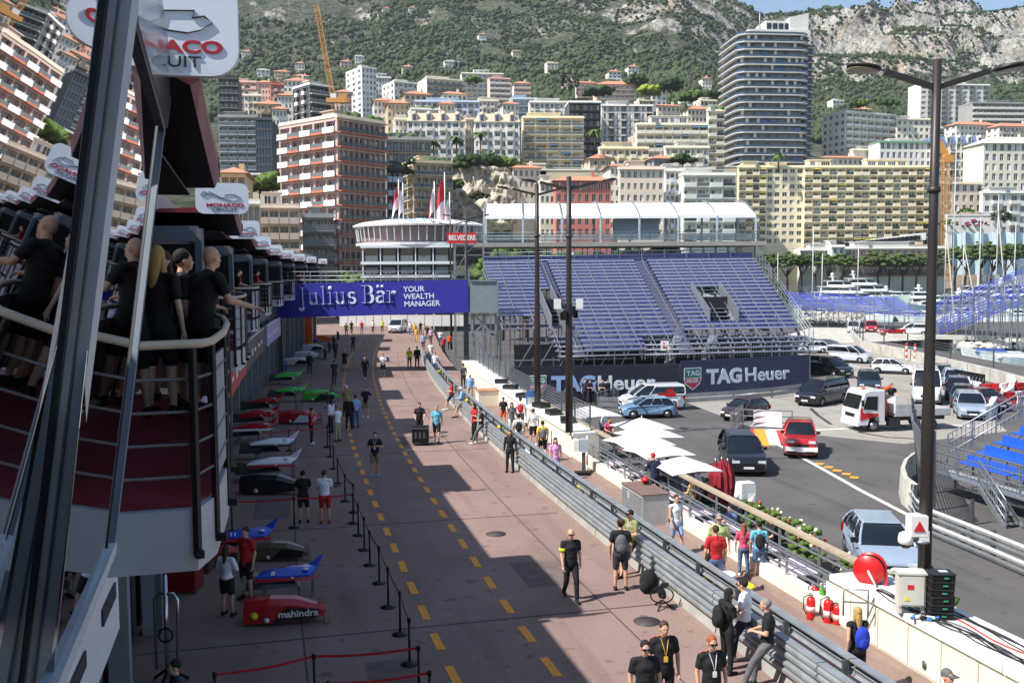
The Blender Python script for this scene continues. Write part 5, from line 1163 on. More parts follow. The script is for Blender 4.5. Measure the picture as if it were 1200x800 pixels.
for o0,am,rgb,l,nn in cb:
 q=MB();rr=random.Random(nn)
 for k in range(nn):
  P=[];ph=rr.uniform(0,6)
  for i in range(46):y=7+13.3*i/45;P.append(off(wall_,y,o0+.10*am*math.sin(y*1.3+ph)+.10*am*math.sin(y*3.1+ph*2)+.03*k,1.185+.006*k))
  q.tube(P,.012 if nn>1 else.018,5)
 if nn==3:
  for k in range(4):c=off(wall_,10.5+k*.9,.62,1.2);q.tube([c+V(.34*math.cos(a*.35)*(1+.02*a),.42*math.sin(a*.35),.004*a)for a in range(30)],.011,5)
 q.build('cable',cm('cable %d'%rgb[0],rgb,rough=.6),label=l,cat='cable')
 # ---------------------------------------------------------------- lamp posts
def lamp(label,px,py,z0,top,pw,arm,d=None,ang=0.0):
 p=gp(px,py,z0);t=thing('lamp_post',label,'lamp post',p,ang,'double armed lamp posts');h=at(px,top,p.y).z-p.z
 q=MB();q.lathe((0,0,0),[(pw*.62,0),(pw*.6,h*.35),(pw*.5,h*.45),(pw*.42,h*.7),(pw*.40,h)],12);q.build('pole',POLE,t)
 q=MB();q.lathe((0,0,h*.765),[(pw*.55,0),(pw*.62,.03),(pw*.55,.12)],12);q.build('collar',POLE,t)
 zj=h-.55
 for s_ in(-1,1):
  q=MB();q.beam((0,0,zj),(s_*arm*.72,0,zj+.32),.09,.11);q.build('arm',POLE,t)
  hm=MB();hm.T=Matrix.Translation((s_*arm,0,zj+.40)) @ Matrix.Rotation(-s_*.16,4,'Y');hm.lathe((0,0,0),[(.14,-.04),(.33,-.025),(.34,.015),(.2,.05),(.05,.06)],14);hd=hm.build('lamp_head',POLE,t)
  lm=MB();lm.T=hm.T;lm.lathe((0,0,-.056),[(.28,-.008),(.30,0)],14);lm.build('diffuser',cm('lamp diffuser',(170,160,140),rough=.4),hd)
 return t,p,h
tA,pA,hA=lamp('tall dark double lamp post in the right foreground',1082,712,1.17,70,.215,1.45)
tB,pB,hB=lamp('dark lamp post before the blue stand carrying two white boxes',667,506,1.17,207,.27,1.72)
tC,pC,hC=lamp('dark lamp post left of the one with white boxes',630,474,1.17,216,.27,1.75)
lamp('slim lamp post just right of the blue banner',548,428,.0,250,.2,1.75)
lamp('slim far lamp post before the red sign',529,409,.0,258,.2,1.75)
WPL=cm('white equipment plastic',(232,230,224),rough=.4,var=.04)
for dx,l in((-.5,'white equipment box on the left of the middle lamp post'),(.45,'white equipment box on the right of the middle lamp post')):
 z_=at(667,356,pB.y).z;t=thing('equipment_box',l,'box',(pB.x+dx,pB.y,z_),0,'white boxes on the middle lamp post');q=MB();q.box((0,0,0),(.30,.25,.42));q.build('case',WPL,t);q=MB();q.beam((0,.0,-.1),(-dx,0,-.15),.05);q.build('bracket',BLACK,t)
t=thing('loudspeaker_cluster','dark equipment clamped round the middle lamp post below the white boxes','equipment',(pB.x,pB.y,at(667,368,pB.y).z))
for a in range(5):q=MB();q.box((.28*math.cos(a*1.3),.28*math.sin(a*1.3),.12*math.sin(a*2.)),(.2,.2,.34),a);q.build('unit',BLACK,t)
def on_post(py,dx,dy=-.05):return V(pA.x+dx,pA.y+dy,at(1082,py,pA.y).z)
t=thing('equipment_box','white box with a red printed mark clamped to the big lamp post','box',on_post(613,-.22,-.1));q=MB();q.box((0,0,0),(.34,.3,.42));q.build('case',WPL,t);q=MB();q.slab([(-.13,-.16,-.1),(-.01,-.16,.12),(.11,-.16,-.1)],(0,-.006,0));q.build('red_mark',REDP,t);q=MB();q.beam((.1,.05,0),(.28,.1,0),.06);q.build('bracket',BLACK,t)
t=thing('dome_camera','white dome camera on a side arm of the big lamp post','camera',on_post(630,-.44,-.1));q=MB();q.lathe((0,0,0),[(.06,.16),(.13,.12),(.15,.02),(.15,-.06),(.12,-.09)][::-1],14);q.build('housing',WPL,t);q=MB();q.ell((0,0,-.10),(.11,.11,.09));q.build('dome',GLASSD,t);q=MB();q.tube([(0,0,.14),(.06,0,.2),(.34,.04,.17)],.045,8);q.build('arm',WPL,t)
t=thing('post_speaker','white speaker box behind the dome camera on the big lamp post','speaker',on_post(625,-.12,-.12));q=MB();q.box((0,0,0),(.2,.25,.24));q.build('case',WPL,t);q=MB();q.lathe((0,0,-.14),[(.16,0),(.16,.05)],12);q.build('clamp',STEEL,t)
# electrical cabinet, stacked cases, hose reel, extinguishers
p=off(wall_,18.3,.35,1.18);t=thing('electrical_cabinet','pale metal electrical cabinet on legs at the foot of the big lamp post','cabinet',gp(1066,716,1.18),-.12);CAB=cm('cabinet grey',(206,204,192),rough=.45,var=.05)
q=MB();q.box((0,0,.48),(.52,.3,.66));q.build('case',CAB,t);q=MB();q.box((0,0,.83),(.58,.36,.04));q.build('lid',CAB,t);q=MB();q.box((0,-.16,.48),(.45,.02,.58));q.build('door',CAB,t);q=MB();q.box((-.04,-.175,.56),(.12,.01,.09));q.build('red_label',REDP,t);q=MB();q.slab([(-.16,-.175,.28),(-.05,-.175,.28),(-.105,-.175,.38)],(0,-.005,0));q.build('warning_label',YEL,t)
for x in(-.22,.22):q=MB();q.box((x,0,.07),(.07,.22,.15));q.build('leg',CAB,t)
q=MB();q.lathe((.33,-.05,.62),[(.07,-.08),(.09,0),(.07,.08)],10,'X');q.build('socket',REDP,t)
base=gp(1101,722,1.18)
for i in range(6):
 t=thing('black_crate','black plastic stacking crate beside the big lamp post, '+['lowest','second from the bottom','third from the bottom','third from the top','second from the top','topmost'][i]+' of its stack','crate',(base.x,base.y,1.18+i*.155),.08*(i%3-1)-.12,'stacked black crates')
 q=MB();q.box((0,0,.065),(.44,.36,.12));q.build('body',BLACK,t);q=MB();q.box((0,0,.135),(.47,.39,.02));q.build('rim',DARK,t);q=MB();q.box((.04,-.197,.07),(.09,.006,.03));q.build('green_tag',cm('green tag',(60,150,110)),t)
 if i==5:q=MB();q.box((.05,.02,.15),(.16,.12,.01));q.build('paper_label',cm('pale blue paper',(180,205,225)),t)
t=thing('plug_cluster','blue and white plugs tangled at the foot of the cabinet','plug',gp(1080,726,1.18))
for i in range(7):q=MB();q.tube([(.08*i-.2,.05*math.sin(i*2),.04),(.08*i-.08,.1*math.cos(i),.06)],.035,6);q.build('plug',[cm('plug blue',(60,120,190)),WPL,BLACK][i%3],t)
p=gp(1017,690,1.05);t=thing('hose_reel','red drum hose reel full of black hose on a steel stand','hose reel',p,-.55)
q=MB();q.lathe((0,0,.42),[(.33,0),(.34,.02),(.30,.03),(.06,.04)],24,'Y');q.build('side_disc',REDP,t);q=MB();q.lathe((0,0,.42),[(.33,.32),(.34,.34),(.30,.35)],24,'Y');q.build('side_disc',REDP,t)
q=MB()
for i in range(6):q.tube([(.27*math.cos(a*.3),.06+i*.045,.42+.27*math.sin(a*.3))for a in range(22)],.026,6)
q.build('hose',BLACK,t);q=MB();q.tube([(0,-.02,.42),(.05,-.14,.4),(.2,-.2,.18)],.025,6);q.build('crank',WPL,t)
q=MB();q.box((.0,.17,.02),(.6,.42,.05));q.box((.15,.17,-.06),(.3,.3,.1));q.build('stand',STEEL,t);q=MB();q.beam((.36,.1,-.1),(.36,.1,.42),.07);q.build('red_post',REDP,t)
ex=[(950,725,.62,'left front of the group'),(955,712,.62,'at the back left of the group'),(970,733,.72,'front and centre, the tallest'),(969,716,.6,'behind the tallest one'),(981,735,.62,'right front beside the steel frame'),(990,722,.55,'at the right beyond the steel frame')]
for px,py,h,l in ex:
 p=gp(px,py,0);t=thing('fire_extinguisher','red fire extinguisher against the cream wall, '+l,'fire extinguisher',p,0,'fire extinguishers by the cream wall');r=.105
 q=MB();q.lathe((0,0,0),[(r*.9,0),(r,.03),(r,h*.72),(r*.75,h*.83),(r*.3,h*.88)],12);q.build('body',REDP,t);q=MB();q.box((0,0,h*.93),(.05,.14,.05));q.tube([(0,0,h*.86),(0,0,h*.98)],.02,6);q.build('valve',STEEL,t)
 q=MB();q.tube([(0,.05,h*.92),(-.16,.02,h*.85),(-.17,0,h*.4),(-.1,0,h*.2)],.014,5);q.build('hose',BLACK,t);q=MB();q.lathe((0,0,h*.3),[(r+.004,0),(r+.004,h*.22)],12);q.build('label_band',cm('pale label',(224,190,186)),t)
p=gp(963,718,0);t=thing('green_extinguisher','slim green cylinder standing among the red extinguishers','cylinder',p);q=MB();q.lathe((0,0,0),[(.07,0),(.07,.6),(.03,.68)],10);q.build('body',cm('green metal',(90,160,60),rough=.4),t);q=MB();q.lathe((0,0,.68),[(.03,0),(.03,.06)],8);q.build('valve',STEEL,t)
p=gp(984,728,0);t=thing('steel_frame','galvanised pipe frame beside the extinguishers','frame',p);q=MB();q.tube([(0,-.25,0),(0,-.25,1.0),(0,.25,1.0),(0,.25,0)],.03,6);q.build('hoop',STEEL,t);q=MB();q.beam((0,-.25,.5),(0,.25,.5),.03);q.build('bar',STEEL,t)
p=gp(1003,700,1.18);t=thing('steel_frame','square pipe frame straddling the end of the thick wall','frame',p,-.2);q=MB();q.tube([(-.25,0,-.4),(-.25,0,.18),(.25,0,.18),(.25,0,-.4)],.022,6);q.build('hoop',STEEL,t);q=MB();q.beam((-.25,0,-.1),(.25,0,-.1),.03);q.build('bar',STEEL,t)
# ---------------------------------------------------------------- terrace: parasols, tables, planting
PAR=cm('parasol canvas',(208,206,204),rough=.8,var=.03)
for px,py,w,l in((692,475,2.5,'white parasol farthest up the terrace, left of the blue hatchback'),(752,489,2.35,'second white parasol of the terrace row'),(760,498,2.4,'third white parasol, half over the second'),(749,506,2.4,'fourth white parasol, leftmost of the overlapping ones'),(772,517,2.25,'fifth white parasol of the terrace row'),(801,534,2.15,'nearest white parasol, left of the dark red closed ones')):
 p=gp(px,py,1.62);p.z=ROAD;t=thing('parasol',l,'parasol',p,.35,'white parasols of the road terrace');h=1.62-ROAD;r=w/2*1.28
 q=MB();q.tube([(0,0,0),(0,0,h+.1)],.025,6);q.build('pole',STEEL,t)
 c=[(-r,-r),(r,-r),(r,r),(-r,r)];c=[(a*.72,b*.72)for a,b in c];q=MB()
 vs=[(0,0,h)]+[(a,b,h-.42)for a,b in c]+[(0,0,h-.03)]+[(a,b,h-.46)for a,b in c]+[((c[i][0]+c[(i+1)%4][0])/2,(c[i][1]+c[(i+1)%4][1])/2,h-.36)for i in range(4)]
 fs=[]
 for i in range(4):fs+=[(0,1+i,10+i),(0,10+i,1+(i+1)%4),(5,10+i,6+i),(5,6+(i+1)%4,10+i),(1+i,6+i,10+i),(10+i,6+(i+1)%4,1+(i+1)%4)]
 q.add(vs,fs);q.build('canopy',PAR,t)
 q=MB()
 for a,b in c:q.beam((0,0,h-.05),(a*.97,b*.97,h-.45),.02)
 q.build('ribs',STEEL,t);q=MB();q.lathe((0,0,0),[(.25,0),(.25,.06),(.05,.09)],12);q.build('base',CONC,t)
WINE=cm('wine red canvas',(140,30,42),rough=.85,var=.25,scale=6)
for px,l in((838,'closed dark red parasol, left of three'),(845,'closed dark red parasol in the middle, the tallest of three'),(852,'closed dark red parasol, right of three')):
 p=gp(px,604 if px==845 else 598,ROAD);t=thing('closed_parasol',l,'parasol',p,px,'closed dark red parasols');H_=2.15 if px==845 else 1.95;q=MB();n=14;rings=[(.02,H_),(.10,H_-.2),(.24,H_*.7),(.26,H_*.45),(.22,.35)];vs=[]
 for j,(r,z)in enumerate(rings):vs+=[(r*(1+.35*((i%2)-.5))*math.cos(6.2832*i/n),r*(1+.35*((i%2)-.5))*math.sin(6.2832*i/n),z+.05*(i%2)*(j==4))for i in range(n)]
 q.add(vs,[(j*n+i,(j+1)*n+i,(j+1)*n+(i+1)%n,j*n+(i+1)%n)for j in range(4)for i in range(n)]+[tuple(range(n))]);q.build('folded_canopy',WINE,t);q=MB();q.tube([(0,0,0),(0,0,H_+.06)],.03,6);q.build('pole',STEEL,t)
p=gp(873,612,ROAD);t=thing('covered_stand','tall stand draped with a white cover behind the closed parasols','stand',p);q=MB();q.tube([(0,0,0),(0,0,1.0)],.09,8);q.build('post',BLACK,t);q=MB();q.box((0,0,1.2),(.62,.5,.55),.3,taper=.85);q.slab([(-.33,-.27,.55),(.1,-.3,.72),(.34,-.25,.5),(.28,-.24,1.1),(-.27,-.24,1.1)],(0,.02,0));q.slab([(-.3,.22,1.1),(-.3,-.25,1.1),(-.38,-.2,.62),(-.34,.2,.7)],(.02,0,0));q.slab([(.3,.22,1.1),(.3,-.25,1.1),(.36,-.2,.55),(.34,.2,.8)],(-.02,0,0));q.build('cover',cm('white cover',(226,226,220),rough=.85,bump=.6,bscale=3),t)
TBL=cm('pink table cloth',(228,206,216),rough=.8,var=.05)
tl_=[(706,'far'),(742,'second'),(778,'third'),(812,'fourth')]
yy=22.5;nms=['nearest, beside the hose reel','second from the near end','third from the near end','fourth from the near end','fifth from the near end','sixth from the near end','seventh from the near end','eighth from the near end','ninth from the near end','farthest, below the first parasol']
for i,l in enumerate(nms):
 y=21.6+2.15*i;p=off(wall_,y,1.75,ROAD);d,n_=nrm(wall_,y);t=thing('cafe_table','cafe table with a pale pink cloth below the railing, '+l,'table',p,math.atan2(-d.x,d.y),'pink clothed cafe tables');q=MB();q.box((0,0,.74),(.8,1.5,.04));q.box((.39,0,.6),(.02,1.48,.26));q.box((-.39,0,.6),(.02,1.48,.26));q.build('table_cloth',TBL,t)
 for sx_2,sy_ in((-1,-1),(1,-1),(1,1),(-1,1)):q=MB();q.tube([(.34*sx_2,.65*sy_,0),(.34*sx_2,.65*sy_,.71)],.02,5);q.build('leg',STEEL,t)
def flowerbed(label,y0,y1,o0,h,seed,fl=True):
 g=np.random.default_rng(seed);n=int((y1-y0)*34);ys=g.uniform(y0,y1,n);C=[];Q=[]
 for yv in ys:p=off(wall_,yv,o0+g.uniform(-.3,.3),ROAD+g.uniform(.25,h));C.append(p[:]);s=g.uniform(.06,.16);Q.append((s,s,s*.8))
 t=thing('flower_hedge',label,'hedge');inst('leaves',blobs('leaves',np.array(C),np.array(Q),LEAF,seed),t)
 if fl:
  for nm,col in(('white_blossom',(236,230,200)),('red_blossom',(190,70,60))):
   C=[];Q=[]
   for k in range(int((y1-y0)*(9 if nm[0]=='w' else 5))):yv=g.uniform(y0,y1);p=off(wall_,yv,o0+g.uniform(-.36,.36),ROAD+g.uniform(h*.6,h+.12));C.append(p[:]);s=g.uniform(.03,.07);Q.append((s,s,s))
   inst(nm,blobs(nm,np.array(C),np.array(Q),cm(nm.replace('_',' '),col,rough=.8),seed+1),t)
 mb=MB();sweep(mb,wall_,y0-.1,y1+.1,[(o0-.38,ROAD),(o0+.38,ROAD),(o0+.40,ROAD+.38),(o0-.40,ROAD+.38)]);mb.build('planter',cm('dark planter',(70,66,60),rough=.8),t)
flowerbed('flowering hedge with white blossom behind the cafe tables, near part',21.2,25.6,3.1,1.15,11)
flowerbed('flowering hedge with reddish leaves right of the closed parasols',27.2,31.5,3.3,1.2,12)
flowerbed('low green hedge behind the near wall at the lower right',9,17.2,1.75,.85,13,False)
# ---------------------------------------------------------------- crowd control fence beside the corner
p0,p1=gp(866,500,ROAD),gp(915,520,ROAD)
t=thing('white_barrier_panel','white banner panel on a barrier at the striped kerb','barrier');a,b=gp(883,501,ROAD),gp(916,503,ROAD);q=MB();q.slab([a+V(0,0,.1),b+V(0,0,.1),b+V(0,0,1.0),a+V(0,0,1.0)],(0,.05,0));q.build('banner',cm('striped white banner',(214,208,216),rough=.7),t);railrun([a+V(-.6,.05,0),b+V(.6,.05,0)],1.05,t,'frame',1.2)
for i,(a,b)in enumerate((((856,506),(872,492)),((700,478),(728,470)))):
 t=thing('crowd_barrier',['steel crowd barrier left of the striped kerb','steel crowd barrier by the far parasol'][i],'barrier',(0,0,0),0,'steel crowd barriers');railrun([gp(*a,ROAD),gp(*b,ROAD)],1.05,t,'frame',1.0,bars=True);q=MB();q.box(gp(*a,ROAD)+V(0,0,.02),(.5,.1,.03));q.build('foot',STEEL,t)
fa=thing('far_barrier','low steel crash barrier in front of the long hoarding','barrier');P=[rp(x,y)for x,y in((700,478),(760,478),(800,474),(860,470),(905,466),(948,460))]
for a,b in zip(P,P[1:]):
 for z_ in(.12,.46):q=MB();q.slab([a+V(0,0,z_),b+V(0,0,z_),b+V(0,0,z_+.28),a+V(0,0,z_+.28)],(0,.04,0));q.build('rail',ARM,fa)
 q=MB();q.beam(a+V(0,.1,0),a+V(0,.1,.75),.1);q.build('post',STEELD,fa)
 # ---------------------------------------------------------------- right hand road barrier, fence and small stand
rb=thing('road_barrier','white and grey triple rail barrier along the right of the road','barrier');P=[rp(x,y)for x,y in((1066,598),(1074,615),(1092,629),(1125,643),(1160,658),(1200,676),(1250,700))]
ARW=cm('white armco',(214,216,214),rough=.45,var=.1)
for a,b in zip(P,P[1:]):
 n_=Vector((b.y-a.y,a.x-b.x,0)).normalized();n_=n_ if n_.x<0 else-n_
 for k,z_ in enumerate((.06,.30,.54,.78)):
  q=MB();q.slab([a+V(0,0,z_),b+V(0,0,z_),b+n_*.05+V(0,0,z_+.1),a+n_*.05+V(0,0,z_+.1)],(0,0,.10));q.build('rail',ARW if k%2 else ARM,rb)
 q=MB();q.beam(a-n_*.1,a-n_*.1+V(0,0,1.0),.12);q.build('post',STEELD,rb)
cbk=thing('concrete_barrier','rounded white concrete barrier end at the corner by the road fence','barrier');P=[rp(x,y)for x,y in((1068,600),(1056,590),(1053,577),(1057,566),(1066,558),(1078,552))]
for a,b in zip(P,P[1:]):q=MB();q.slab([a,b,b+V(.1,.1,1.0),a+V(.1,.1,1.0)],(.25,.18,0));q.build('concrete_segment',CONC,cbk)
cf=thing('catch_fence','leaning wire catch fence with curved top above the road corner','fence');P=[rp(x,y)for x,y in((1076,560),(1079,580),(1084,600),(1094,622),(1140,645),(1200,672))]
for k,(a,b)in enumerate(zip(P,P[1:])):
 hh=2.6;lean=V(-.55,0,0)if k<3 else V(-.1,0,0)
 if k<3:
  q=MB()
  for j in range(13):z_=.9+hh*j/12;q.beam(a+lean*(j/12)**2+V(0,0,z_),b+lean*(j/12)**2+V(0,0,z_),.022)
  n=max(3,int((b-a).length/.2))
  for i in range(n):p=a.lerp(b,i/n);q.beam(p+V(0,0,.9),p+lean+V(0,0,.9+hh),.018)
  q.build('mesh',STEEL,cf)
 q=MB();q.beam(a+V(0,0,0),a+lean*.6+V(0,0,.9+hh*(1 if k<4 else.3)),.09);q.build('post',STEELD,cf)
SB=cm('bright blue seat',(36,88,200),rough=.4)
rs=thing('side_stand','small scaffold stand with bright blue benches at the right edge','grandstand')
F0=gp(1120,541,.35);dr=Vector((.22,-1,0)).normalized();st_=V(.80,.18,.36)
for i in range(9):
 a=F0+st_*i;b=a+dr*(15-i*.2)
 nseg=5
 for j in range(nseg):
  p,r=a+dr*(15*j/nseg+.1),a+dr*(15*(j+1)/nseg-.1);q=MB();q.slab([p,r,r+V(.38,.08,.02),p+V(.38,.08,.02)],(0,0,.05));q.slab([p+V(.40,.08,.0),r+V(.40,.08,0),r+V(.44,.08,.32),p+V(.44,.08,.32)],(.03,0,0));q.build('seat',SB,rs)
 q=MB();q.slab([a+V(-.35,0,-.34),b+V(-.35,0,-.34),b+V(-.08,.05,-.34),a+V(-.08,.05,-.34)],(0,0,-.05));q.build('foot_board',cm('pale plank',(196,198,196),rough=.5,metal=.2),rs)
 for j in range(6):
  p=a+dr*3*j;q=MB();q.beam(V(p.x,p.y,ROAD),p,.06);q.build('upright',STEEL,rs)
  if i<8:q=MB();q.beam(p+V(0,0,-.4),p+st_+V(0,0,-.4),.06);q.beam(p+V(0,0,-.9),p+st_+V(0,0,-1.6),.04);q.build('brace',STEEL,rs)
railrun([F0+V(-.2,.3,-.1),F0+st_*8+V(0,.3,.2)],1.2,rs,'end_rail',1.1,bars=True)
railrun([F0+V(-.9,.3,-.3),F0+V(-.9,.3,-.3)+dr*15],1.1,rs,'front_rail',1.5,bars=True)
q=MB();a,b=F0+V(-1.0,0,-.35),F0+V(-1.0,0,-.35)+dr*15;q.slab([a,b,b+V(.9,.2,0),a+V(.9,.2,0)],(0,0,-.06));q.build('walkway_deck',STEEL,rs)
a=F0+V(-1.0,.3,-.4)+dr*3;b=a+dr*3.0+V(-1.1,0,-.85)
q=MB();q.beam(a,b,.08,.2);q.beam(a+V(.6,0,0),b+V(.6,0,0),.08,.2);q.build('stair_string',STEEL,rs);railrun([b,a],1.0,rs,'stair_rail',.8,bars=True)
for i in range(5):p=a.lerp(b,(i+.5)/5);q=MB();q.box(p+V(.3,0,.02),(.6,.25,.03));q.build('stair_tread',STEEL,rs)
for i in range(11):
 x_,y_=1152+i*6,468+i*4+(0 if i%2 else 1)
 p=rp(1158+(i%6)*9,476-(i%6)*.5 if i<6 else 464-(i%6)*.3);t=thing('water_barrier','red plastic water barrier stacked at the bend, '+['first from the left in the front line','second from the left in the front line','third from the left in the front line','fourth in the front line','fifth in the front line','last in the front line','first in the back line','second in the back line','third in the back line','fourth in the back line','last in the back line'][i],'barrier',p,.3+.1*(i%3),'red plastic water barriers')
 q=MB();q.box((0,0,.3),(.95,.5,.6),taper=.75);q.box((0,0,.75),(.85,.25,.3));q.build('body',REDP if i%4 else WHITE,t);q=MB();q.box((0,-.2,.45),(.5,.06,.1));q.build('slot',DARK,t)
cw=thing('long_concrete_wall','long pale concrete barrier wall sweeping along the harbour road','barrier');P=[rp(x,y)for x,y in((996,395),(1008,410),(1060,421),(1110,434),(1160,447),(1210,462))]
for a,b in zip(P,P[1:]):
 n=max(1,int((b-a).length/4))
 for i in range(n):p,r=a.lerp(b,i/n),a.lerp(b,(i+.985)/n);q=MB();q.slab([p,r,r+V(0,0,1.05),p+V(0,0,1.05)],(.3,.2,0));q.build('concrete_block',CONC,cw)
hf=thing('road_fence','wire fence on tall posts above the harbour road wall','fence')
for a,b in zip(P,P[1:]):
 n=max(1,int((b-a).length/5))
 for i in range(n):p,r=a.lerp(b,i/n)+V(.4,.3,0),a.lerp(b,(i+1)/n)+V(.4,.3,0);q=MB();q.beam(p,p+V(0,0,2.6),.1);q.build('post',STEELD,hf);q=MB();[q.beam(p+V(0,0,1.1+.25*k),r+V(0,0,1.1+.25*k),.02)for k in range(6)];q.build('wire',STEEL,hf)
s2=thing('bend_wall','curved pale concrete kerb wall beside the red water barriers','barrier');P=[rp(x,y)for x,y in((1154,493),(1162,480),(1180,470),(1184,458),(1176,450))]
for a,b in zip(P,P[1:]):q=MB();q.slab([a,b,b+V(0,0,.9),a+V(0,0,.9)],(.5,.2,0));q.build('concrete_segment',WTOP,s2)
# ---------------------------------------------------------------- vehicles
TRIM=cm('car trim black',(22,22,24),rough=.5);CHROME=cm('chrome',(190,194,198),rough=.15,metal=.9);TAIL=cm('tail lamp',(150,20,24),rough=.2);HL=cm('headlamp',(214,220,226),rough=.08,spec=.9);RIM=cm('alloy rim',(140,144,148),rough=.3,metal=.8);CGL=cm('car glass',(18,22,26),rough=.04,spec=1.0,var=.2)
def paint(n,rgb):return cm('car paint '+n,rgb,rough=.32,metal=.15,var=.03,coat=.8)
WHEEL={}
def wheel(root,x,y,r,w=.22):
 k=(r,w)
 if k not in WHEEL:
  a=MB();a.lathe((0,0,0),[(r*.62,-w/2),(r*.94,-w/2),(r,-w*.3),(r,w*.3),(r*.94,w/2),(r*.62,w/2)],20,'Y')
  b=MB();b.lathe((0,0,0),[(r*.64,-w/2-.005),(r*.60,-w/2+.05),(r*.15,-w/2+.04),(r*.12,-w/2)],16,'Y');b.lathe((0,0,0),[(r*.12,w/2),(r*.15,w/2-.04),(r*.60,w/2-.05),(r*.64,w/2+.005)],16,'Y')
  for i in range(5):
   t=i*1.2566
   for s_ in(-1,1):b.beam((math.cos(t)*r*.12,s_*(w/2-.02),math.sin(t)*r*.12),(math.cos(t)*r*.6,s_*(w/2-.03),math.sin(t)*r*.6),.05,.04)
  WHEEL[k]=(a.mesh('tyre',RUB),b.mesh('rim',RIM))
 wh=inst('wheel',WHEEL[k][0],root,(x,y,r));inst('rim',WHEEL[k][1],wh);return wh
SPEC={
'suv':dict(L=4.75,W=1.9,H=1.72,r=.37,ax=(1.45,-1.4),top=[(2.38,.62),(2.34,.80),(2.2,.91),(1.9,.97),(1.5,1.03),(1.05,1.09)],cab=(1.15,-2.22),roof=(.35,-1.85),belt=1.10,rear=[(-2.2,1.1),(-2.36,1.0),(-2.38,.5)]),
'hatch':dict(L=3.95,W=1.70,H=1.45,r=.30,ax=(1.22,-1.25),top=[(1.96,.55),(1.93,.68),(1.8,.77),(1.5,.85),(1.15,.91),(.85,.96)],cab=(1.0,-1.80),roof=(.2,-1.35),belt=.96,rear=[(-1.82,.96),(-1.95,.85),(-1.97,.45)]),
'van':dict(L=4.5,W=1.84,H=1.85,r=.32,ax=(1.5,-1.3),top=[(2.25,.6),(2.2,.85),(1.9,1.0),(1.35,1.12)],cab=(1.5,-2.22),roof=(.55,-2.18),belt=1.15,rear=[(-2.22,1.15),(-2.24,.5)],box=True),
'bigvan':dict(L=5.4,W=2.0,H=2.5,r=.35,ax=(1.85,-1.6),top=[(2.72,.7),(2.68,1.0),(2.45,1.18),(2.05,1.34)],cab=(2.15,-2.68),roof=(1.35,-2.62),belt=1.38,rear=[(-2.68,1.38),(-2.70,.5)],box=True),
'mpv':dict(L=5.1,W=1.92,H=1.88,r=.34,ax=(1.65,-1.55),top=[(2.55,.6),(2.52,.80),(2.4,.91),(2.1,1.0),(1.6,1.11)],cab=(1.75,-2.48),roof=(.75,-2.32),belt=1.12,rear=[(-2.5,1.12),(-2.55,.9),(-2.55,.5)]),
'pickup':dict(L=4.95,W=1.78,H=1.76,r=.38,ax=(1.45,-1.5),top=[(2.45,.75),(2.43,1.0),(2.2,1.08),(1.0,1.13)],cab=(1.1,-1.0),roof=(.45,-.75),belt=1.15,rear=[(-2.45,1.15),(-2.47,.6)]),
'conv':dict(L=4.5,W=1.85,H=1.25,r=.33,ax=(1.35,-1.3),top=[(2.25,.5),(2.15,.68),(1.7,.82),(.8,.9)],cab=(.95,-.3),roof=(.45,.4),belt=.9,rear=[(-2.1,.95),(-2.25,.8),(-2.25,.4)]),
}
CM={}
def bev(me,w,n):
 o=bpy.data.objects.new('tmp',me);COL.objects.link(o);md=o.modifiers.new('b','BEVEL');md.width=w;md.segments=n;md.limit_method='ANGLE';md.angle_limit=R(28)
 r=bpy.data.meshes.new_from_object(o.evaluated_get(bpy.context.evaluated_depsgraph_get()));r.name=me.name;r.polygons.foreach_set('use_smooth',[len(p.vertices)<5 and p.area<.6 for p in r.polygons]);bpy.data.objects.remove(o);r.update();return r
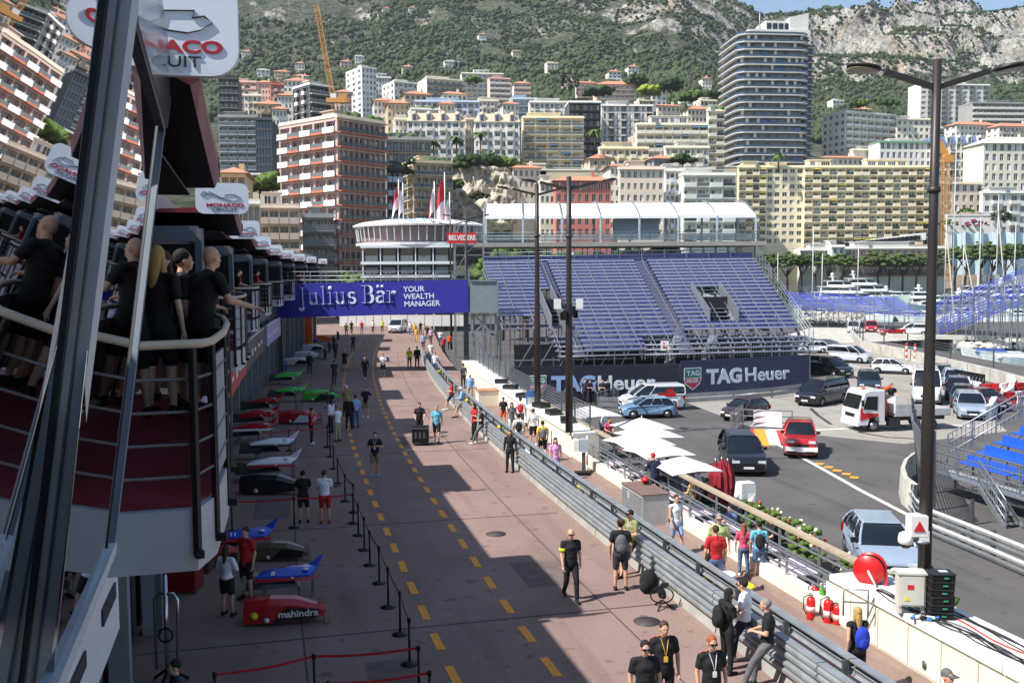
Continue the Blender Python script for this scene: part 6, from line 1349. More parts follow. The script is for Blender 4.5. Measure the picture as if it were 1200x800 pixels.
def car_meshes(kind):
 if kind in CM:return CM[kind]
 S=SPEC[kind];r=S['r'];W=S['W'];fl=.24
 out=list(S['top'])+list(S['rear'])
 ra=r*1.18;bot=[(-S['L']/2+.06,fl)]
 for ax in S['ax'][::-1]:bot+=[(ax-ra,fl)]+[(ax-ra*math.cos(a),r+ra*math.sin(a)*.98)for a in[R(20+20*k)for k in range(8)]]+[(ax+ra,fl)]
 bot+=[(S['L']/2-.05,fl),(S['L']/2,.4)]
 hx=S['L']/2;ys_=lambda x:1-.16*max(0,(abs(x)/hx-.68)/.32)**2
 O=out+bot;cx,cz=0,.7
 b=MB();n=len(O)
 lay=[(-W/2,.965),(-W/2+.10,1.0),(W/2-.10,1.0),(W/2,.965)]
 vs=[(cx+(x-cx)*(s_ if abs(x)>S['L']*.44 else 1),y*ys_(x),(cz+(z-cz)*s_)if z>cz else z)for y,s_ in lay for x,z in O]
 fs=[(j*n+i,j*n+(i+1)%n,(j+1)*n+(i+1)%n,(j+1)*n+i)for j in range(3)for i in range(n)]+[tuple(range(n))[::-1],tuple(3*n+i for i in range(n))]
 b.add(vs,fs)
 for ax in S['ax']:
  b.mi(1).box((ax,0,r+.05),(ra*1.7,W-.16,ra*1.2));b.mi(0)
 g=MB();x0,x1=S['cab'];r0,r1=S['roof'];zb,zt=S['belt']-.03,S['H']-.05;wb,wt=W/2-.07,W/2-(.20 if S.get('box')else.28)
 base=[(x0,-wb),(x0,wb),(x1,wb),(x1,-wb)];top=[(r0,-wt),(r0,wt),(r1,wt),(r1,-wt)]
 N_=4;R5=[]
 for k in range(N_+1):
  s_=k/N_;bu=math.sin(math.pi*s_);R5+=[(q[0]+(t_[0]-q[0])*s_+(.09 if i_<2 else-.06)*bu*(kind!='conv'),q[1]*(1+.03*bu)+(t_[1]-q[1])*s_**1.25,zb+(zt-zb)*s_)for i_,(q,t_)in enumerate(zip(base,top))]
 g.add(R5,[(4*k+i_,4*k+(i_+1)%4,4*k+4+(i_+1)%4,4*k+4+i_)for k in range(N_)for i_ in range(4)]+[(4*N_,4*N_+1,4*N_+2,4*N_+3)])
 rf=MB();e=.02
 if kind!='conv':
  T=[(r0+e,-wt-e),(r0+e,wt+e),(r1-e,wt+e),(r1-e,-wt-e)]
  rf.add([(x,y,zt+.0)for x,y in T]+[(x*.96+.02*(r0+r1)/2,y*.9,zt+.055)for x,y in T],[(0,1,5,4),(1,2,6,5),(2,3,7,6),(3,0,4,7),(4,5,6,7),(3,2,1,0)])
  P=lambda q,t_,s_:V(q[0]+(t_[0]-q[0])*s_+(.085 if q[0]==x0 else-.055 if q[0]==x1 else 0)*math.sin(math.pi*s_),(q[1]*(1+.03*math.sin(math.pi*s_))+(t_[1]-q[1])*s_**1.25)*1.01,zb+(zt-zb)*s_)
  for q,t_ in zip(base,top):[rf.beam(P(q,t_,k/3),P(q,t_,(k+1)/3),.07,.07)for k in range(3)]
  cols=[.36,.68]if not S.get('box')else[.30]
  for cfr in cols:
   for s_ in(0,1):
    a_,b_=(base[0],base[3])if s_==0 else(base[1],base[2]);c_,d_=(top[0],top[3])if s_==0 else(top[1],top[2])
    q=(a_[0]+(b_[0]-a_[0])*cfr,a_[1]);t_=(c_[0]+(d_[0]-c_[0])*(cfr-.04),c_[1]);rf.beam(P(q,t_,0),P(q,t_,1),.06,.05)
  if S.get('box'):
   for s_ in(-1,1):
    xa=x0+(x1-x0)*.32;xb=r0+(r1-r0)*.2;rf.add([(xa,s_*(wb+.012),zb),(x1,s_*(wb+.012),zb),(r1,s_*(wt+.012),zt+.02),(xb-.05,s_*(wt+.012),zt+.02)],[(0,1,2,3)if s_<0 else(3,2,1,0)])
   rf.add([(x1-.012,-wb,zb),(x1-.012,wb,zb),(r1-.012,wt,zt),(r1-.012,-wt,zt)],[(0,1,2,3)])
 L2=S['L']/2;bz=S['top'][0][1];ex=[]
 def pc(nm,m_,c,d_):ex.append((nm,MB().box((0,0,0),d_).mesh(nm,m_),c))
 pc('grille',TRIM,(L2-.02,0,bz-.02),(.08,W*.42,.17));pc('bumper',TRIM,(L2-.04,0,.36),(.08,W*.8,.14));pc('bumper',TRIM,(-L2+.02,0,.36),(.08,W*.86,.16))
 pc('number_plate',LIT,(L2+.015,0,.46),(.02,.5,.11));pc('number_plate',LIT,(-L2-.005,0,.72),(.02,.5,.11))
 for s_ in(-1,1):pc('sill',TRIM,((S['ax'][0]+S['ax'][1])/2,s_*(W/2-.01),.30),(S['ax'][0]-S['ax'][1]-2*ra,.05,.1));pc('door_seam',TRIM,(x0*.3,s_*(W/2+.002),S['belt']*.68),(.012,.01,.5));pc('door_handle',CHROME,(x0*.3-.75,s_*(W/2+.01),S['belt']*.84),(.16,.02,.03))
 hl=MB();hl.box((0,0,0),(.16,.36,.13));tl_=MB();tl_.box((0,0,0),(.08,.22,.28))
 mr=MB();mr.box((0,0,0),(.12,.2,.14))
 CM[kind]=dict(body=bev(b.mesh('body',[WHITE,TRIM]),.05,3),glass=bev(g.mesh('windows',CGL),.05,2),roof=bev(rf.mesh('roof',[WHITE]),.02,2)if rf.v else None,extra=ex,hl=hl.mesh('headlight',HL),tl=tl_.mesh('tail_light',TAIL),mr=mr.mesh('mirror',TRIM))
 return CM[kind]
def car(kind,label,px,py,hd,pt,z=ROAD,cat='car',name='parked_car',group='cars on the road and quay',sc=1.0,p=None):
 if z==ROAD:sc*=.92;py+=2.5
 S=SPEC[kind];m=car_meshes(kind);p=p or gp(px,py,z);t=thing(name,label,cat,p,R(hd),group,sc)
 inst('body',m['body'],t,mats=[pt]);inst('windows',m['glass'],t)
 if m['roof']:inst('roof',m['roof'],t,mats=[pt])
 L2=S['L']/2
 for nm,me_,c_ in m['extra']:inst(nm,me_,t,c_)
 for s_ in(-1,1):
  inst('headlight',m['hl'],t,(L2-.09,s_*(S['W']/2-.33),S['top'][1][1]-.06));inst('tail_light',m['tl'],t,(-L2+.06,s_*(S['W']/2-.13),S['belt']-.22))
  inst('mirror',m['mr'],t,(S['cab'][0]-.25,s_*(S['W']/2+.06),S['belt']+.06))
  for ax in S['ax']:wheel(t,ax,s_*(S['W']/2-.12),S['r'])
 return t
pBlack=paint('black',(20,22,28));pWhite=paint('white',(226,228,230));pRed=paint('red',(190,30,32));pSil=paint('silver blue',(150,166,184));pLB=paint('light blue',(122,158,186));pBlue=paint('blue',(30,50,96));pGry=paint('grey',(110,114,120));pWine=paint('dark wine',(62,34,38));pDB=paint('dark blue grey',(40,52,66));pPB=paint('pale grey blue',(170,184,198))
car('suv','black luxury SUV driving toward the camera beside the parasols',869,545,-95,pBlack,sc=.98,cat='car',name='suv')
k_=car('pickup','red pickup truck with white bumper left of the white flatbed truck',937,526,-105,pRed,sc=.97,cat='pickup truck',name='pickup_truck')
q=MB();q.box((-1.75,0,1.16),(1.35,1.5,.05));q.build('bed_floor',DARK,k_);q=MB();q.box((2.46,0,.56),(.12,1.7,.22));q.build('white_bumper',WHITE,k_)
q=MB()
for s_ in(-1,1):q.beam((.4,s_*.62,1.80),(-.7,s_*.62,1.80),.04)
q.beam((.35,-.62,1.84),(.35,.62,1.84),.04);q.beam((-.65,-.62,1.84),(-.65,.62,1.84),.04);q.build('roof_rack',STEELD,k_)
car('hatch','silver blue SUV parked close beyond the hose reel',1031,661,-99,pSil,sc=1.08,name='suv')
car('hatch','light blue hatchback seen from the side before the white van',759,486,187,pLB,sc=.95)
v_=car('van','white delivery van with red lettering behind the light blue hatchback',763,477,188,pWhite,cat='van',name='delivery_van')
q=MB()
for s_ in(-1,1):q.box((-.9,s_*.915,1.15),(1.3,.012,.26));q.box((-1.1,s_*.90,1.45),(.5,.012,.2))
q.build('red_lettering',REDP,v_)
car('hatch','dark wine red hatchback crossing the pale asphalt toward the left',873,488,222,pWine,sc=.95)
car('mpv','black people carrier turning left before the right hoarding',963,470,224,pBlack,cat='van',name='people_carrier')
car('suv','dark blue compact SUV driving toward the camera right of the black people carrier',1018,455,-109,pDB,name='suv',sc=.95)
car('mpv','black people carrier behind the barrier at the right end of the hoarding',969,438,-62,pBlack,cat='van',name='people_carrier')
car('van','grey white van entering the bend behind the black people carriers',996,422,-45,paint('greyish',(196,202,212)),cat='van',name='delivery_van')
car('hatch','small white car in the middle of the bend',1046,435,-28,pWhite)
car('bigvan','tall white van facing the camera right of the flatbed truck',1085,467,-112,pWhite,cat='van',name='tall_van')
car('suv','grey car partly hidden behind the tall white van',1104,446,-112,pGry,sc=.93)
car('suv','pale blue grey estate car behind the blue one in the queue',1118,452,-112,pPB,sc=.93)
car('suv','blue car third in the queue at the bend',1122,464,-113,pBlue,sc=.95)
car('hatch','dark grey hatchback second in the queue at the bend',1128,473,-113,pDB,sc=1.05)
car('suv','silver blue SUV first in the queue before the red water barriers',1136,485,-110,pSil,sc=.95)
car('hatch','maroon car behind the first silver SUV at the red barriers',1153,476,-80,paint('maroon',(96,26,44)))
car('van','white van parked on the harbour quay, left of the red cars',1000,387,-109,pWhite,cat='van',name='delivery_van',group='cars parked on the harbour quay')
car('suv','red SUV on the harbour quay beside the white van',1021,386,-111,pRed,name='suv',group='cars parked on the harbour quay')
car('conv','red open sports car on the harbour quay',1047,390,188,pRed,name='sports_car',group='cars parked on the harbour quay')
car('van','white box van seen from behind right of the red sports car',1071,390,160,pWhite,cat='van',name='delivery_van',group='cars parked on the harbour quay')
car('hatch','white car under the end of the blue grandstand',950,411,180,pWhite)
car('van','small white van far down the pit lane under the bridge',466,389.5,-96,pWhite,0.0,'van','delivery_van')
p=gp(1046,502,ROAD);t=thing('flatbed_truck','white flatbed truck with a red flash and folded orange crane','truck',p,R(190),None,.88)
def prof(name,O,w,m,bev=.06):
 b=MB();n=len(O);cz=sum(z for x,z in O)/n;cx=sum(x for x,z in O)/n;lay=[(-w/2,.97),(-w/2+bev,1),(w/2-bev,1),(w/2,.97)]
 vs=[(cx+(x-cx)*s_,y,cz+(z-cz)*s_)for y,s_ in lay for x,z in O];b.add(vs,[(j*n+i,j*n+(i+1)%n,(j+1)*n+(i+1)%n,(j+1)*n+i)for j in range(3)for i in range(n)]+[tuple(range(n))[::-1],tuple(3*n+i for i in range(n))]);return b.build(name,m,t)
prof('cab',[(2.98,.45),(3.05,.9),(2.98,1.45),(2.62,2.55),(2.3,2.68),(1.25,2.68),(1.2,.6),(1.55,.6),(1.6,.95),(1.95,1.05),(2.3,.95),(2.4,.45)],2.15,pWhite)
q=MB();q.slab([(2.99,-.95,1.5),(2.99,.95,1.5),(2.70,.88,2.35),(2.70,-.88,2.35)],(.03,0,.01));q.build('windscreen',CGL,t)
for s_ in(-1,1):
 q=MB();q.slab([(2.72,s_*1.085,1.5),(1.75,s_*1.085,1.4),(1.75,s_*1.085,2.3),(2.5,s_*1.085,2.3)],(0,s_*.01,0));q.build('side_window',CGL,t)
 q=MB();q.slab([(2.9,s_*1.085,.75),(1.7,s_*1.085,1.05),(1.7,s_*1.085,1.2),(2.75,s_*1.085,1.25),(2.8,s_*1.085,1.6),(2.9,s_*1.085,1.6)],(0,s_*.012,0));q.build('red_flash',REDP,t)
 q=MB();q.box((2.85,s_*1.22,1.9),(.12,.16,.4));q.build('mirror',TRIM,t);q=MB();q.box((3.0,s_*.8,.85),(.08,.3,.18));q.build('headlight',HL,t)
q=MB();q.box((3.02,0,.55),(.14,2.1,.3));q.build('bumper',pWhite,t);q=MB();q.box((3.04,0,1.05),(.05,1.1,.22));q.build('grille',TRIM,t)
q=MB();q.box((-.9,0,.72),(5.0,.9,.25));q.box((.5,.85,.6),(.7,.5,.5));q.box((.5,-.85,.6),(.7,.5,.5));q.build('chassis',DARK,t)
q=MB();q.box((-1.45,0,.98),(3.9,2.1,.1));q.build('bed',cm('bed planks',(150,124,104),rough=.9),t)
for s_ in(-1,1):q=MB();q.box((-1.45,s_*1.06,1.18),(3.9,.05,.42));q.build('drop_side',cm('pale steel side',(176,180,182),rough=.5),t)
q=MB();q.box((-3.42,0,1.18),(.05,2.1,.42));q.build('tailboard',cm('pale steel side',(176,180,182),rough=.5),t);q=MB();q.box((-3.46,0,1.05),(.03,2.0,.12));q.build('tail_strip',REDP,t)
for x,y in((1.95,.9),(1.95,-.9),(-2.1,.9),(-2.1,-.9)):wheel(t,x,y,.40,.26)
q=MB();q.box((.85,0,1.4),(.4,.8,1.0));q.tube([(.85,0,1.4),(.85,0,2.5)],.14,8);q.build('crane_column',cm('crane orange',(210,90,40),rough=.5),t)
q=MB();q.beam((.85,0,2.5),(.85,1.0,2.9),.16);q.beam((.85,1.0,2.9),(.75,-.8,2.3),.13);q.beam((.85,-.4,1.2),(.7,-.9,2.6),.12);q.build('crane_arm',cm('crane orange',(210,90,40),rough=.5),t)
for k in range(4):q=MB();q.tube([(.8+.04*k,-.2-.12*k,1.0),(.95,-.35-.1*k,1.9),(.85,-.2,2.55)],.03,5);q.build('hose',BLACK,t)
q=MB();q.box((2.3,.3,2.74),(.18,.18,.14));q.build('beacon',ORANGE,t);q=MB();q.box((.45,0,1.7),(.07,2.1,1.1));q.build('headboard',pWhite,t)
# push mower-like camera rig etc on the lane come with the small objects
# ---------------------------------------------------------------- boats
HULL=cm('boat hull white',(232,234,234),rough=.25,var=.03);HULLG=cm('boat hull pale green grey',(196,212,208),rough=.25,var=.03);BGL=cm('boat glass',(26,32,40),rough=.08,spec=.9);TEAK=cm('teak deck',(176,144,108),rough=.7);BCOV=cm('blue boat cover',(46,70,140),rough=.8)
def hull(L_,Wd,h,root,m,mbk=None):
 st=[];n=9
 for i in range(n):f_=i/(n-1);x=-L_/2+L_*f_;w=Wd/2*(.88+.12*min(1,f_*3))*(1-max(0,(f_-.45)/.55)**2.2)+.02;st.append((x,w,h*(1+.45*f_**2),.25+.75*(1-f_**3)))
 vs=[];fs=[]
 for x,w,z,c in st:vs+=[(x,-w,z),(x-(.06*L_ if x>L_*.3 else 0),-w*.72*c,-.4),(x-(.06*L_ if x>L_*.3 else 0),w*.72*c,-.4),(x,w,z)]
 for i in range(n-1):
  for k in range(4):fs.append((4*i+k,4*i+(k+1)%4,4*i+4+(k+1)%4,4*i+4+k))
 fs+=[(3,2,1,0),(4*n-4,4*n-3,4*n-2,4*n-1)]
 b=MB();b.add(vs,fs);return b.build('hull',m,root)
WATER=-2.4
def yacht(label,px,D,L_,Wd,hd,tiers=3,m=None,group='motor yachts moored in the harbour'):
 p=at(px,340,D);p.z=WATER;t=thing('motor_yacht',label,'yacht',p,R(hd),group);h=L_*.085;hull(L_,Wd,h,t,m or HULL)
 z=h*1.05;x0,x1=-L_*.42,L_*.24
 q=MB();q.box(((x0+x1)/2-L_*.04,0,z),(x1-x0+L_*.1,Wd*.86,.08));q.build('deck',TEAK,t)
 for k in range(tiers):
  th=max(1.0,L_*.062);w=Wd*(.78-.13*k);q=MB();a,b_=x0+L_*.03*k,x1
  q.add([(a,-w/2,z),(b_,-w/2,z),(b_,w/2,z),(a,w/2,z),(a,-w/2*.95,z+th),(b_-th*1.3,-w/2*.9,z+th),(b_-th*1.3,w/2*.9,z+th),(a,w/2*.95,z+th)],[(0,1,5,4),(1,2,6,5),(2,3,7,6),(3,0,4,7),(4,5,6,7)]);q.build('superstructure',HULL,t)
  q=MB();q.add([(a+.4,-w/2-.02,z+th*.35),(b_-th*.5,-w/2-.02,z+th*.35),(b_-th*1.0,-w/2*.94-.03,z+th*.8),(a+.4,-w/2*.96-.03,z+th*.8)],[(0,1,2,3)]);q.add([(a+.4,w/2+.02,z+th*.35),(b_-th*.5,w/2+.02,z+th*.35),(b_-th*1.0,w/2*.94+.03,z+th*.8),(a+.4,w/2*.96+.03,z+th*.8)],[(3,2,1,0)]);q.add([(b_-th*.42,-w/2*.9,z+th*.35),(b_-th*.42,w/2*.9,z+th*.35),(b_-th*1.0,w/2*.85,z+th*.8),(b_-th*1.0,-w/2*.85,z+th*.8)],[(0,1,2,3)]);q.build('window_band',BGL,t)
  q=MB();q.box(((a+b_-th)/2-.5,0,z+th+.05),(b_-th-a+1.6,w+.3,.12));q.build('roof',HULL,t);z+=th+.1;x0+=L_*.05;x1-=L_*.11
 q=MB();q.beam((x0+1,0,z),(x0+.4,0,z+L_*.06),.3,.5);q.beam((x0+.6,-Wd*.18,z+L_*.04),(x0+.6,Wd*.18,z+L_*.04),.25);q.ell((x0+.6,0,z+L_*.07),(.5,.5,.45));q.build('radar_arch',HULL,t)
 return t
yacht('large white motor yacht with pale green bow, left of the pair',995,285,27,7,-62,3,HULLG)
yacht('large white motor yacht with pale green bow, right of the pair',1022,296,29,7.5,-58,3,HULLG)
yacht('white motor yacht at the quay left of the big pair',940,270,17,5,190,1)
yacht('low white yacht moored before the left quay pines',922,262,14,4.5,-70,2)
yacht('white motor yacht right of the big pair',1056,290,19,5.5,-60,2)
yacht('white motor yacht behind the big lamp post',1078,255,22,5.5,-110,2)
yacht('dark windowed motor yacht right of the big lamp post',1102,235,20,5.5,200,2)
yacht('long low white yacht behind the masts at the right',1140,275,28,6.5,184,2)
yacht('white cruiser at the far right of the harbour',1180,262,24,6,178,2)
yacht('high white yacht on the right skyline above the works tarp',1158,298,28,7,180,2)
for i,(px,D,L_,hd,l)in enumerate(((965,215,9,-80,'small white motorboat in front of the left quay, first of a row'),(1003,205,9,-85,'small white motorboat second from the left before the blue far stand'),(1035,205,9,-80,'small white motorboat third from the left before the blue far stand'),(1068,200,10,-75,'small white motorboat left of the big lamp post'),(1128,215,10,190,'small white motorboat among the masts at the right'),(1160,200,9,185,'small white motorboat second from the right among the masts'),(1190,205,10,182,'small white motorboat at the right edge among the masts'))):
 p=at(px,345,D);p.z=WATER;t=thing('motorboat',l,'boat',p,R(hd),'small boats moored in the harbour');hull(L_,3,1.1,t,HULL);q=MB();q.box((0,0,1.7),(L_*.4,2.0,1.0),taper=.7);q.build('cabin',HULL,t);q=MB();q.box((.3,0,1.8),(L_*.37,2.04,.4),taper=.8);q.build('window_band',BGL,t)
for i,(px,D,hm,l)in enumerate(((911,230,15,'sailing boat with the leftmost mast, behind the stand edge'),(952,180,19,'sailing boat with a tall mast left of the quay pines'),(963,190,14,'sailing boat with a short mast right of the first tall one'),(1005,195,16,'sailing boat before the big yacht pair'),(1087,190,20,'sailing boat hidden behind the big lamp post, tall mast left of it'),(1107,185,21,'sailing boat with its mast just right of the big lamp post'),(1116,200,38,'sailing yacht with the tallest mast, right of the yellow crane'),(1128,195,18,'sailing boat right of the tallest mast'),(1147,190,21,'sailing boat in the middle of the right hand masts'),(1167,185,25,'sailing boat with the second tallest mast at the right'),(1188,190,20,'sailing boat with the rightmost mast'))):
 p=at(px,345,D);p.z=WATER;t=thing('sailing_boat',l,'sailboat',p,R(-100+7*(i%4)),'sailing boats moored in the harbour');hull(11,3.4,1.2,t,HULL);q=MB();q.tube([(0,0,1),(0,0,hm)],[.13,.08],6);q.build('mast',cm('mast metal',(196,192,184),rough=.4),t);q=MB();q.tube([(0,0,2.3),(-4.6,0,2.4)],.18,6);q.build('boom',BCOV if i%2 else HULL,t)
 q=MB();q.beam((5.3,0,1.6),(0,0,hm),.03);q.beam((-5.3,0,1.3),(0,0,hm),.03);q.beam((0,-1.0,hm*.6),(0,1.0,hm*.6),.05);q.build('rigging',STEEL,t)
 if i in(5,7,9):q=MB();q.beam((4.8,0,1.6),(-.3,0,hm*.92),.16);q.build('furled_sail',cm('furled sail',(206,196,176),rough=.8),t)
for px,py,hd,l,c in((1162,421,170,'speedboat with a blue cover in the near basin',BCOV),(1188,428,175,'white speedboat with an outboard at the right edge of the basin',HULL),(1150,415,165,'grey inflatable boat with a black outboard in the near basin',TRIM)):
 p=gp(px,py,WATER);t=thing('speedboat',l,'boat',p,R(hd),'speedboats in the near basin');hull(7,2.5,.9,t,HULL if c!=TRIM else cm('grey rubber',(120,124,130),rough=.7));q=MB();q.box((.3,0,1.1),(3.6,1.9,.35),taper=.8);q.build('cover',c,t);q=MB();q.ell((-3.6,0,1.1),(.4,.35,.55));q.build('outboard_motor',TRIM,t)
def far_stand(label,a,b,dp,dz,rows,root=None):
 t=thing('harbour_stand',label,'grandstand',(0,0,0),0,'temporary stands round the harbour')
 for i in range(rows):
  o_=V(*dp)*i+V(0,0,dz*i);q=MB();q.slab([a+o_,b+o_,b+o_+V(*dp)*.55,a+o_+V(*dp)*.55],(0,0,.12));q.build('seat_row',cm('far blue seat',(70,84,186),rough=.5),t)
  q=MB();q.slab([a+o_+V(0,0,-.3),b+o_+V(0,0,-.3),b+o_+V(*dp)*.4+V(0,0,-.3),a+o_+V(*dp)*.4+V(0,0,-.3)],(0,0,.05));q.build('foot_board',STEEL,t)
 n=max(3,int((b-a).length/3.2))
 for j in range(n+1):
  p=a.lerp(b,j/n);e=p+V(*dp)*rows+V(0,0,dz*rows);q=MB();q.beam(p+V(0,0,.25),e+V(0,0,.25),.08);q.beam(p,e,.1)
  for k in(0,.5,1):g=p.lerp(e,k);q.beam(V(g.x,g.y,ROAD),g+V(0,0,.9),.09)
  q.build('frame',STEEL,t)
 railrun([a+V(0,0,0),b+V(0,0,0)],1.0,t,'front_rail',2.2);railrun([a+V(*dp)*rows+V(0,0,dz*rows),b+V(*dp)*rows+V(0,0,dz*rows)],1.0,t,'back_rail',2.2)
far_stand('low blue seated stand on the quay between the big stand and the lamp post',at(930,361,158),at(1085,371,140),(0,1.0,0),.22,12)
far_stand('upper blue stand rising to the right edge over the harbour',at(1092,372,140),at(1215,326,118),(.5,.95,0),.30,7)
far_stand('lower blue stand rising to the right edge in front of the upper one',at(1100,392,134),at(1215,350,104),(.3,.95,0),.30,6)
qd=thing('quay_deck','concrete quay deck on dark piers above the near basin','quay');a,b=gp(1045,396,ROAD),gp(1165,399,ROAD);q=MB();q.slab([a,b,b+V(0,0,.5),a+V(0,0,.5)],(0,2,0));q.build('deck_edge',CONC,qd)
q=MB();q.slab([a+V(0,.3,-1.4),b+V(0,.3,-1.4),b+V(0,.3,-.02),a+V(0,.3,-.02)],(0,.3,0));q.build('dark_opening',BLACK,qd)
for i in range(4):p=a.lerp(b,i/3);q=MB();q.box(p+V(0,.0,-.8),(1.2,.8,1.5));q.build('pier',CONC,qd)
g=np.random.default_rng(9);C=[];Q=[]
for i in range(260):px=g.uniform(1128,1215);p=gp(px,g.uniform(398,408),-1.4);C.append(p[:]);s=g.uniform(.3,.9);Q.append((s,s,s*.7))
blobs('riprap_rocks',np.array(C),np.array(Q),CONC,9,kind='stuff')
C=[];Q=[]
for i in range(500):px=g.uniform(938,1012);p=gp(px,g.uniform(366,381),ROAD);C.append((p.x,p.y,ROAD+.2));s=g.uniform(.15,.55);Q.append((s,s,s))
blobs('stacked_equipment',np.array(C),np.array(Q),cm('mixed pale clutter',(196,190,180),rough=.9,var=.6,scale=.8,col2=srgb(90,90,92)),19,kind='stuff')
for i,(px,py)in enumerate(((1062,423),(1072,424))):
 p=gp(px,py,ROAD);t=thing('striped_marker','red and white striped marker post at the bend, '+('left' if i==0 else 'right'),'marker post',p);
 for k in range(6):q=MB();q.lathe((0,0,k*.3),[(.12,0),(.12,.295)],8);q.build('stripe',REDP if k%2 else WHITE,t)
 # ---------------------------------------------------------------- people: one continuous body each, clothes and hair as their parts
 # joints are in metres for a 1.75 m figure facing +Y (local), x to the figure's right
def J(pose):
 j=dict(pel=(0,0,.95),bel=(0,.01,1.10),che=(0,.0,1.30),nek=(0,-.01,1.48),hed=(0,.02,1.63))
 stand_leg=lambda s,w=.0,f=0.:[(s*.095,0,.90),(s*(.10+w*.5),f*.5+.02,.50),(s*(.105+w),f,.085)]
 L_,R_=stand_leg(-1,.02),stand_leg(1,.04)
 arm=lambda s,e,h:[(s*.185,-.01,1.42),e,h]
 A,B_=arm(-1,(-.25,-.03,1.14),(-.25,.05,.88)),arm(1,(.25,-.03,1.14),(.25,.05,.88))
 if pose=='walk':L_=[(-.095,0,.90),(-.10,.16,.52),(-.10,.22,.10)];R_=[(.095,0,.90),(.10,-.02,.50),(.10,-.30,.14)];A=arm(-1,(-.24,-.10,1.15),(-.25,-.06,.90));B_=arm(1,(.24,.06,1.15),(.24,.20,.92))
 if pose=='cross':A=arm(-1,(-.24,.06,1.16),(.02,.22,1.16));B_=arm(1,(.24,.06,1.16),(-.02,.25,1.20))
 if pose=='phone':A=arm(-1,(-.23,.06,1.16),(-.06,.30,1.22));B_=arm(1,(.23,.06,1.16),(.05,.32,1.25));j['hed']=(0,.06,1.61)
 if pose=='chest':A=arm(-1,(-.28,.02,1.18),(-.08,.20,1.24));B_=arm(1,(.28,.02,1.18),(.08,.20,1.22))
 if pose=='hip':A=arm(-1,(-.33,-.10,1.18),(-.20,.04,.98));B_=arm(1,(.24,-.02,1.14),(.22,.08,.90))
 if pose=='push':A=arm(-1,(-.26,.10,1.16),(-.20,.36,1.02));B_=arm(1,(.26,.10,1.16),(.20,.36,1.02));L_=[(-.095,0,.90),(-.10,.14,.52),(-.10,.12,.10)];R_=[(.095,0,.90),(.10,0,.50),(.10,-.24,.12)]
 if pose=='rail':A=arm(-1,(-.27,.12,1.18),(-.24,.38,1.10));B_=arm(1,(.30,.12,1.18),(.36,.38,1.10));j.update(che=(0,.06,1.29),nek=(0,.10,1.46),hed=(0,.15,1.61));A[0]=(-.185,.08,1.41);B_[0]=(.185,.08,1.41)
 if pose=='point':A=arm(-1,(-.26,.16,1.30),(-.30,.46,1.32));
 if pose=='lean':
  j=dict(pel=(0,0,.92),bel=(0,.0,1.07),che=(0,-.02,1.27),nek=(0,.0,1.45),hed=(0,.05,1.60));L_=[(-.095,0,.88),(-.11,.26,.52),(-.12,.42,.08)];R_=[(.095,0,.88),(.12,.20,.52),(.10,.24,.08)];A=arm(-1,(-.25,.02,1.13),(-.10,.24,1.12));B_=arm(1,(.25,.0,1.12),(.14,.24,1.08))
 if pose=='sit':
  j=dict(pel=(0,0,.58),bel=(0,.02,.73),che=(0,.04,.94),nek=(0,.06,1.12),hed=(0,.10,1.27));L_=[(-.10,.02,.55),(-.14,.42,.52),(-.13,.46,.09)];R_=[(.10,.02,.55),(.14,.42,.54),(.13,.40,.09)];A=[(-.185,.04,1.06),(-.24,.12,.80),(-.10,.34,.70)];B_=[(.185,.04,1.06),(.25,.12,.80),(.12,.36,.72)]
 if pose=='perch':
  j=dict(pel=(0,0,1.05),bel=(0,.03,1.20),che=(0,.06,1.41),nek=(0,.08,1.58),hed=(0,.13,1.73));L_=[(-.10,.02,1.02),(-.13,.38,.82),(-.12,.50,.36)];R_=[(.10,.02,1.02),(.13,.36,.76),(.13,.40,.28)];A=[(-.185,.06,1.53),(-.25,.10,1.26),(-.13,.32,1.14)];B_=[(.185,.06,1.53),(.24,.12,1.26),(.10,.36,1.18)]
 if pose=='film':A=arm(-1,(-.27,.14,1.28),(-.08,.34,1.52));B_=arm(1,(.27,.14,1.28),(.08,.34,1.50))
 j.update(LA=A,RA=B_,LL=L_,RL=R_);return j
def limb(mb,a,b,ra,rb,n=10,fl=1.0):
 a,b=Vector(a),Vector(b);d=(b-a).normalized();up=V(1,0,0)if abs(d.x)<.8 else V(0,1,0);u=(up-d*up.dot(d)).normalized();v=d.cross(u);vs=[];m_=8
 for i in range(m_+1):
  th=math.pi*(i/m_);
  if i<=m_//2:c,r=a-d*ra*math.cos(th)*.9,ra*math.sin(th)
  else:c,r=b-d*rb*math.cos(th)*.9,rb*math.sin(th)
  r=max(r,.002);vs+=[c+u*r*math.cos(6.2832*k/n)+v*r*fl*math.sin(6.2832*k/n)for k in range(n)]
 mb.add(vs,[(i*n+k,i*n+(k+1)%n,(i+1)*n+(k+1)%n,(i+1)*n+k)for i in range(m_)for k in range(n)]+[tuple(range(n))[::-1],tuple(m_*n+k for k in range(n))])
def eel(mb,c,r):mb.ell(c,r,14,9)
def remesh(mb,vox,name,smooth=2):
 me=bpy.data.meshes.new(name);me.from_pydata(mb.v,[],mb.f);o=bpy.data.objects.new('tmp',me);COL.objects.link(o);md=o.modifiers.new('r','REMESH');md.mode='VOXEL';md.voxel_size=vox;md.use_smooth_shade=True
 if smooth:sm_=o.modifiers.new('s','SMOOTH');sm_.factor=.5;sm_.iterations=smooth
 r=bpy.data.meshes.new_from_object(o.evaluated_get(bpy.context.evaluated_depsgraph_get()));bpy.data.objects.remove(o);r.name=name;r.materials.clear();r.materials.append(SKIN);return r
BM_={}
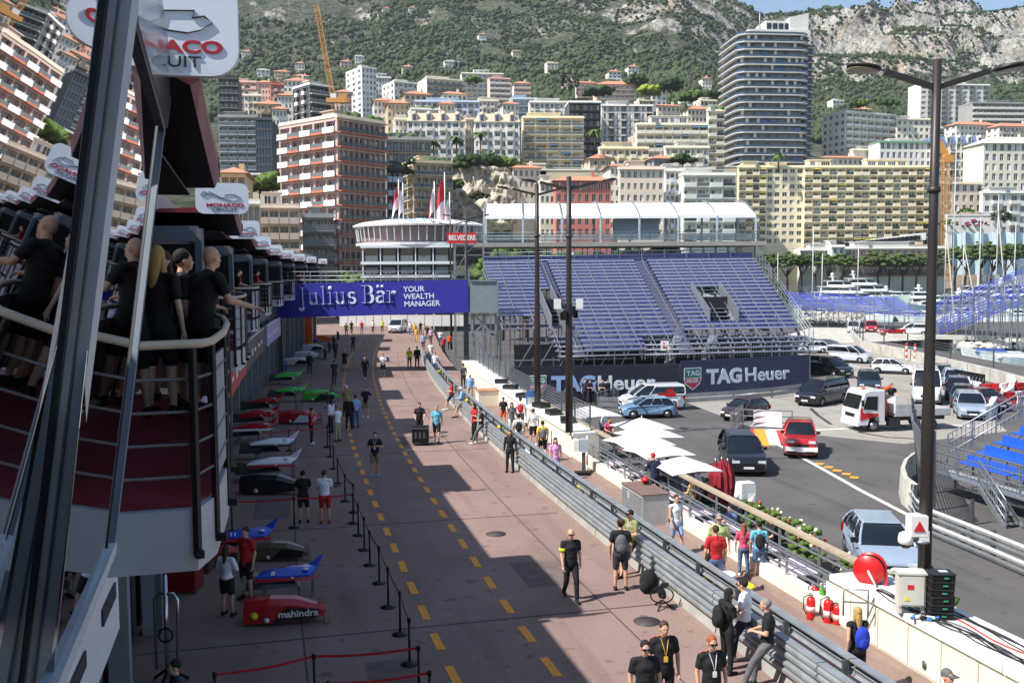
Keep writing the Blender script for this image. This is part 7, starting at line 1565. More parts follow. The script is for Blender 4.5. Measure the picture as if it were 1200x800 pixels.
def torso(mb,j,e=0.,fem=0):
 P=[Vector(j[k])for k in('pel','bel','che')];S_=[(.160,.112),(.154,.108),(.176,.118)]if not fem else[(.160,.112),(.120,.092),(.155,.11)]
 for p,(a,b)in zip(P,S_):eel(mb,p,(a+e,b+e,.15))
 m=P[1].lerp(P[2],.5);eel(mb,m,(S_[2][0]*.92+e,S_[2][1]*.95+e,.15));m=P[0].lerp(P[1],.5);eel(mb,m,(S_[1][0]+.01+e,S_[1][1]+e,.14))
 sh=Vector(j['LA'][0]).lerp(Vector(j['RA'][0]),.5);limb(mb,Vector(j['LA'][0])*.9+sh*.1,Vector(j['RA'][0])*.9+sh*.1,.062+e,.062+e);limb(mb,P[2]+V(0,0,.06),Vector(j['nek']),.10+e,.055+e)
def hand(mb,w,e,s):
 w,e=Vector(w),Vector(e);d=(w-e).normalized();sd_=V(0,1,0)if abs(d.y)<.7 else V(-s,0,0);sd_=(sd_-d*sd_.dot(d)).normalized();nrm_=d.cross(sd_)
 limb(mb,w,w+d*.065,.030,.038,8,.55)
 cur=nrm_*(-s)*.02
 for k,(o_,ln)in enumerate(((-.030,.066),(-.010,.075),(.010,.070),(.029,.054))):
  b=w+d*.085+sd_*o_*1.05;m=b+d*ln*.5+cur*.5;t_=m+d*ln*.42+cur*1.6;limb(mb,b,m,.0105,.0095,6);limb(mb,m,t_,.0095,.008,6)
 b=w+d*.03-sd_*.032;m=b+d*.032-sd_*.028;limb(mb,b,m,.013,.011,6);limb(mb,m,m+d*.032-sd_*.004+cur,.011,.009,6)
def body_mesh(pose,fem,fine):
 k=('b',pose,fem,fine)
 if k in BM_:return BM_[k]
 j=J(pose);mb=MB();torso(mb,j,-.008,fem)
 limb(mb,j['nek'],Vector(j['hed'])-V(0,.0,.03),.058,.055)
 h=Vector(j['hed']);eel(mb,h+V(0,-.008,.025),(.076,.094,.105));eel(mb,h+V(0,.030,-.045),(.056,.060,.062));
 limb(mb,h+V(0,.084,.012),h+V(0,.104,-.018),.010,.014,6)
 for s in(-1,1):eel(mb,h+V(s*.078,-.01,.0),(.012,.022,.032));eel(mb,h+V(s*.03,.078,.030),(.022,.014,.010));eel(mb,h+V(s*.035,.06,-.012),(.022,.025,.02))
 eel(mb,h+V(0,.082,-.045),(.024,.012,.008));eel(mb,h+V(0,.075,-.075),(.022,.018,.016))
 for a,s in(('LA',-1),('RA',1)):
  p=j[a];q=.92 if fem else 1.05;limb(mb,p[0],p[1],.052*q,.040*q);limb(mb,p[1],p[2],.041*q,.027*q)
  if fine:hand(mb,p[2],p[1],s)
  else:d=(Vector(p[2])-Vector(p[1])).normalized();limb(mb,p[2],Vector(p[2])+d*.10,.032,.036,8,.6);limb(mb,Vector(p[2])+d*.03,Vector(p[2])+d*.07+V(-s*.04,.02,0),.013,.011,6)
 for a in('LL','RL'):
  p=[Vector(q)for q in j[a]];limb(mb,p[0],p[1],.088,.056);limb(mb,p[1],p[1].lerp(p[2],.35)+V(0,-.012,0),.054,.056);limb(mb,p[1].lerp(p[2],.3)+V(0,-.01,0),p[2],.055,.036);limb(mb,p[2]+V(0,-.02,-.04),p[2]+V(0,.14,-.052),.036,.030)
 me=remesh(mb,.0125 if fine else.024,'person',1);BM_[k]=me;return me
def cloth_mesh(kind,pose,fem):
 k=(kind,pose,fem)
 if k in BM_:return BM_[k]
 j=J(pose);mb=MB();LL,RL=[Vector(p)for p in j['LL']],[Vector(p)for p in j['RL']];pel=Vector(j['pel'])
 if kind in('tee','polo','longsleeve','tank'):
  jj=dict(j);torso(mb,jj,.014,fem);limb(mb,pel+V(0,0,.02),pel+V(0,0,-.05),.14,.135);eel(mb,pel+V(0,0,-.01),(.180,.128,.10))
  for a in('LA','RA'):
   p=[Vector(q)for q in j[a]]
   if kind=='tank':limb(mb,p[0],p[0].lerp(p[1],.08),.062,.058)
   else:limb(mb,p[0],p[0].lerp(p[1],.62),.070,.068)
   if kind=='longsleeve':limb(mb,p[0],p[1],.066,.054);limb(mb,p[1],p[1].lerp(p[2],.9),.054,.042)
 elif kind in('shorts','trousers','skirt'):
  eel(mb,pel+V(0,0,.0),(.172,.122,.11));eel(mb,pel+V(0,-.015,-.05),(.165,.13,.10))
  for p in(LL,RL):
   if kind=='shorts':limb(mb,p[0],p[0].lerp(p[1],.82),.108,.086)
   elif kind=='trousers':limb(mb,p[0],p[1],.102,.074);limb(mb,p[1],p[1].lerp(p[2],.96),.073,.058)
   else:limb(mb,p[0],p[0].lerp(p[1],.7),.112,.105)
  if kind=='skirt':limb(mb,LL[0].lerp(LL[1],.5),RL[0].lerp(RL[1],.5),.11,.11);limb(mb,LL[0].lerp(LL[1],.2),RL[0].lerp(RL[1],.2),.12,.12)
 elif kind=='dress':
  torso(mb,j,.014,fem);limb(mb,pel,pel+V(0,0,-.5),.17,.20);limb(mb,pel+V(0,0,-.4),pel+V(0,0,-.75),.19,.2)
  for a in('LA','RA'):p=[Vector(q)for q in j[a]];limb(mb,p[0],p[0].lerp(p[1],.6),.07,.066)
 me=remesh(mb,.024,kind,2);BM_[k]=me;return me
def hair_mesh(kind,pose):
 k=('h',kind,pose)
 if k in BM_:return BM_[k]
 h=Vector(J(pose)['hed']);mb=MB()
 if kind in('short','curly','long','pony','cap','helmet'):eel(mb,h+V(0,-.024,.048),(.086,.098,.098 if kind!='curly' else.115))
 if kind=='curly':
  for a in range(14):mb.ell(h+V(.07*math.cos(a*1.9),-.03+.08*math.sin(a*2.3),.09+.03*math.sin(a*3)),(.035,.035,.035),6,4)
 if kind=='long':limb(mb,h+V(0,-.06,.02),h+V(0,-.10,-.28),.078,.055,10,.7);limb(mb,h+V(-.06,-.02,.0),h+V(-.08,-.03,-.18),.035,.03);limb(mb,h+V(.06,-.02,.0),h+V(.08,-.03,-.18),.035,.03)
 if kind=='pony':limb(mb,h+V(0,-.10,.05),h+V(0,-.15,-.16),.035,.022)
 if kind=='cap':mb.box(h+V(0,.105,.06),(.13,.13,.014))
 if kind=='hat':mb.lathe(h+V(0,0,.06),[(.17,0),(.17,.012),(.09,.014),(.088,.09),(.05,.11)],14)
 if kind=='helmet':eel(mb,h+V(0,0,.03),(.125,.145,.13))
 me=mb.mesh('hair' if kind not in('cap','hat','helmet')else{'cap':'cap','hat':'hat','helmet':'helmet'}[kind],SKIN)
 me.polygons.foreach_set('use_smooth',[True]*len(me.polygons));BM_[k]=me;return me
def shoe_mesh(pose,side):
 k=('s',pose,side)
 if k in BM_:return BM_[k]
 p=Vector(J(pose)[side][2]);mb=MB();limb(mb,p+V(0,-.035,-.042),p+V(0,.145,-.050),.048,.040,10);limb(mb,p+V(0,-.02,-.01),p+V(0,.03,-.03),.045,.045);me=remesh(mb,.016,'shoe',1);BM_[k]=me;return me
CC={'black':(24,24,28),'white':(228,230,234),'offwhite':(208,206,200),'red':(186,34,40),'orange':(212,90,50),'navy':(32,38,62),'denim':(84,110,146),'paledenim':(140,168,200),'grey':(96,98,102),'darkgrey':(52,54,60),'khaki':(138,128,96),'olive':(142,142,96),'lime':(176,190,130),'turq':(100,178,200),'sky':(140,176,216),'pink':(222,160,202),'hot':(206,80,110),'yellow':(228,178,70),'hiviz':(206,226,60),'beige':(186,172,146),'brown':(74,52,38),'blond':(186,150,96),'ginger':(150,84,50),'greyhair':(132,128,122),'dark':(30,24,22),'blue':(40,60,180),'gum':(230,120,90),'maroonc':(92,26,36)}
def cc(n):return cm('cloth '+n,CC[n],rough=.85,var=.14,scale=9,bump=.7,bscale=7)
SK=[SKIN,mat('skin tanned',srgb(170,118,90),rough=.55,var=.1,scale=20),mat('skin pale',srgb(224,184,162),rough=.55,var=.1,scale=20),mat('skin dark',srgb(96,64,48),rough=.5,var=.1,scale=20)]
CNT=[0]
GRPN={}
def person(label,px,py,face,pose='stand',top=('tee','black'),bot=('shorts','black'),hair=('short','dark'),shoes='black',z=0.0,h=1.76,fem=0,fine=None,pack=None,group='people along the pit lane',sk=0,p=None,extra=None):
 p=p or gp(px,py,z);D=p.y
 if fine is None:fine=D<31
 if D>70 and fine:fine=False
 t=bpy.data.objects.new('person',body_mesh(pose,fem,fine));COL.objects.link(t);t.location=p;t.rotation_euler.z=R(face);s=h/1.76;t.scale=(s,s,s)
 t.material_slots[0].link='OBJECT';t.material_slots[0].material=SK[sk];tag(t,label,'person',group)
 if top:inst({'tee':'shirt','polo':'shirt','longsleeve':'shirt','tank':'top','dress':'dress'}[top[0]],cloth_mesh(top[0],pose,fem),t,mats=[cc(top[1])])
 if bot:inst(bot[0],cloth_mesh(bot[0],pose,fem),t,mats=[cc(bot[1])])
 if hair:inst(hair_mesh(hair[0],pose).name.split('.')[0],hair_mesh(hair[0],pose),t,mats=[cc(hair[1])])
 for sd_ in('LL','RL'):inst('shoe',shoe_mesh(pose,sd_),t,mats=[cc(shoes)])
 j=J(pose)
 if pack:
  c=Vector(j['che']);q=MB();eel(q,c+V(0,-.20,-.10),(.155,.10,.24));eel(q,c+V(0,-.27,-.18),(.11,.05,.13));b=q.build('backpack',cc(pack),t)
  q=MB()
  for s_ in(-1,1):q.tube([c+V(s_*.11,-.13,.10),c+V(s_*.12,0,.18),c+V(s_*.13,.13,.05),c+V(s_*.15,.10,-.18)],.017,5)
  q.build('strap',cc('black'),b)
 if fine:
  hd=Vector(j['hed']);q=MB()
  for s_ in(-1,1):q.ell(hd+V(s_*.030,.088,.016),(.011,.006,.006),8,5)
  q.build('eyes',cc('dark'),t)
  if extra and 'shades' in extra:
   q=MB()
   for s_ in(-1,1):q.box(hd+V(s_*.034,.100,.016),(.05,.012,.034))
   q.beam(hd+V(-.08,.02,.02),hd+V(-.06,.10,.02),.008);q.beam(hd+V(.08,.02,.02),hd+V(.06,.10,.02),.008);q.beam(hd+V(-.02,.102,.02),hd+V(.02,.102,.02),.008);q.build('sunglasses',cc('black'),t)
 if extra and 'lanyard' in extra:c=Vector(j['che']);q=MB();q.tube([c+V(-.07,.06,.20),c+V(-.02,.14,.0),c+V(0,.145,-.12),c+V(.02,.14,.0),c+V(.07,.06,.20)],.006,4);q.box(c+V(0,.15,-.15),(.07,.01,.10));q.build('lanyard',cc('yellow' if 'lanyard' in extra and 'y' in extra else 'white'),t)
 if extra and 'trim' in extra:
  q=MB()
  for s_ in(-1,1):a=Vector(j['LA' if s_<0 else 'RA'][0]);q.tube([a+V(-s_*.10,.0,.085),a+V(0,.0,.075),a+V(s_*.03,.0,.05)],.008,4)
  q.build('shoulder_piping',cc('orange'),t)
 if extra and 'band' in extra:a=Vector(j['RA'][0]).lerp(Vector(j['RA'][1]),.55);q=MB();q.lathe(a,[(.075,-.04),(.075,.04)],10);q.build('arm_band',cc('hiviz'),t)
 return t
P_=person
def item(name,label,cat,p,parts,rz=0,group=None):
 t=thing(name,label,cat,p,rz,group)
 for nm,fn,m in parts:q=MB();fn(q);q.build(nm,m,t)
 return t
P_('bald man in black team shirt and trousers walking alone in the sun',669,703,190,'walk',('tee','black'),('trousers','black'),None,'black',h=1.80,extra=('shades','band'))
P_('dark haired man seen from behind with a grey backpack and black shorts',727,691,0,'stand',('tee','black'),('shorts','darkgrey'),('curly','brown'),'black',h=1.84,pack='grey')
P_('man in olive t-shirt and black cap leaning on the barrier by the bags',750,687,120,'lean',('tee','olive'),('shorts','black'),('cap','black'),'black',h=1.80,extra=('lanyard',),p=off(barr_,gp(750,672,0).y,-.28))
P_('man in dark shirt and sunglasses, leftmost of two at the bottom edge',756,850,185,'stand',('polo','black'),('trousers','black'),('short','dark'),'black',h=1.80,extra=('shades',),p=at(756,768,16)-V(0,0,at(756,768,16).z))
P_('bearded man in black shirt with orange piping, right of two at the bottom edge',777,850,185,'stand',('polo','black'),('trousers','black'),('short','brown'),'black',h=1.84,extra=('lanyard','y','trim'),p=at(778,752,16.8)-V(0,0,at(778,752,16.8).z))
P_('man with sunglasses and pale lanyard at the bottom edge near the barrier',833,850,190,'stand',('polo','black'),('trousers','black'),('short','ginger'),'black',h=1.80,extra=('shades','lanyard','trim'),p=at(834,762,16.2)-V(0,0,at(834,762,16.2).z))
P_('woman in black with a black backpack looking at her phone by the barrier',851,788,-70,'phone',('tee','black'),('trousers','black'),('long','dark'),'black',h=1.76,fem=1,pack='black')
P_('man in white t-shirt and jeans leaning on the barrier with white shoes',886,775,60,'lean',('tee','white'),('trousers','navy'),('short','dark'),'white',h=1.84,extra=('shades','lanyard'),p=off(barr_,19.3,-.22))
P_('grey haired man in black t-shirt and grey trousers leaning at the barrier end',912,800,75,'lean',('tee','black'),('trousers','grey'),('short','greyhair'),'black',h=1.82,p=off(barr_,18.2,-.34))
P_('woman with a bright blue backpack and black shorts walking away at the lower right',1003,812,10,'walk',('tank','black'),('shorts','black'),('long','blond'),'white',h=1.70,fem=1,pack='blue')
P_('man in a grey cap at the bottom edge, only his head in view',1113,850,200,'stand',('tee','darkgrey'),('trousers','grey'),('cap','grey'),'black',h=1.78,p=V(*(at(1110,790,14.8).xy),0)*1.0)
P_('man in a red t-shirt and blue shorts standing with his back to the camera',836,702,5,'stand',('tee','red'),('shorts','denim'),('short','brown'),'white',h=1.80,p=gp(838,698,0))
P_('man in a pale green t-shirt facing the one in red',842,668,175,'stand',('tee','lime'),('shorts','khaki'),('short','greyhair'),'white',h=1.84,p=gp(842,683,0),extra=('shades',))
P_('woman in a white sleeveless top and denim shorts walking by the louvred box',792,648,200,'walk',('tank','white'),('shorts','paledenim'),('short','brown'),'gum',h=1.72,fem=1)
P_('girl with long ginger hair in a pink top standing by the railing',871,674,-10,'stand',('tee','hot'),('trousers','denim'),('long','ginger'),'white',h=1.42,fem=1)
P_('boy in a blue t-shirt with a black backpack by the railing',889,678,-5,'stand',('tee','turq'),('shorts','denim'),('short','dark'),'white',h=1.55,pack='black')
P_('crouching photographer in black beside the yellow bin',893,708,30,'sit',('tee','black'),('shorts','darkgrey'),('curly','dark'),'black',h=1.72,p=off(barr_,23.2,1.15))
P_('woman in a pink top and blue jeans walking with a child',651,563,188,'walk',('tee','pink'),('trousers','denim'),('long','dark'),'white',h=1.70,fem=1)
P_('small child in white holding close to the woman in pink',634,550,180,'stand',('tee','white'),('shorts','offwhite'),('short','brown'),'white',h=1.0)
P_('man in a yellow t-shirt with a grey backpack walking away',636,540,5,'walk',('tee','yellow'),('shorts','black'),('short','dark'),'black',h=1.76,pack='grey')
P_('man in a white t-shirt and black shorts left of the far wall',625,522,10,'stand',('tee','white'),('shorts','black'),('short','brown'),'white')
P_('person with a black backpack and white shorts on the walkway',608,530,0,'stand',('tee','white'),('shorts','offwhite'),('cap','black'),'white',pack='black')
P_('person in white with a red backpack behind the black backpack',610,505,0,'stand',('tee','white'),('shorts','grey'),('short','dark'),'white',pack='red')
P_('woman in long black clothes standing on the lane side of the barrier',598,553,160,'stand',('longsleeve','black'),('trousers','black'),('long','brown'),'black',h=1.74,fem=1)
P_('woman in a grey top and white shorts behind the barrier',597,512,190,'stand',('tank','grey'),('shorts','white'),('long','dark'),'white',fem=1,p=gp(600,513,0))
P_('boy in a black top and orange shorts behind the barrier',588,500,180,'stand',('tee','black'),('shorts','orange'),('cap','black'),'white',h=1.5,p=gp(590,498,0))
P_('man in black t-shirt and grey trousers sitting against the barrier',566,517,95,'lean',('tee','black'),('trousers','grey'),('short','dark'),'white',p=off(barr_,gp(566,519,0).y,-.32))
P_('woman in red and white top next to the man in grey trousers',556,514,120,'chest',('tee','red'),('trousers','black'),('long','dark'),'black',fem=1,p=gp(556,515,0))
P_('man in a red t-shirt and black shorts leaning at the barrier',529,480,100,'lean',('tee','red'),('shorts','black'),('short','dark'),'white')
P_('man in a pale blue shirt sitting on the barrier',541,489,95,'lean',('longsleeve','sky'),('shorts','khaki'),('cap','offwhite'),'black')
P_('man in a light blue shirt behind the yellow bag',550,468,170,'stand',('longsleeve','sky'),('trousers','beige'),('cap','white'),'black',p=gp(551,470,0))
P_('man in a grey t-shirt standing on the walkway by the scaffold tower',543,455,30,'stand',('tee','grey'),('trousers','darkgrey'),('short','dark'),'black')
P_('person in a white shirt and jeans behind the far barrier',510,438,175,'stand',('tee','white'),('trousers','denim'),('short','dark'),'black')
P_('person in orange sitting at the far left end of the walkway',527,410,180,'stand',('tee','orange'),('trousers','black'),('short','dark'),'black')
P_('marshal in a yellow vest at the barrier end, left of two',480,431,170,'stand',('tee','hiviz'),('trousers','black'),('short','dark'),'black')
P_('tall person in black at the barrier end, right of two',489,431,190,'stand',('longsleeve','black'),('trousers','black'),('short','dark'),'black',h=1.86)
P_('man in black t-shirt and khaki shorts walking toward the camera in the lane',440,558,182,'chest',('tee','black'),('shorts','khaki'),('short','brown'),'turq',h=1.80,extra=('lanyard',))
P_('man in black pushing a wheeled black case',491,520,185,'push',('tee','black'),('trousers','black'),('short','dark'),'black',p=gp(492,513,0))
P_('man in a turquoise t-shirt walking beside the black case',512,519,182,'walk',('tee','turq'),('shorts','black'),('short','greyhair'),'black',h=1.82)
P_('man in a red shirt and black trousers reading by the red cars',365,520,-80,'phone',('tee','red'),('trousers','black'),('short','dark'),'white')
P_('man in dark t-shirt seen from behind at the belt barrier',356,612,10,'cross',('tee','black'),('shorts','black'),('short','dark'),'black',h=1.72)
P_('man in white t-shirt and red shorts seen from behind at the belt barrier',381,613,5,'cross',('tee','white'),('shorts','red'),('short','brown'),'red',h=1.76)
P_('man in white shirt and beige trousers pointing to the cars',396,517,60,'point',('tee','white'),('trousers','beige'),('short','greyhair'),'brown')
P_('woman in a white blouse behind the pointing man',388,507,70,'stand',('longsleeve','white'),('trousers','navy'),('long','dark'),'black',fem=1)
P_('person in a black suit in the talking group',409,503,0,'stand',('longsleeve','black'),('trousers','black'),('short','blond'),'black')
P_('man in a light blue shirt and jeans in the talking group',417,501,30,'stand',('longsleeve','sky'),('trousers','denim'),('short','dark'),'brown')
P_('woman in black top and khaki shorts with white shoes beside the group',429,489,170,'hip',('tee','black'),('shorts','khaki'),('short','brown'),'white',fem=1)
P_('person with a pale helmet behind the talking group',406,487,185,'stand',('longsleeve','olive'),('trousers','khaki'),('helmet','pink'),'black')
P_('man in a blue grey shirt seen from behind walking down the lane',392,450,5,'walk',('tee','navy'),('trousers','darkgrey'),('short','dark'),'black')
P_('person in black with a yellow hat in the middle distance',404,434,175,'stand',('tee','black'),('shorts','black'),('hat','yellow'),'black')
P_('man in black with white shoes striding toward the camera',428,444,178,'walk',('longsleeve','black'),('trousers','black'),('short','dark'),'white')
P_('person in white shirt carrying a round yellow board',449,440,180,'chest',('tee','white'),('shorts','black'),('short','dark'),'white')
P_('mechanic in black standing beyond the green race cars',363,438,180,'stand',('longsleeve','black'),('trousers','black'),('short','dark'),'black')
P_('far walker in dark clothes right of the garages',393,420,0,'walk',('longsleeve','darkgrey'),('trousers','black'),('short','dark'),'black')
P_('far person in navy just below the bridge',414,411,170,'stand',('tee','navy'),('trousers','black'),('short','dark'),'black')
P_('woman in a white blouse and black skirt talking to the man in red',267,721,-20,'chest',('longsleeve','white'),('skirt','black'),('long','brown'),'black',h=1.70,fem=1)
P_('man in a red team polo with a green arm band by the blue race car',290,702,150,'stand',('polo','red'),('shorts','black'),('short','brown'),'black',h=1.84,extra=('band',))
P_('man in blue seen from above at the bottom left',205,850,120,'stand',('tee','navy'),('trousers','black'),('short','dark'),'black',p=V(*(at(206,800,15.4).xy),0))
for i,(px,py,tc,bc,f,l)in enumerate(((406,394,'hiviz','grey',180,'marshal in a yellow vest under the left of the bridge'),(412,391,'black','black',0,'dark figure right of the yellow vest under the bridge'),(424,391,'red','denim',180,'person in a red top under the bridge'),(437,390,'white','black',180,'person in white under the middle of the bridge'),(448,389,'hiviz','black',180,'second marshal in yellow left of the small white van'),(481,392,'white','denim',180,'person in white right of the small white van'),(486,394,'yellow','black',180,'person in yellow right of the small white van'),(488,401,'yellow','yellow',180,'marshal in a yellow suit at the gate'),(493,392,'black','black',180,'dark figure at the gate left of the three'),(497,395,'beige','beige',180,'pale dressed person at the gate'),(501,398,'black','grey',180,'dark figure at the gate with grey trousers'),(505,402,'pink','black',180,'person in pink at the gate'),(516,405,'white','denim',0,'person in white at the walkway end'),(520,414,'red','black',180,'person in red at the walkway end'),(505,423,'white','khaki',170,'person in white and khaki at the far walkway'),(496,410,'sky','navy',180,'person in blue at the far walkway'))):
 P_(l,px,py,f,('stand','walk')[i%2],('tee',tc),('trousers',bc),('short','dark'),'black',group='crowd under and beyond the bridge')
for i,(px,l)in enumerate(((686,'leftmost of four in dark clothes before the hoarding'),(691,'second of four in dark clothes before the hoarding'),(698,'third of four in dark clothes before the hoarding'),(706,'fourth of four in dark clothes before the hoarding'),(712,'person in blue and black right of the four'))):
 P_(l,px,474,180+40*(i%3),('stand','cross')[i%2],('tee',('navy','black','denim','black','black')[i]),('trousers','navy' if i%2 else 'black'),('short','dark'),'black',z=ROAD,group='people standing before the hoarding')
for px,py,f,tcol,l,hr in((689,505,90,'navy','man in navy seated under the farthest parasol',('short','dark')),(706,512,-90,'white','person in white seated under the farthest parasol',('short','brown')),(713,520,200,'hot','person with a red scarf seated by the parasols',('short','dark')),(735,545,90,'grey','person in grey seated between the parasols',('short','dark')),(784,575,100,'darkgrey','person in dark clothes seated under the nearest parasol',('short','brown')),(816,590,-80,'white','man in white seated right of the nearest parasol',('short','dark')),(812,601,60,'yellow','person in yellow seated before the closed red parasols',('short','brown')),(826,603,-100,'brown','person in brown seated beside the closed red parasols',('short','dark')),(858,640,120,'denim','person in blue seated at the tables behind the railing',('short','dark')),(905,655,100,'black','person in black seated behind the railing at the tables',('short','dark'))):
 p=gp(px,py,ROAD);P_(l,px,py,f,'sit',('tee',tcol),('trousers','darkgrey'),hr,'black',z=ROAD,fine=False,group='guests seated on the terrace')
 t=thing('cafe_chair','steel cafe chair under the '+l.split(' seated')[0],'chair',(p.x,p.y,ROAD),R(f),'cafe chairs on the terrace');q=MB();q.box((0,.05,.44),(.42,.42,.04));q.build('seat',STEELD,t);q=MB();q.box((0,-.16,.72),(.42,.03,.34));q.build('backrest',STEELD,t)
 for sx_2 in(-1,1):
  for sy_ in(-1,1):q=MB();q.beam((.18*sx_2,.05+.18*sy_,0),(.18*sx_2,.05+.18*sy_,.43),.03);q.build('leg',STEELD,t)
P_('man in navy with a red cap bending over the railing',764,585,20,'rail',('longsleeve','navy'),('trousers','navy'),('cap','red'),'black',p=off(wall_,gp(764,594,0).y+.6,.55,0)+V(0,0,.0))
P_('worker in dark clothes standing on the bed of the flatbed truck',1040,500,180,'rail',('tee','black'),('trousers','navy'),('short','dark'),'black',p=gp(1046,502,ROAD)+V(-.1,.1,.86),group='people on the road')
for px,hy,Y,f,pose,tcol,hr,fem,l,sk in((234,292,10.6,-35,'rail','black',None,0,'bald man in a black shirt at the balcony rail with his back to the camera',0),(213,298,10.9,-60,'stand','black',('short','dark'),0,'dark haired man on the balcony beside the bald man',0),(183,294,10.4,-10,'stand','black',('long','blond'),1,'woman with long blond hair and dark shirt on the balcony',2),(192,300,11.6,170,'stand','darkgrey',('long','brown'),1,'woman facing the camera at the back of the balcony',0),(150,300,10.2,30,'rail','black',('short','dark'),0,'man in black behind the window frame on the balcony',0)):
 hp=at(px,hy,Y);h=(hp.z+.02-FZ)/1.74*1.76
 P_(l,px,0,f,pose,('tee',tcol),('shorts','black'),hr,'black',h=max(1.66,min(1.9,h)),fem=fem,fine=True,sk=sk,p=V(hp.x,hp.y,FZ+.012),group='spectators on the balconies')
for px,Y,tcol,l in((296,37.6,'red','person in red at the rail of the third balcony'),(290,36.9,'black','person in black at the rail of the third balcony'),(309,50.5,'red','person in red on the fourth balcony'),(312,51,'maroonc','person in maroon on the fourth balcony'),(362,91,'red','person in red on a far balcony beyond the bridge')):
 k=round((Y-11.5)/13);p=lt(Y+1.0,-6.9,FZ+.012);P_(l,px,0,-60,'rail',('tee',tcol),('trousers','black'),('short','dark'),'black',p=p,fine=False,group='spectators on the balconies')
def dog():
 p=gp(620,541,0);t=thing('dog','white and brown dog walking beside the man in yellow','dog',p,R(20))
 mb=MB();eel(mb,(0,.14,.42),(.11,.17,.13));eel(mb,(0,-.12,.42),(.09,.17,.105));limb(mb,(0,.22,.47),(0,.36,.60),.075,.055);eel(mb,(0,.42,.64),(.06,.085,.06));limb(mb,(0,.45,.62),(0,.54,.59),.036,.026)
 for s in(-1,1):
  limb(mb,(s*.06,.22,.38),(s*.07,.20,.20),.045,.026);limb(mb,(s*.07,.20,.20),(s*.07,.23+s*.05,.03),.024,.02);limb(mb,(s*.07,.23+s*.05,.025),(s*.07,.27+s*.05,.02),.022,.018,6)
  limb(mb,(s*.06,-.22,.40),(s*.07,-.16,.25),.06,.036);limb(mb,(s*.07,-.16,.25),(s*.07,-.27,.14),.032,.02);limb(mb,(s*.07,-.27,.14),(s*.07,-.25,.03),.02,.018);limb(mb,(s*.07,-.25,.025),(s*.07,-.20,.02),.02,.017,6)
 limb(mb,(0,-.28,.46),(0,-.44,.58),.022,.012);t2=remesh(mb,.014,'body',1);inst('body',t2,t,mats=[cm('dog coat',(226,216,200),rough=.9,col2=srgb(140,92,58),scale=3.5,lo=.5,hi=.55)])
 q=MB()
 for s in(-1,1):q.ell((s*.055,.39,.66),(.018,.035,.05),6,4)
 q.build('ears',cc('ginger'),t);q=MB();q.ell((0,.565,.595),(.014,.012,.012),6,4);q.build('nose',BLACK,t)
dog()
# ---------------------------------------------------------------- belt posts, race car bodywork, bins and small gear
PB_=cm('belt post black',(26,28,32),rough=.4,spec=.3);BELT=cm('red belt',(178,28,36),rough=.7)
bm1=MB().lathe((0,0,0),[(.19,0),(.19,.015),(.05,.05),(.03,.07)],16).mesh('base',PB_);bm2=MB().lathe((0,0,.05),[(.026,0),(.026,.86)],8).mesh('pole',PB_);bm3=MB().lathe((0,0,.9),[(.04,0),(.042,.09),(.03,.1)],8).mesh('head',PB_)
def stn(px,py,l,tz_=0):
 p=gp(px,py,0);t=thing('belt_post','black belt post '+l,'belt post',p,0,'belt barrier posts in the pit lane')
 for n,m in(('base',bm1),('pole',bm2),('head',bm3)):inst(n,m,t)
 return p
ord_=['first','second','third','fourth','fifth','sixth','seventh','eighth','ninth','tenth','eleventh','twelfth','thirteenth','fourteenth','fifteenth','sixteenth','seventeenth','eighteenth']
row_=[(480,778),(469,743),(455,711),(444.5,683),(433.5,662),(427,644),(420,627),(414,613),(414.5,600),(404.5,587),(396,566),(391,549),(387,535),(384,523),(386,498),(387,476),(389,458)]
Q_=[stn(a,b,'in the long row beside the lane, %s from the camera'%ord_[i])for i,(a,b)in enumerate(row_)]
R1=[stn(491,815,'at the right end of the nearest red belt'),stn(369,826,'in the middle of the nearest red belt'),stn(253,850,'at the left end of the nearest red belt')]
R2=[stn(504,848,'at the bottom edge where the second red belt ends'),stn(386,862,'holding the left of the lowest red belt')]
R3=[stn(414,612.5,'at the right end of the belt before the two men'),stn(345,618,'left of the man in white and red shorts'),stn(272,622,'at the left end of the belt before the two men')]
R4=[stn(384,524,'at the right end of the belt before the red race cars'),stn(339,528,'in the middle of the belt before the red race cars'),stn(303,531,'left in the belt before the red race cars')]
R5=[stn(384,478,'at the right end of the belt before the green race cars'),stn(347,480,'left in the belt before the green race cars')]
def belt(P,l,m=BELT,w=.05):
 for a,b in zip(P,P[1:]):
  q=MB();c=[a.lerp(b,k/5)+V(0,0,.95-.05*math.sin(math.pi*k/5))for k in range(6)]
  for u,v in zip(c,c[1:]):q.beam(u,v,.006,w)
  q.build('belt',m,bt)
bt=thing('belt','red belts strung between the black posts in the pit lane','belt')
for r in(R1,R2,R3,R4,R5):belt(r,'')
belt(Q_,'',cm('dark red belt',(96,24,34),rough=.7))
def cpaint(n,c):return cm('race '+n,c,rough=.35,coat=.5,var=.03)
RCb,RCw,RCr,RCg,RCk,RCo=cpaint('blue',(34,84,200)),cpaint('white',(226,228,232)),cpaint('red',(178,26,34)),cpaint('green',(60,190,60)),cpaint('black',(24,26,32)),cpaint('orange',(224,106,40))
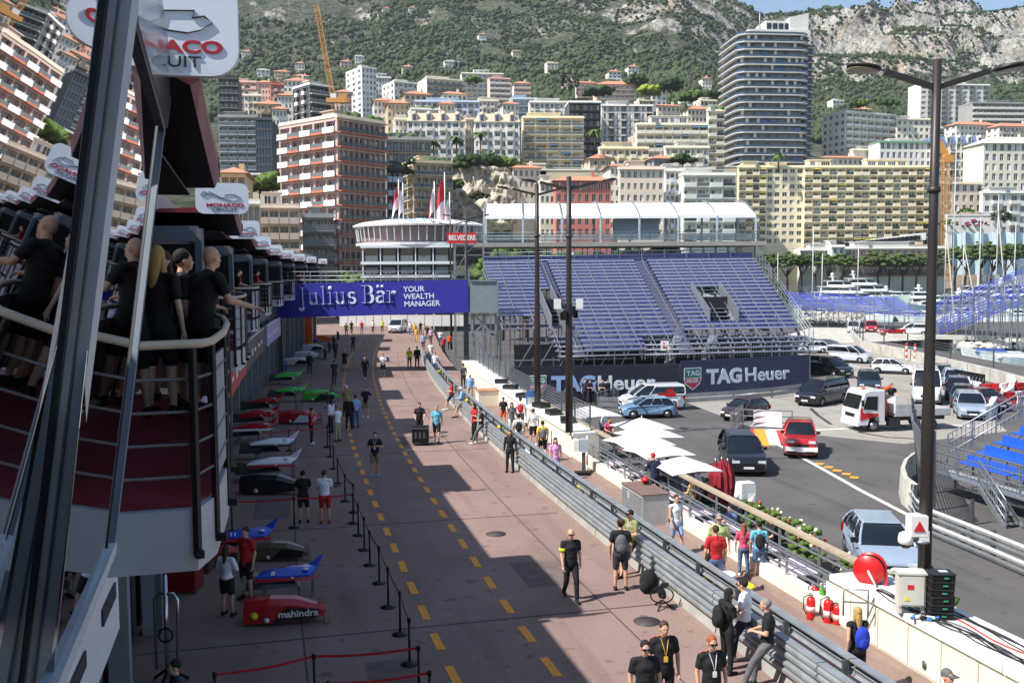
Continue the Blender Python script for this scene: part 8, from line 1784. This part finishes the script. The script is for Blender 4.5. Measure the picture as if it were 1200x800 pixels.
def delta(l,px,py,hd,A,B_,num=None,sc=1.0,word=None):
 p=gp(px,py,0);t=thing('race_car_bodywork',l,'race car',p,R(hd),'race car bodywork laid out in front of the garages',sc)
 q=MB();q.add([(-1.0,-.30,.72),(-.9,.32,.74),(.55,.42,.86),(1.02,.52,1.16),(.86,.05,.86),(.62,-.34,.74),(-.1,0,.92),(-1.0,-.30,.66),(-.9,.32,.68),(.55,.42,.80),(1.02,.52,1.12),(.86,.05,.80),(.62,-.34,.68)],[(0,6,1),(1,6,2),(2,6,4),(2,4,3),(4,6,5),(5,6,0),(7,8,9,10,11,12),(0,7,12,5),(5,12,11,4),(4,11,10,3),(3,10,9,2),(2,9,8,1),(1,8,7,0)]);q.build('delta_wing',A,t)
 q=MB();q.slab([(-1.05,-.36,.56),(.75,-.40,.60),(.9,-.34,.68),(-1.0,-.32,.66)],(0,.05,0));q.build('lower_lip',B_,t)
 q=MB();q.add([(-1.5,-.35,.3),(-1.5,.35,.3),(.3,.22,.35),(.3,-.22,.35),(-1.4,-.25,.78),(-1.4,.25,.78),(.1,.1,.6),(.1,-.1,.6)],[(0,1,2,3),(0,3,7,4),(1,5,6,2),(3,2,6,7),(0,4,5,1),(4,7,6,5)]);q.build('body_panel',RCk,t)
 q=MB();q.lathe((.5,-.16,.875),[(.11,0),(.11,.012)],14);q.build('round_decal',WHITE,t);q=MB();q.lathe((.1,-.33,.64),[(.0,0),(.07,-.02)],10,'Y');q.build('round_decal',WHITE,t)
 for x in(-.8,.7):
  for y in(-.25,.3):q=MB();q.beam((x,y,.0),(x,y,.68),.03);q.build('stand_leg',STEELD,t)
 if num:text('number',num,.26,WHITE,t,frame((-.55,-.26,.80),(1,0,0),(0,.75,.3)),bold=.01)
 return t
def cover(l,px,py,hd,A,B_,word=None,sc=1.0):
 p=gp(px,py,0);t=thing('race_car_cover',l,'race car',p,R(hd),'race car bodywork laid out in front of the garages',sc)
 st=[(-1.1,.34,.08,.66),(-.4,.36,.08,.74),(.3,.30,.10,.72),(.8,.22,.14,.56),(1.15,.12,.2,.44)];vs=[]
 for x,w,a,b in st:vs+=[(x,-w,a),(x,w,a),(x,w*.95,b*.8),(x,w*.5,b),(x,-w*.5,b),(x,-w*.95,b*.8)]
 q=MB();q.add(vs,[(6*i+k,6*i+(k+1)%6,6*i+6+(k+1)%6,6*i+6+k)for i in range(4)for k in range(6)]+[tuple(range(6))[::-1],tuple(range(24,30))]);q.build('shell',A,t)
 q=MB();q.slab([(-.3,-.385,.1),(.9,-.26,.16),(1.0,-.22,.44),(.1,-.37,.52)],(0,-.01,0));q.build('black_panel',B_,t)
 q=MB();q.lathe((-.45,-.385,.18),[(.0,-.01),(.09,0)],12,'Y');q.build('round_decal',WHITE,t)
 if word:text('word',word,.27,WHITE,t,frame((-.12,-.405,.34),(1.2,.12,.02),(0,0,1)),bold=.006,sx=1.1);q=MB();q.lathe((-.8,-.36,.30),[(.0,-.012),(.13,0)],9,'Y');q.build('yellow_shell_decal',YEL,t)
 q=MB();q.beam((1.0,.2,.6),(1.25,-.25,0),.16,.05);q.build('support_board',cm('raw board',(110,90,74)),t)
 return t
delta('blue delta wing bodywork numbered eleven behind the man in red',290,650,8,RCb,RCr,'11',.85)
delta('blue and red delta wing bodywork numbered eight, nearest of the blue ones',340,697,8,RCb,RCr,'8',.8)
cover('red engine cover with white word on black, nearest to the camera',334,728,4,RCr,RCk,'mahindra',.82)
cover('red cover on the floor left of the woman in white',258,660,10,RCr,RCk,None,.7)
cover('black and gold nose cone between the two blue wings',330,655,-4,cpaint('gold',(96,86,66)),RCk,None,.7)
for l,px,py,A,B_ in(('white delta wing with black bodywork, upper of two white ones',322,537,RCw,RCk),('white delta wing with red end, lower of two white ones',322,562,RCw,RCr),('bright green delta wing, nearest of the green ones',342,470,RCg,RCk),('bright green delta wing behind the first green one',340,450,RCg,RCg),('red delta wing left of the man in red, farthest of the red ones',312,484,RCr,RCk),('red delta wing in the middle of the red ones',305,500,RCr,RCr),('large red delta wing nearest of the red ones',300,517,RCr,RCw)):
 delta(l,px,py,6,A,B_)
for l,px,py,A,B_ in(('long black nose cone below the white wings',318,578,RCk,RCk),('red and white nose beside the man in red',352,496,RCr,RCw),('green striped floor panel right of the green wings',376,470,RCg,RCk),('white and black nose beyond the blue barrel, near one',350,428,RCw,RCk),('white and black nose beyond the blue barrel, far one',360,420,RCw,RCw),('second white nose in the far garage row',368,411,RCw,RCk),('orange bodywork before the far garages',380,400,RCo,RCo),('dark blue nose in the far garage row',362,402,RCb,RCk)):
 cover(l,px,py,-6,A,B_)
def bx_(c,d,rz=0):return lambda q:q.box(c,d,rz)
def lz(c,pr,n=14):return lambda q:q.lathe(c,pr,n)
bin_=[(.20,0),(.25,.6),(.27,.62),(.25,.64),(.22,.60),(.18,.1)]
for px,py,m,l in((685,590,YEL,'yellow waste bin left of the white one on the walkway'),(693,595,WPL,'white lined waste bin beside the yellow one on the walkway'),(863,715,WPL,'white lined waste bin behind the man in red'),(878,722,YEL,'bright yellow waste bin beside the crouching photographer'),(550,481,YEL,'yellow bag hanging at the barrier by the men in blue'),(589,515,YEL,'yellow bag at the barrier near the boy in orange shorts'),(516,444,YEL,'yellow bin at the far end of the walkway')):
 p=gp(px,py,0)if px not in(863,878)else off(barr_,22.9 if px==863 else 22.0,1.25);t=item('waste_bin',l,'bin',p,[('bag',lz((0,0,0),bin_),m),('rim',lz((0,0,.63),[(.27,0),(.28,.03),(.25,.03)]),WPL if m==WPL else YEL)],group='bins and bags on the walkway')
p=off(wall_,31.2,-.62);d,n_=nrm(wall_,31.2)
t=item('louvred_box','grey louvred equipment box against the cream wall','box',p,[('case',bx_((0,0,.5),(.9,1.9,1.0)),cm('louvre grey',(176,176,174),rough=.5)),('lid',bx_((0,0,1.02),(.96,1.96,.04)),cm('brown lid',(120,96,88))),('white_label',bx_((-.46,.3,.75),(.01,.2,.24)),WHITE)],math.atan2(-d.x,d.y))
for k in range(11):q=MB();q.box((-.46,0,.1+.08*k),(.03,1.8,.035));q.build('louvre',STEEL,t)
t=item('flight_case','black wheeled flight case being pushed down the lane','case',gp(493,521,0),[('case',bx_((0,0,.48),(.75,.6,.68)),BLACK),('edge_trim',bx_((0,0,.83),(.78,.63,.03)),STEEL),('lid',bx_((0,0,.87),(.74,.6,.06)),BLACK)])
for x in(-.3,.3):
 for y in(-.22,.22):q=MB();q.lathe((x,y,.07),[(.07,-.02),(.07,.02)],8,'X');q.build('castor',RUB,t)
q=MB()
for x in(-.2,0,.2):q.box((x,-.31,.5),(.1,.02,.3))
q.build('catch_plate',STEELD,t)
for px,py,s_,l in((752,690,.7,'small black bag at the foot of the barrier'),(768,692,1.1,'large black backpack standing against the barrier')):
 t=item('bag',l,'bag',off(barr_,gp(px,py,0).y,-.36),[('body',lambda q:(q.ell((0,0,.26*s_),(.22*s_,.16*s_,.28*s_)),q.ell((-.1*s_,-.1*s_,.16*s_),(.13*s_,.1*s_,.14*s_))),cm('bag black',(22,22,24),rough=.9,bump=.4)),('strap',lambda q:q.tube([(0,0,.5*s_),(.06,-.1,.62*s_),(.12,-.02,.48*s_)],.012,5),BLACK)])
t=item('camera_rig','black camera gimbal rig standing on the lane by the barrier','camera rig',off(barr_,gp(790,710,0).y,-.5),[('foot',lambda q:[q.beam((0,0,.2),(.28*math.cos(a),.28*math.sin(a),0),.03)for a in(0,2.1,4.2)],BLACK),('handle_ring',lambda q:q.tube([(.28*math.cos(a),0,.32+.2*math.sin(a))for a in np.linspace(0,6.28,14)],.018,5),BLACK),('camera',lambda q:(q.box((0,0,.36),(.16,.26,.14)),q.lathe((0,-.2,.36),[(.05,-.06),(.055,.06)],10,'Y')),BLACK),('monitor',bx_((.1,.05,.56),(.14,.03,.1)),DARK)])
item('blue_barrel','blue plastic barrel at the garage wall','barrel',gp(332,434,0),[('drum',lz((0,0,0),[(.28,0),(.30,.1),(.28,.45),(.30,.5),(.28,.55),(.30,.85),(.28,.9)]),cm('barrel blue',(40,70,140),rough=.4)),('lid',lz((0,0,.9),[(.2,0),(.2,.04)]),WHITE)])
item('planter_box','pale wooden topped box on the walkway behind the barrier','box',gp(574,474,0),[('case',bx_((0,0,.45),(1.6,1.2,.9)),CREAM),('top',bx_((0,0,.93),(1.7,1.3,.05)),cm('wood top',(176,130,96),rough=.7))],.2)
item('meter_box','grey meter box on a dark foot at the end of the far thick wall','box',gp(684,556,0),[('foot',bx_((0,0,.06),(.7,.45,.12)),BLACK),('post',bx_((0,0,.5),(.14,.14,.8)),STEELD),('box',bx_((0,0,1.2),(.36,.26,.5)),cm('meter grey',(170,180,190))),('side_box',bx_((-.3,0,1.2),(.2,.24,.46)),WPL)])
for i in range(5):q=MB();q.lathe((0,0,i*.3),[(.035,0),(.035,.3)],8);o=q.build('striped_pole',REDP if i%2 else WHITE,None,gp(688,553,0));tag(o,'red and white pole section by the meter box, '+['lowest','second','middle','fourth','topmost'][i],'pole')
item('info_stand','blue and white poster stand at the far thick wall','poster stand',gp(622,500,0)+V(0,.2,0),[('board',bx_((0,0,1.1),(.5,.06,1.6)),cm('poster blue',(90,140,210))),('poster_print',bx_((.02,-.04,1.0),(.4,.01,1.1)),WHITE),('foot',bx_((0,0,.1),(.5,.4,.2)),DARK)],.3)
item('yellow_poster','yellow and white notice propped against the barrier behind the white bin','notice',off(barr_,24.0,1.3),[('board',bx_((0,0,.35),(.42,.03,.66)),WPL),('print',bx_((0,-.02,.36),(.34,.01,.5)),YEL)],.2)
item('red_helmet','red helmet lying on the louvred box lid','helmet',p+V(.1,.55,1.16),[('shell',lambda q:q.ell((0,0,0),(.15,.17,.14)),REDP),('visor',bx_((0,-.15,-.02),(.18,.06,.07)),BLACK)])
for i,o_ in enumerate((44,46.5,49,53,57,60)):item('equipment_case','dark equipment case lying on the far thick wall, %s from the near end'%ord_[i],'case',off(wall_,o_,.5,1.18),[('case',bx_((0,0,.1),(.6,.8,.2)),DARK),('lid',bx_((0,0,.22),(.62,.82,.03)),BLACK)],.3*i,'equipment cases on the far wall')
item('control_box','grey control box with a red label on a post under the near balcony','box',gp(187,745,0),[('post',bx_((0,.1,1.3),(.12,.12,2.6)),STEEL),('case',bx_((0,0,2.4),(.55,.25,.6)),cm('control grey',(150,154,160))),('red_label',bx_((-.02,-.13,2.5),(.16,.01,.1)),REDP)])
item('pipe_stand','chrome pipe stand with cables under the near balcony','stand',gp(197,800,0),[('hoop',lambda q:q.tube([(-.22,0,.3),(-.22,0,1.7),(-.12,0,1.82),(.16,0,1.82),(.24,0,1.7),(.2,0,.3)],.03,8),CHROME),('column',lambda q:q.tube([(0,0,.1),(0,0,2.2)],.045,8),CHROME),('foot',lambda q:[q.beam((0,0,.3),(.4*math.cos(a),.4*math.sin(a),.02),.05)for a in(.5,2.6,4.7)],BLACK),('cable_coil',lambda q:[q.tube([(.14*math.cos(a),-.06,1.0+.14*math.sin(a))for a in np.linspace(0,6.28,12)],.02,5)for _ in(0,)],BLACK)])
item('red_cabinet','tall dark red cabinet at the garage front behind the woman in white','cabinet',gp(216,690,0),[('case',bx_((0,0,.85),(.8,.7,1.7)),cm('cabinet red',(130,20,30),rough=.4)),('door',bx_((0,-.36,.85),(.72,.02,1.6)),cm('cabinet red',(130,20,30),rough=.4)),('plinth',bx_((0,0,.03),(.84,.74,.06)),cm('brown board',(90,70,50)))])
item('brown_crate','brown crate right of the dark red cabinet','crate',gp(236,668,0),[('case',bx_((0,0,.3),(.6,.6,.6)),cm('crate brown',(84,66,48),rough=.9)),('lid',bx_((0,0,.62),(.64,.64,.04)),cm('brown board',(90,70,50)))])
item('white_board','white hoarding panels closing the view under the far end of the bridge','hoarding',V(0,0,0),[('panel',lambda q:[q.slab([at(a,382,138),at(a+9.4,382,138),at(a+9.4,369,138),at(a,369,138)],(0,.1,0))for a in range(398,540,10)],WPL)])
for i,(px,py)in enumerate(((396,398),(391,405),(386,412),(381,420))):
 t=thing('pit_barrier','dark low barrier panel in the curved row by the far garages, '+ord_[i]+' from the bridge','barrier',gp(px,py,0),.25,'dark barrier panels by the far garages');q=MB();q.box((0,0,.55),(.06,3.4,.9));q.build('panel',DARK,t);q=MB();q.box((0,0,.02),(.5,3.2,.04));q.build('foot',STEELD,t)
for px,l in((408,'left'),(414,'right')):t=thing('orange_column','orange column at the far garages, '+l,'column',gp(px-50,406,0));q=MB();q.box((0,0,2.2),(.5,.5,4.4));q.build('shaft',ORANGE,t);q=MB();q.box((0,0,.1),(.7,.7,.2));q.build('foot',DARK,t)
# ---------------------------------------------------------------- haze
hm=bpy.data.materials.new('pale haze');hm.use_nodes=True;t=hm.node_tree;t.nodes.remove(t.nodes['Principled BSDF']);pv_=t.nodes.new('ShaderNodeVolumePrincipled');pv_.inputs['Color'].default_value=(.80,.87,.95,1);pv_.inputs['Density'].default_value=.00008;pv_.inputs['Anisotropy'].default_value=.2
t.links.new(pv_.outputs[0],t.nodes['Material Output'].inputs['Volume'])
q=MB();q.box((0,1560,350),(5200,3500,720));q.build('haze',hm,kind='stuff')
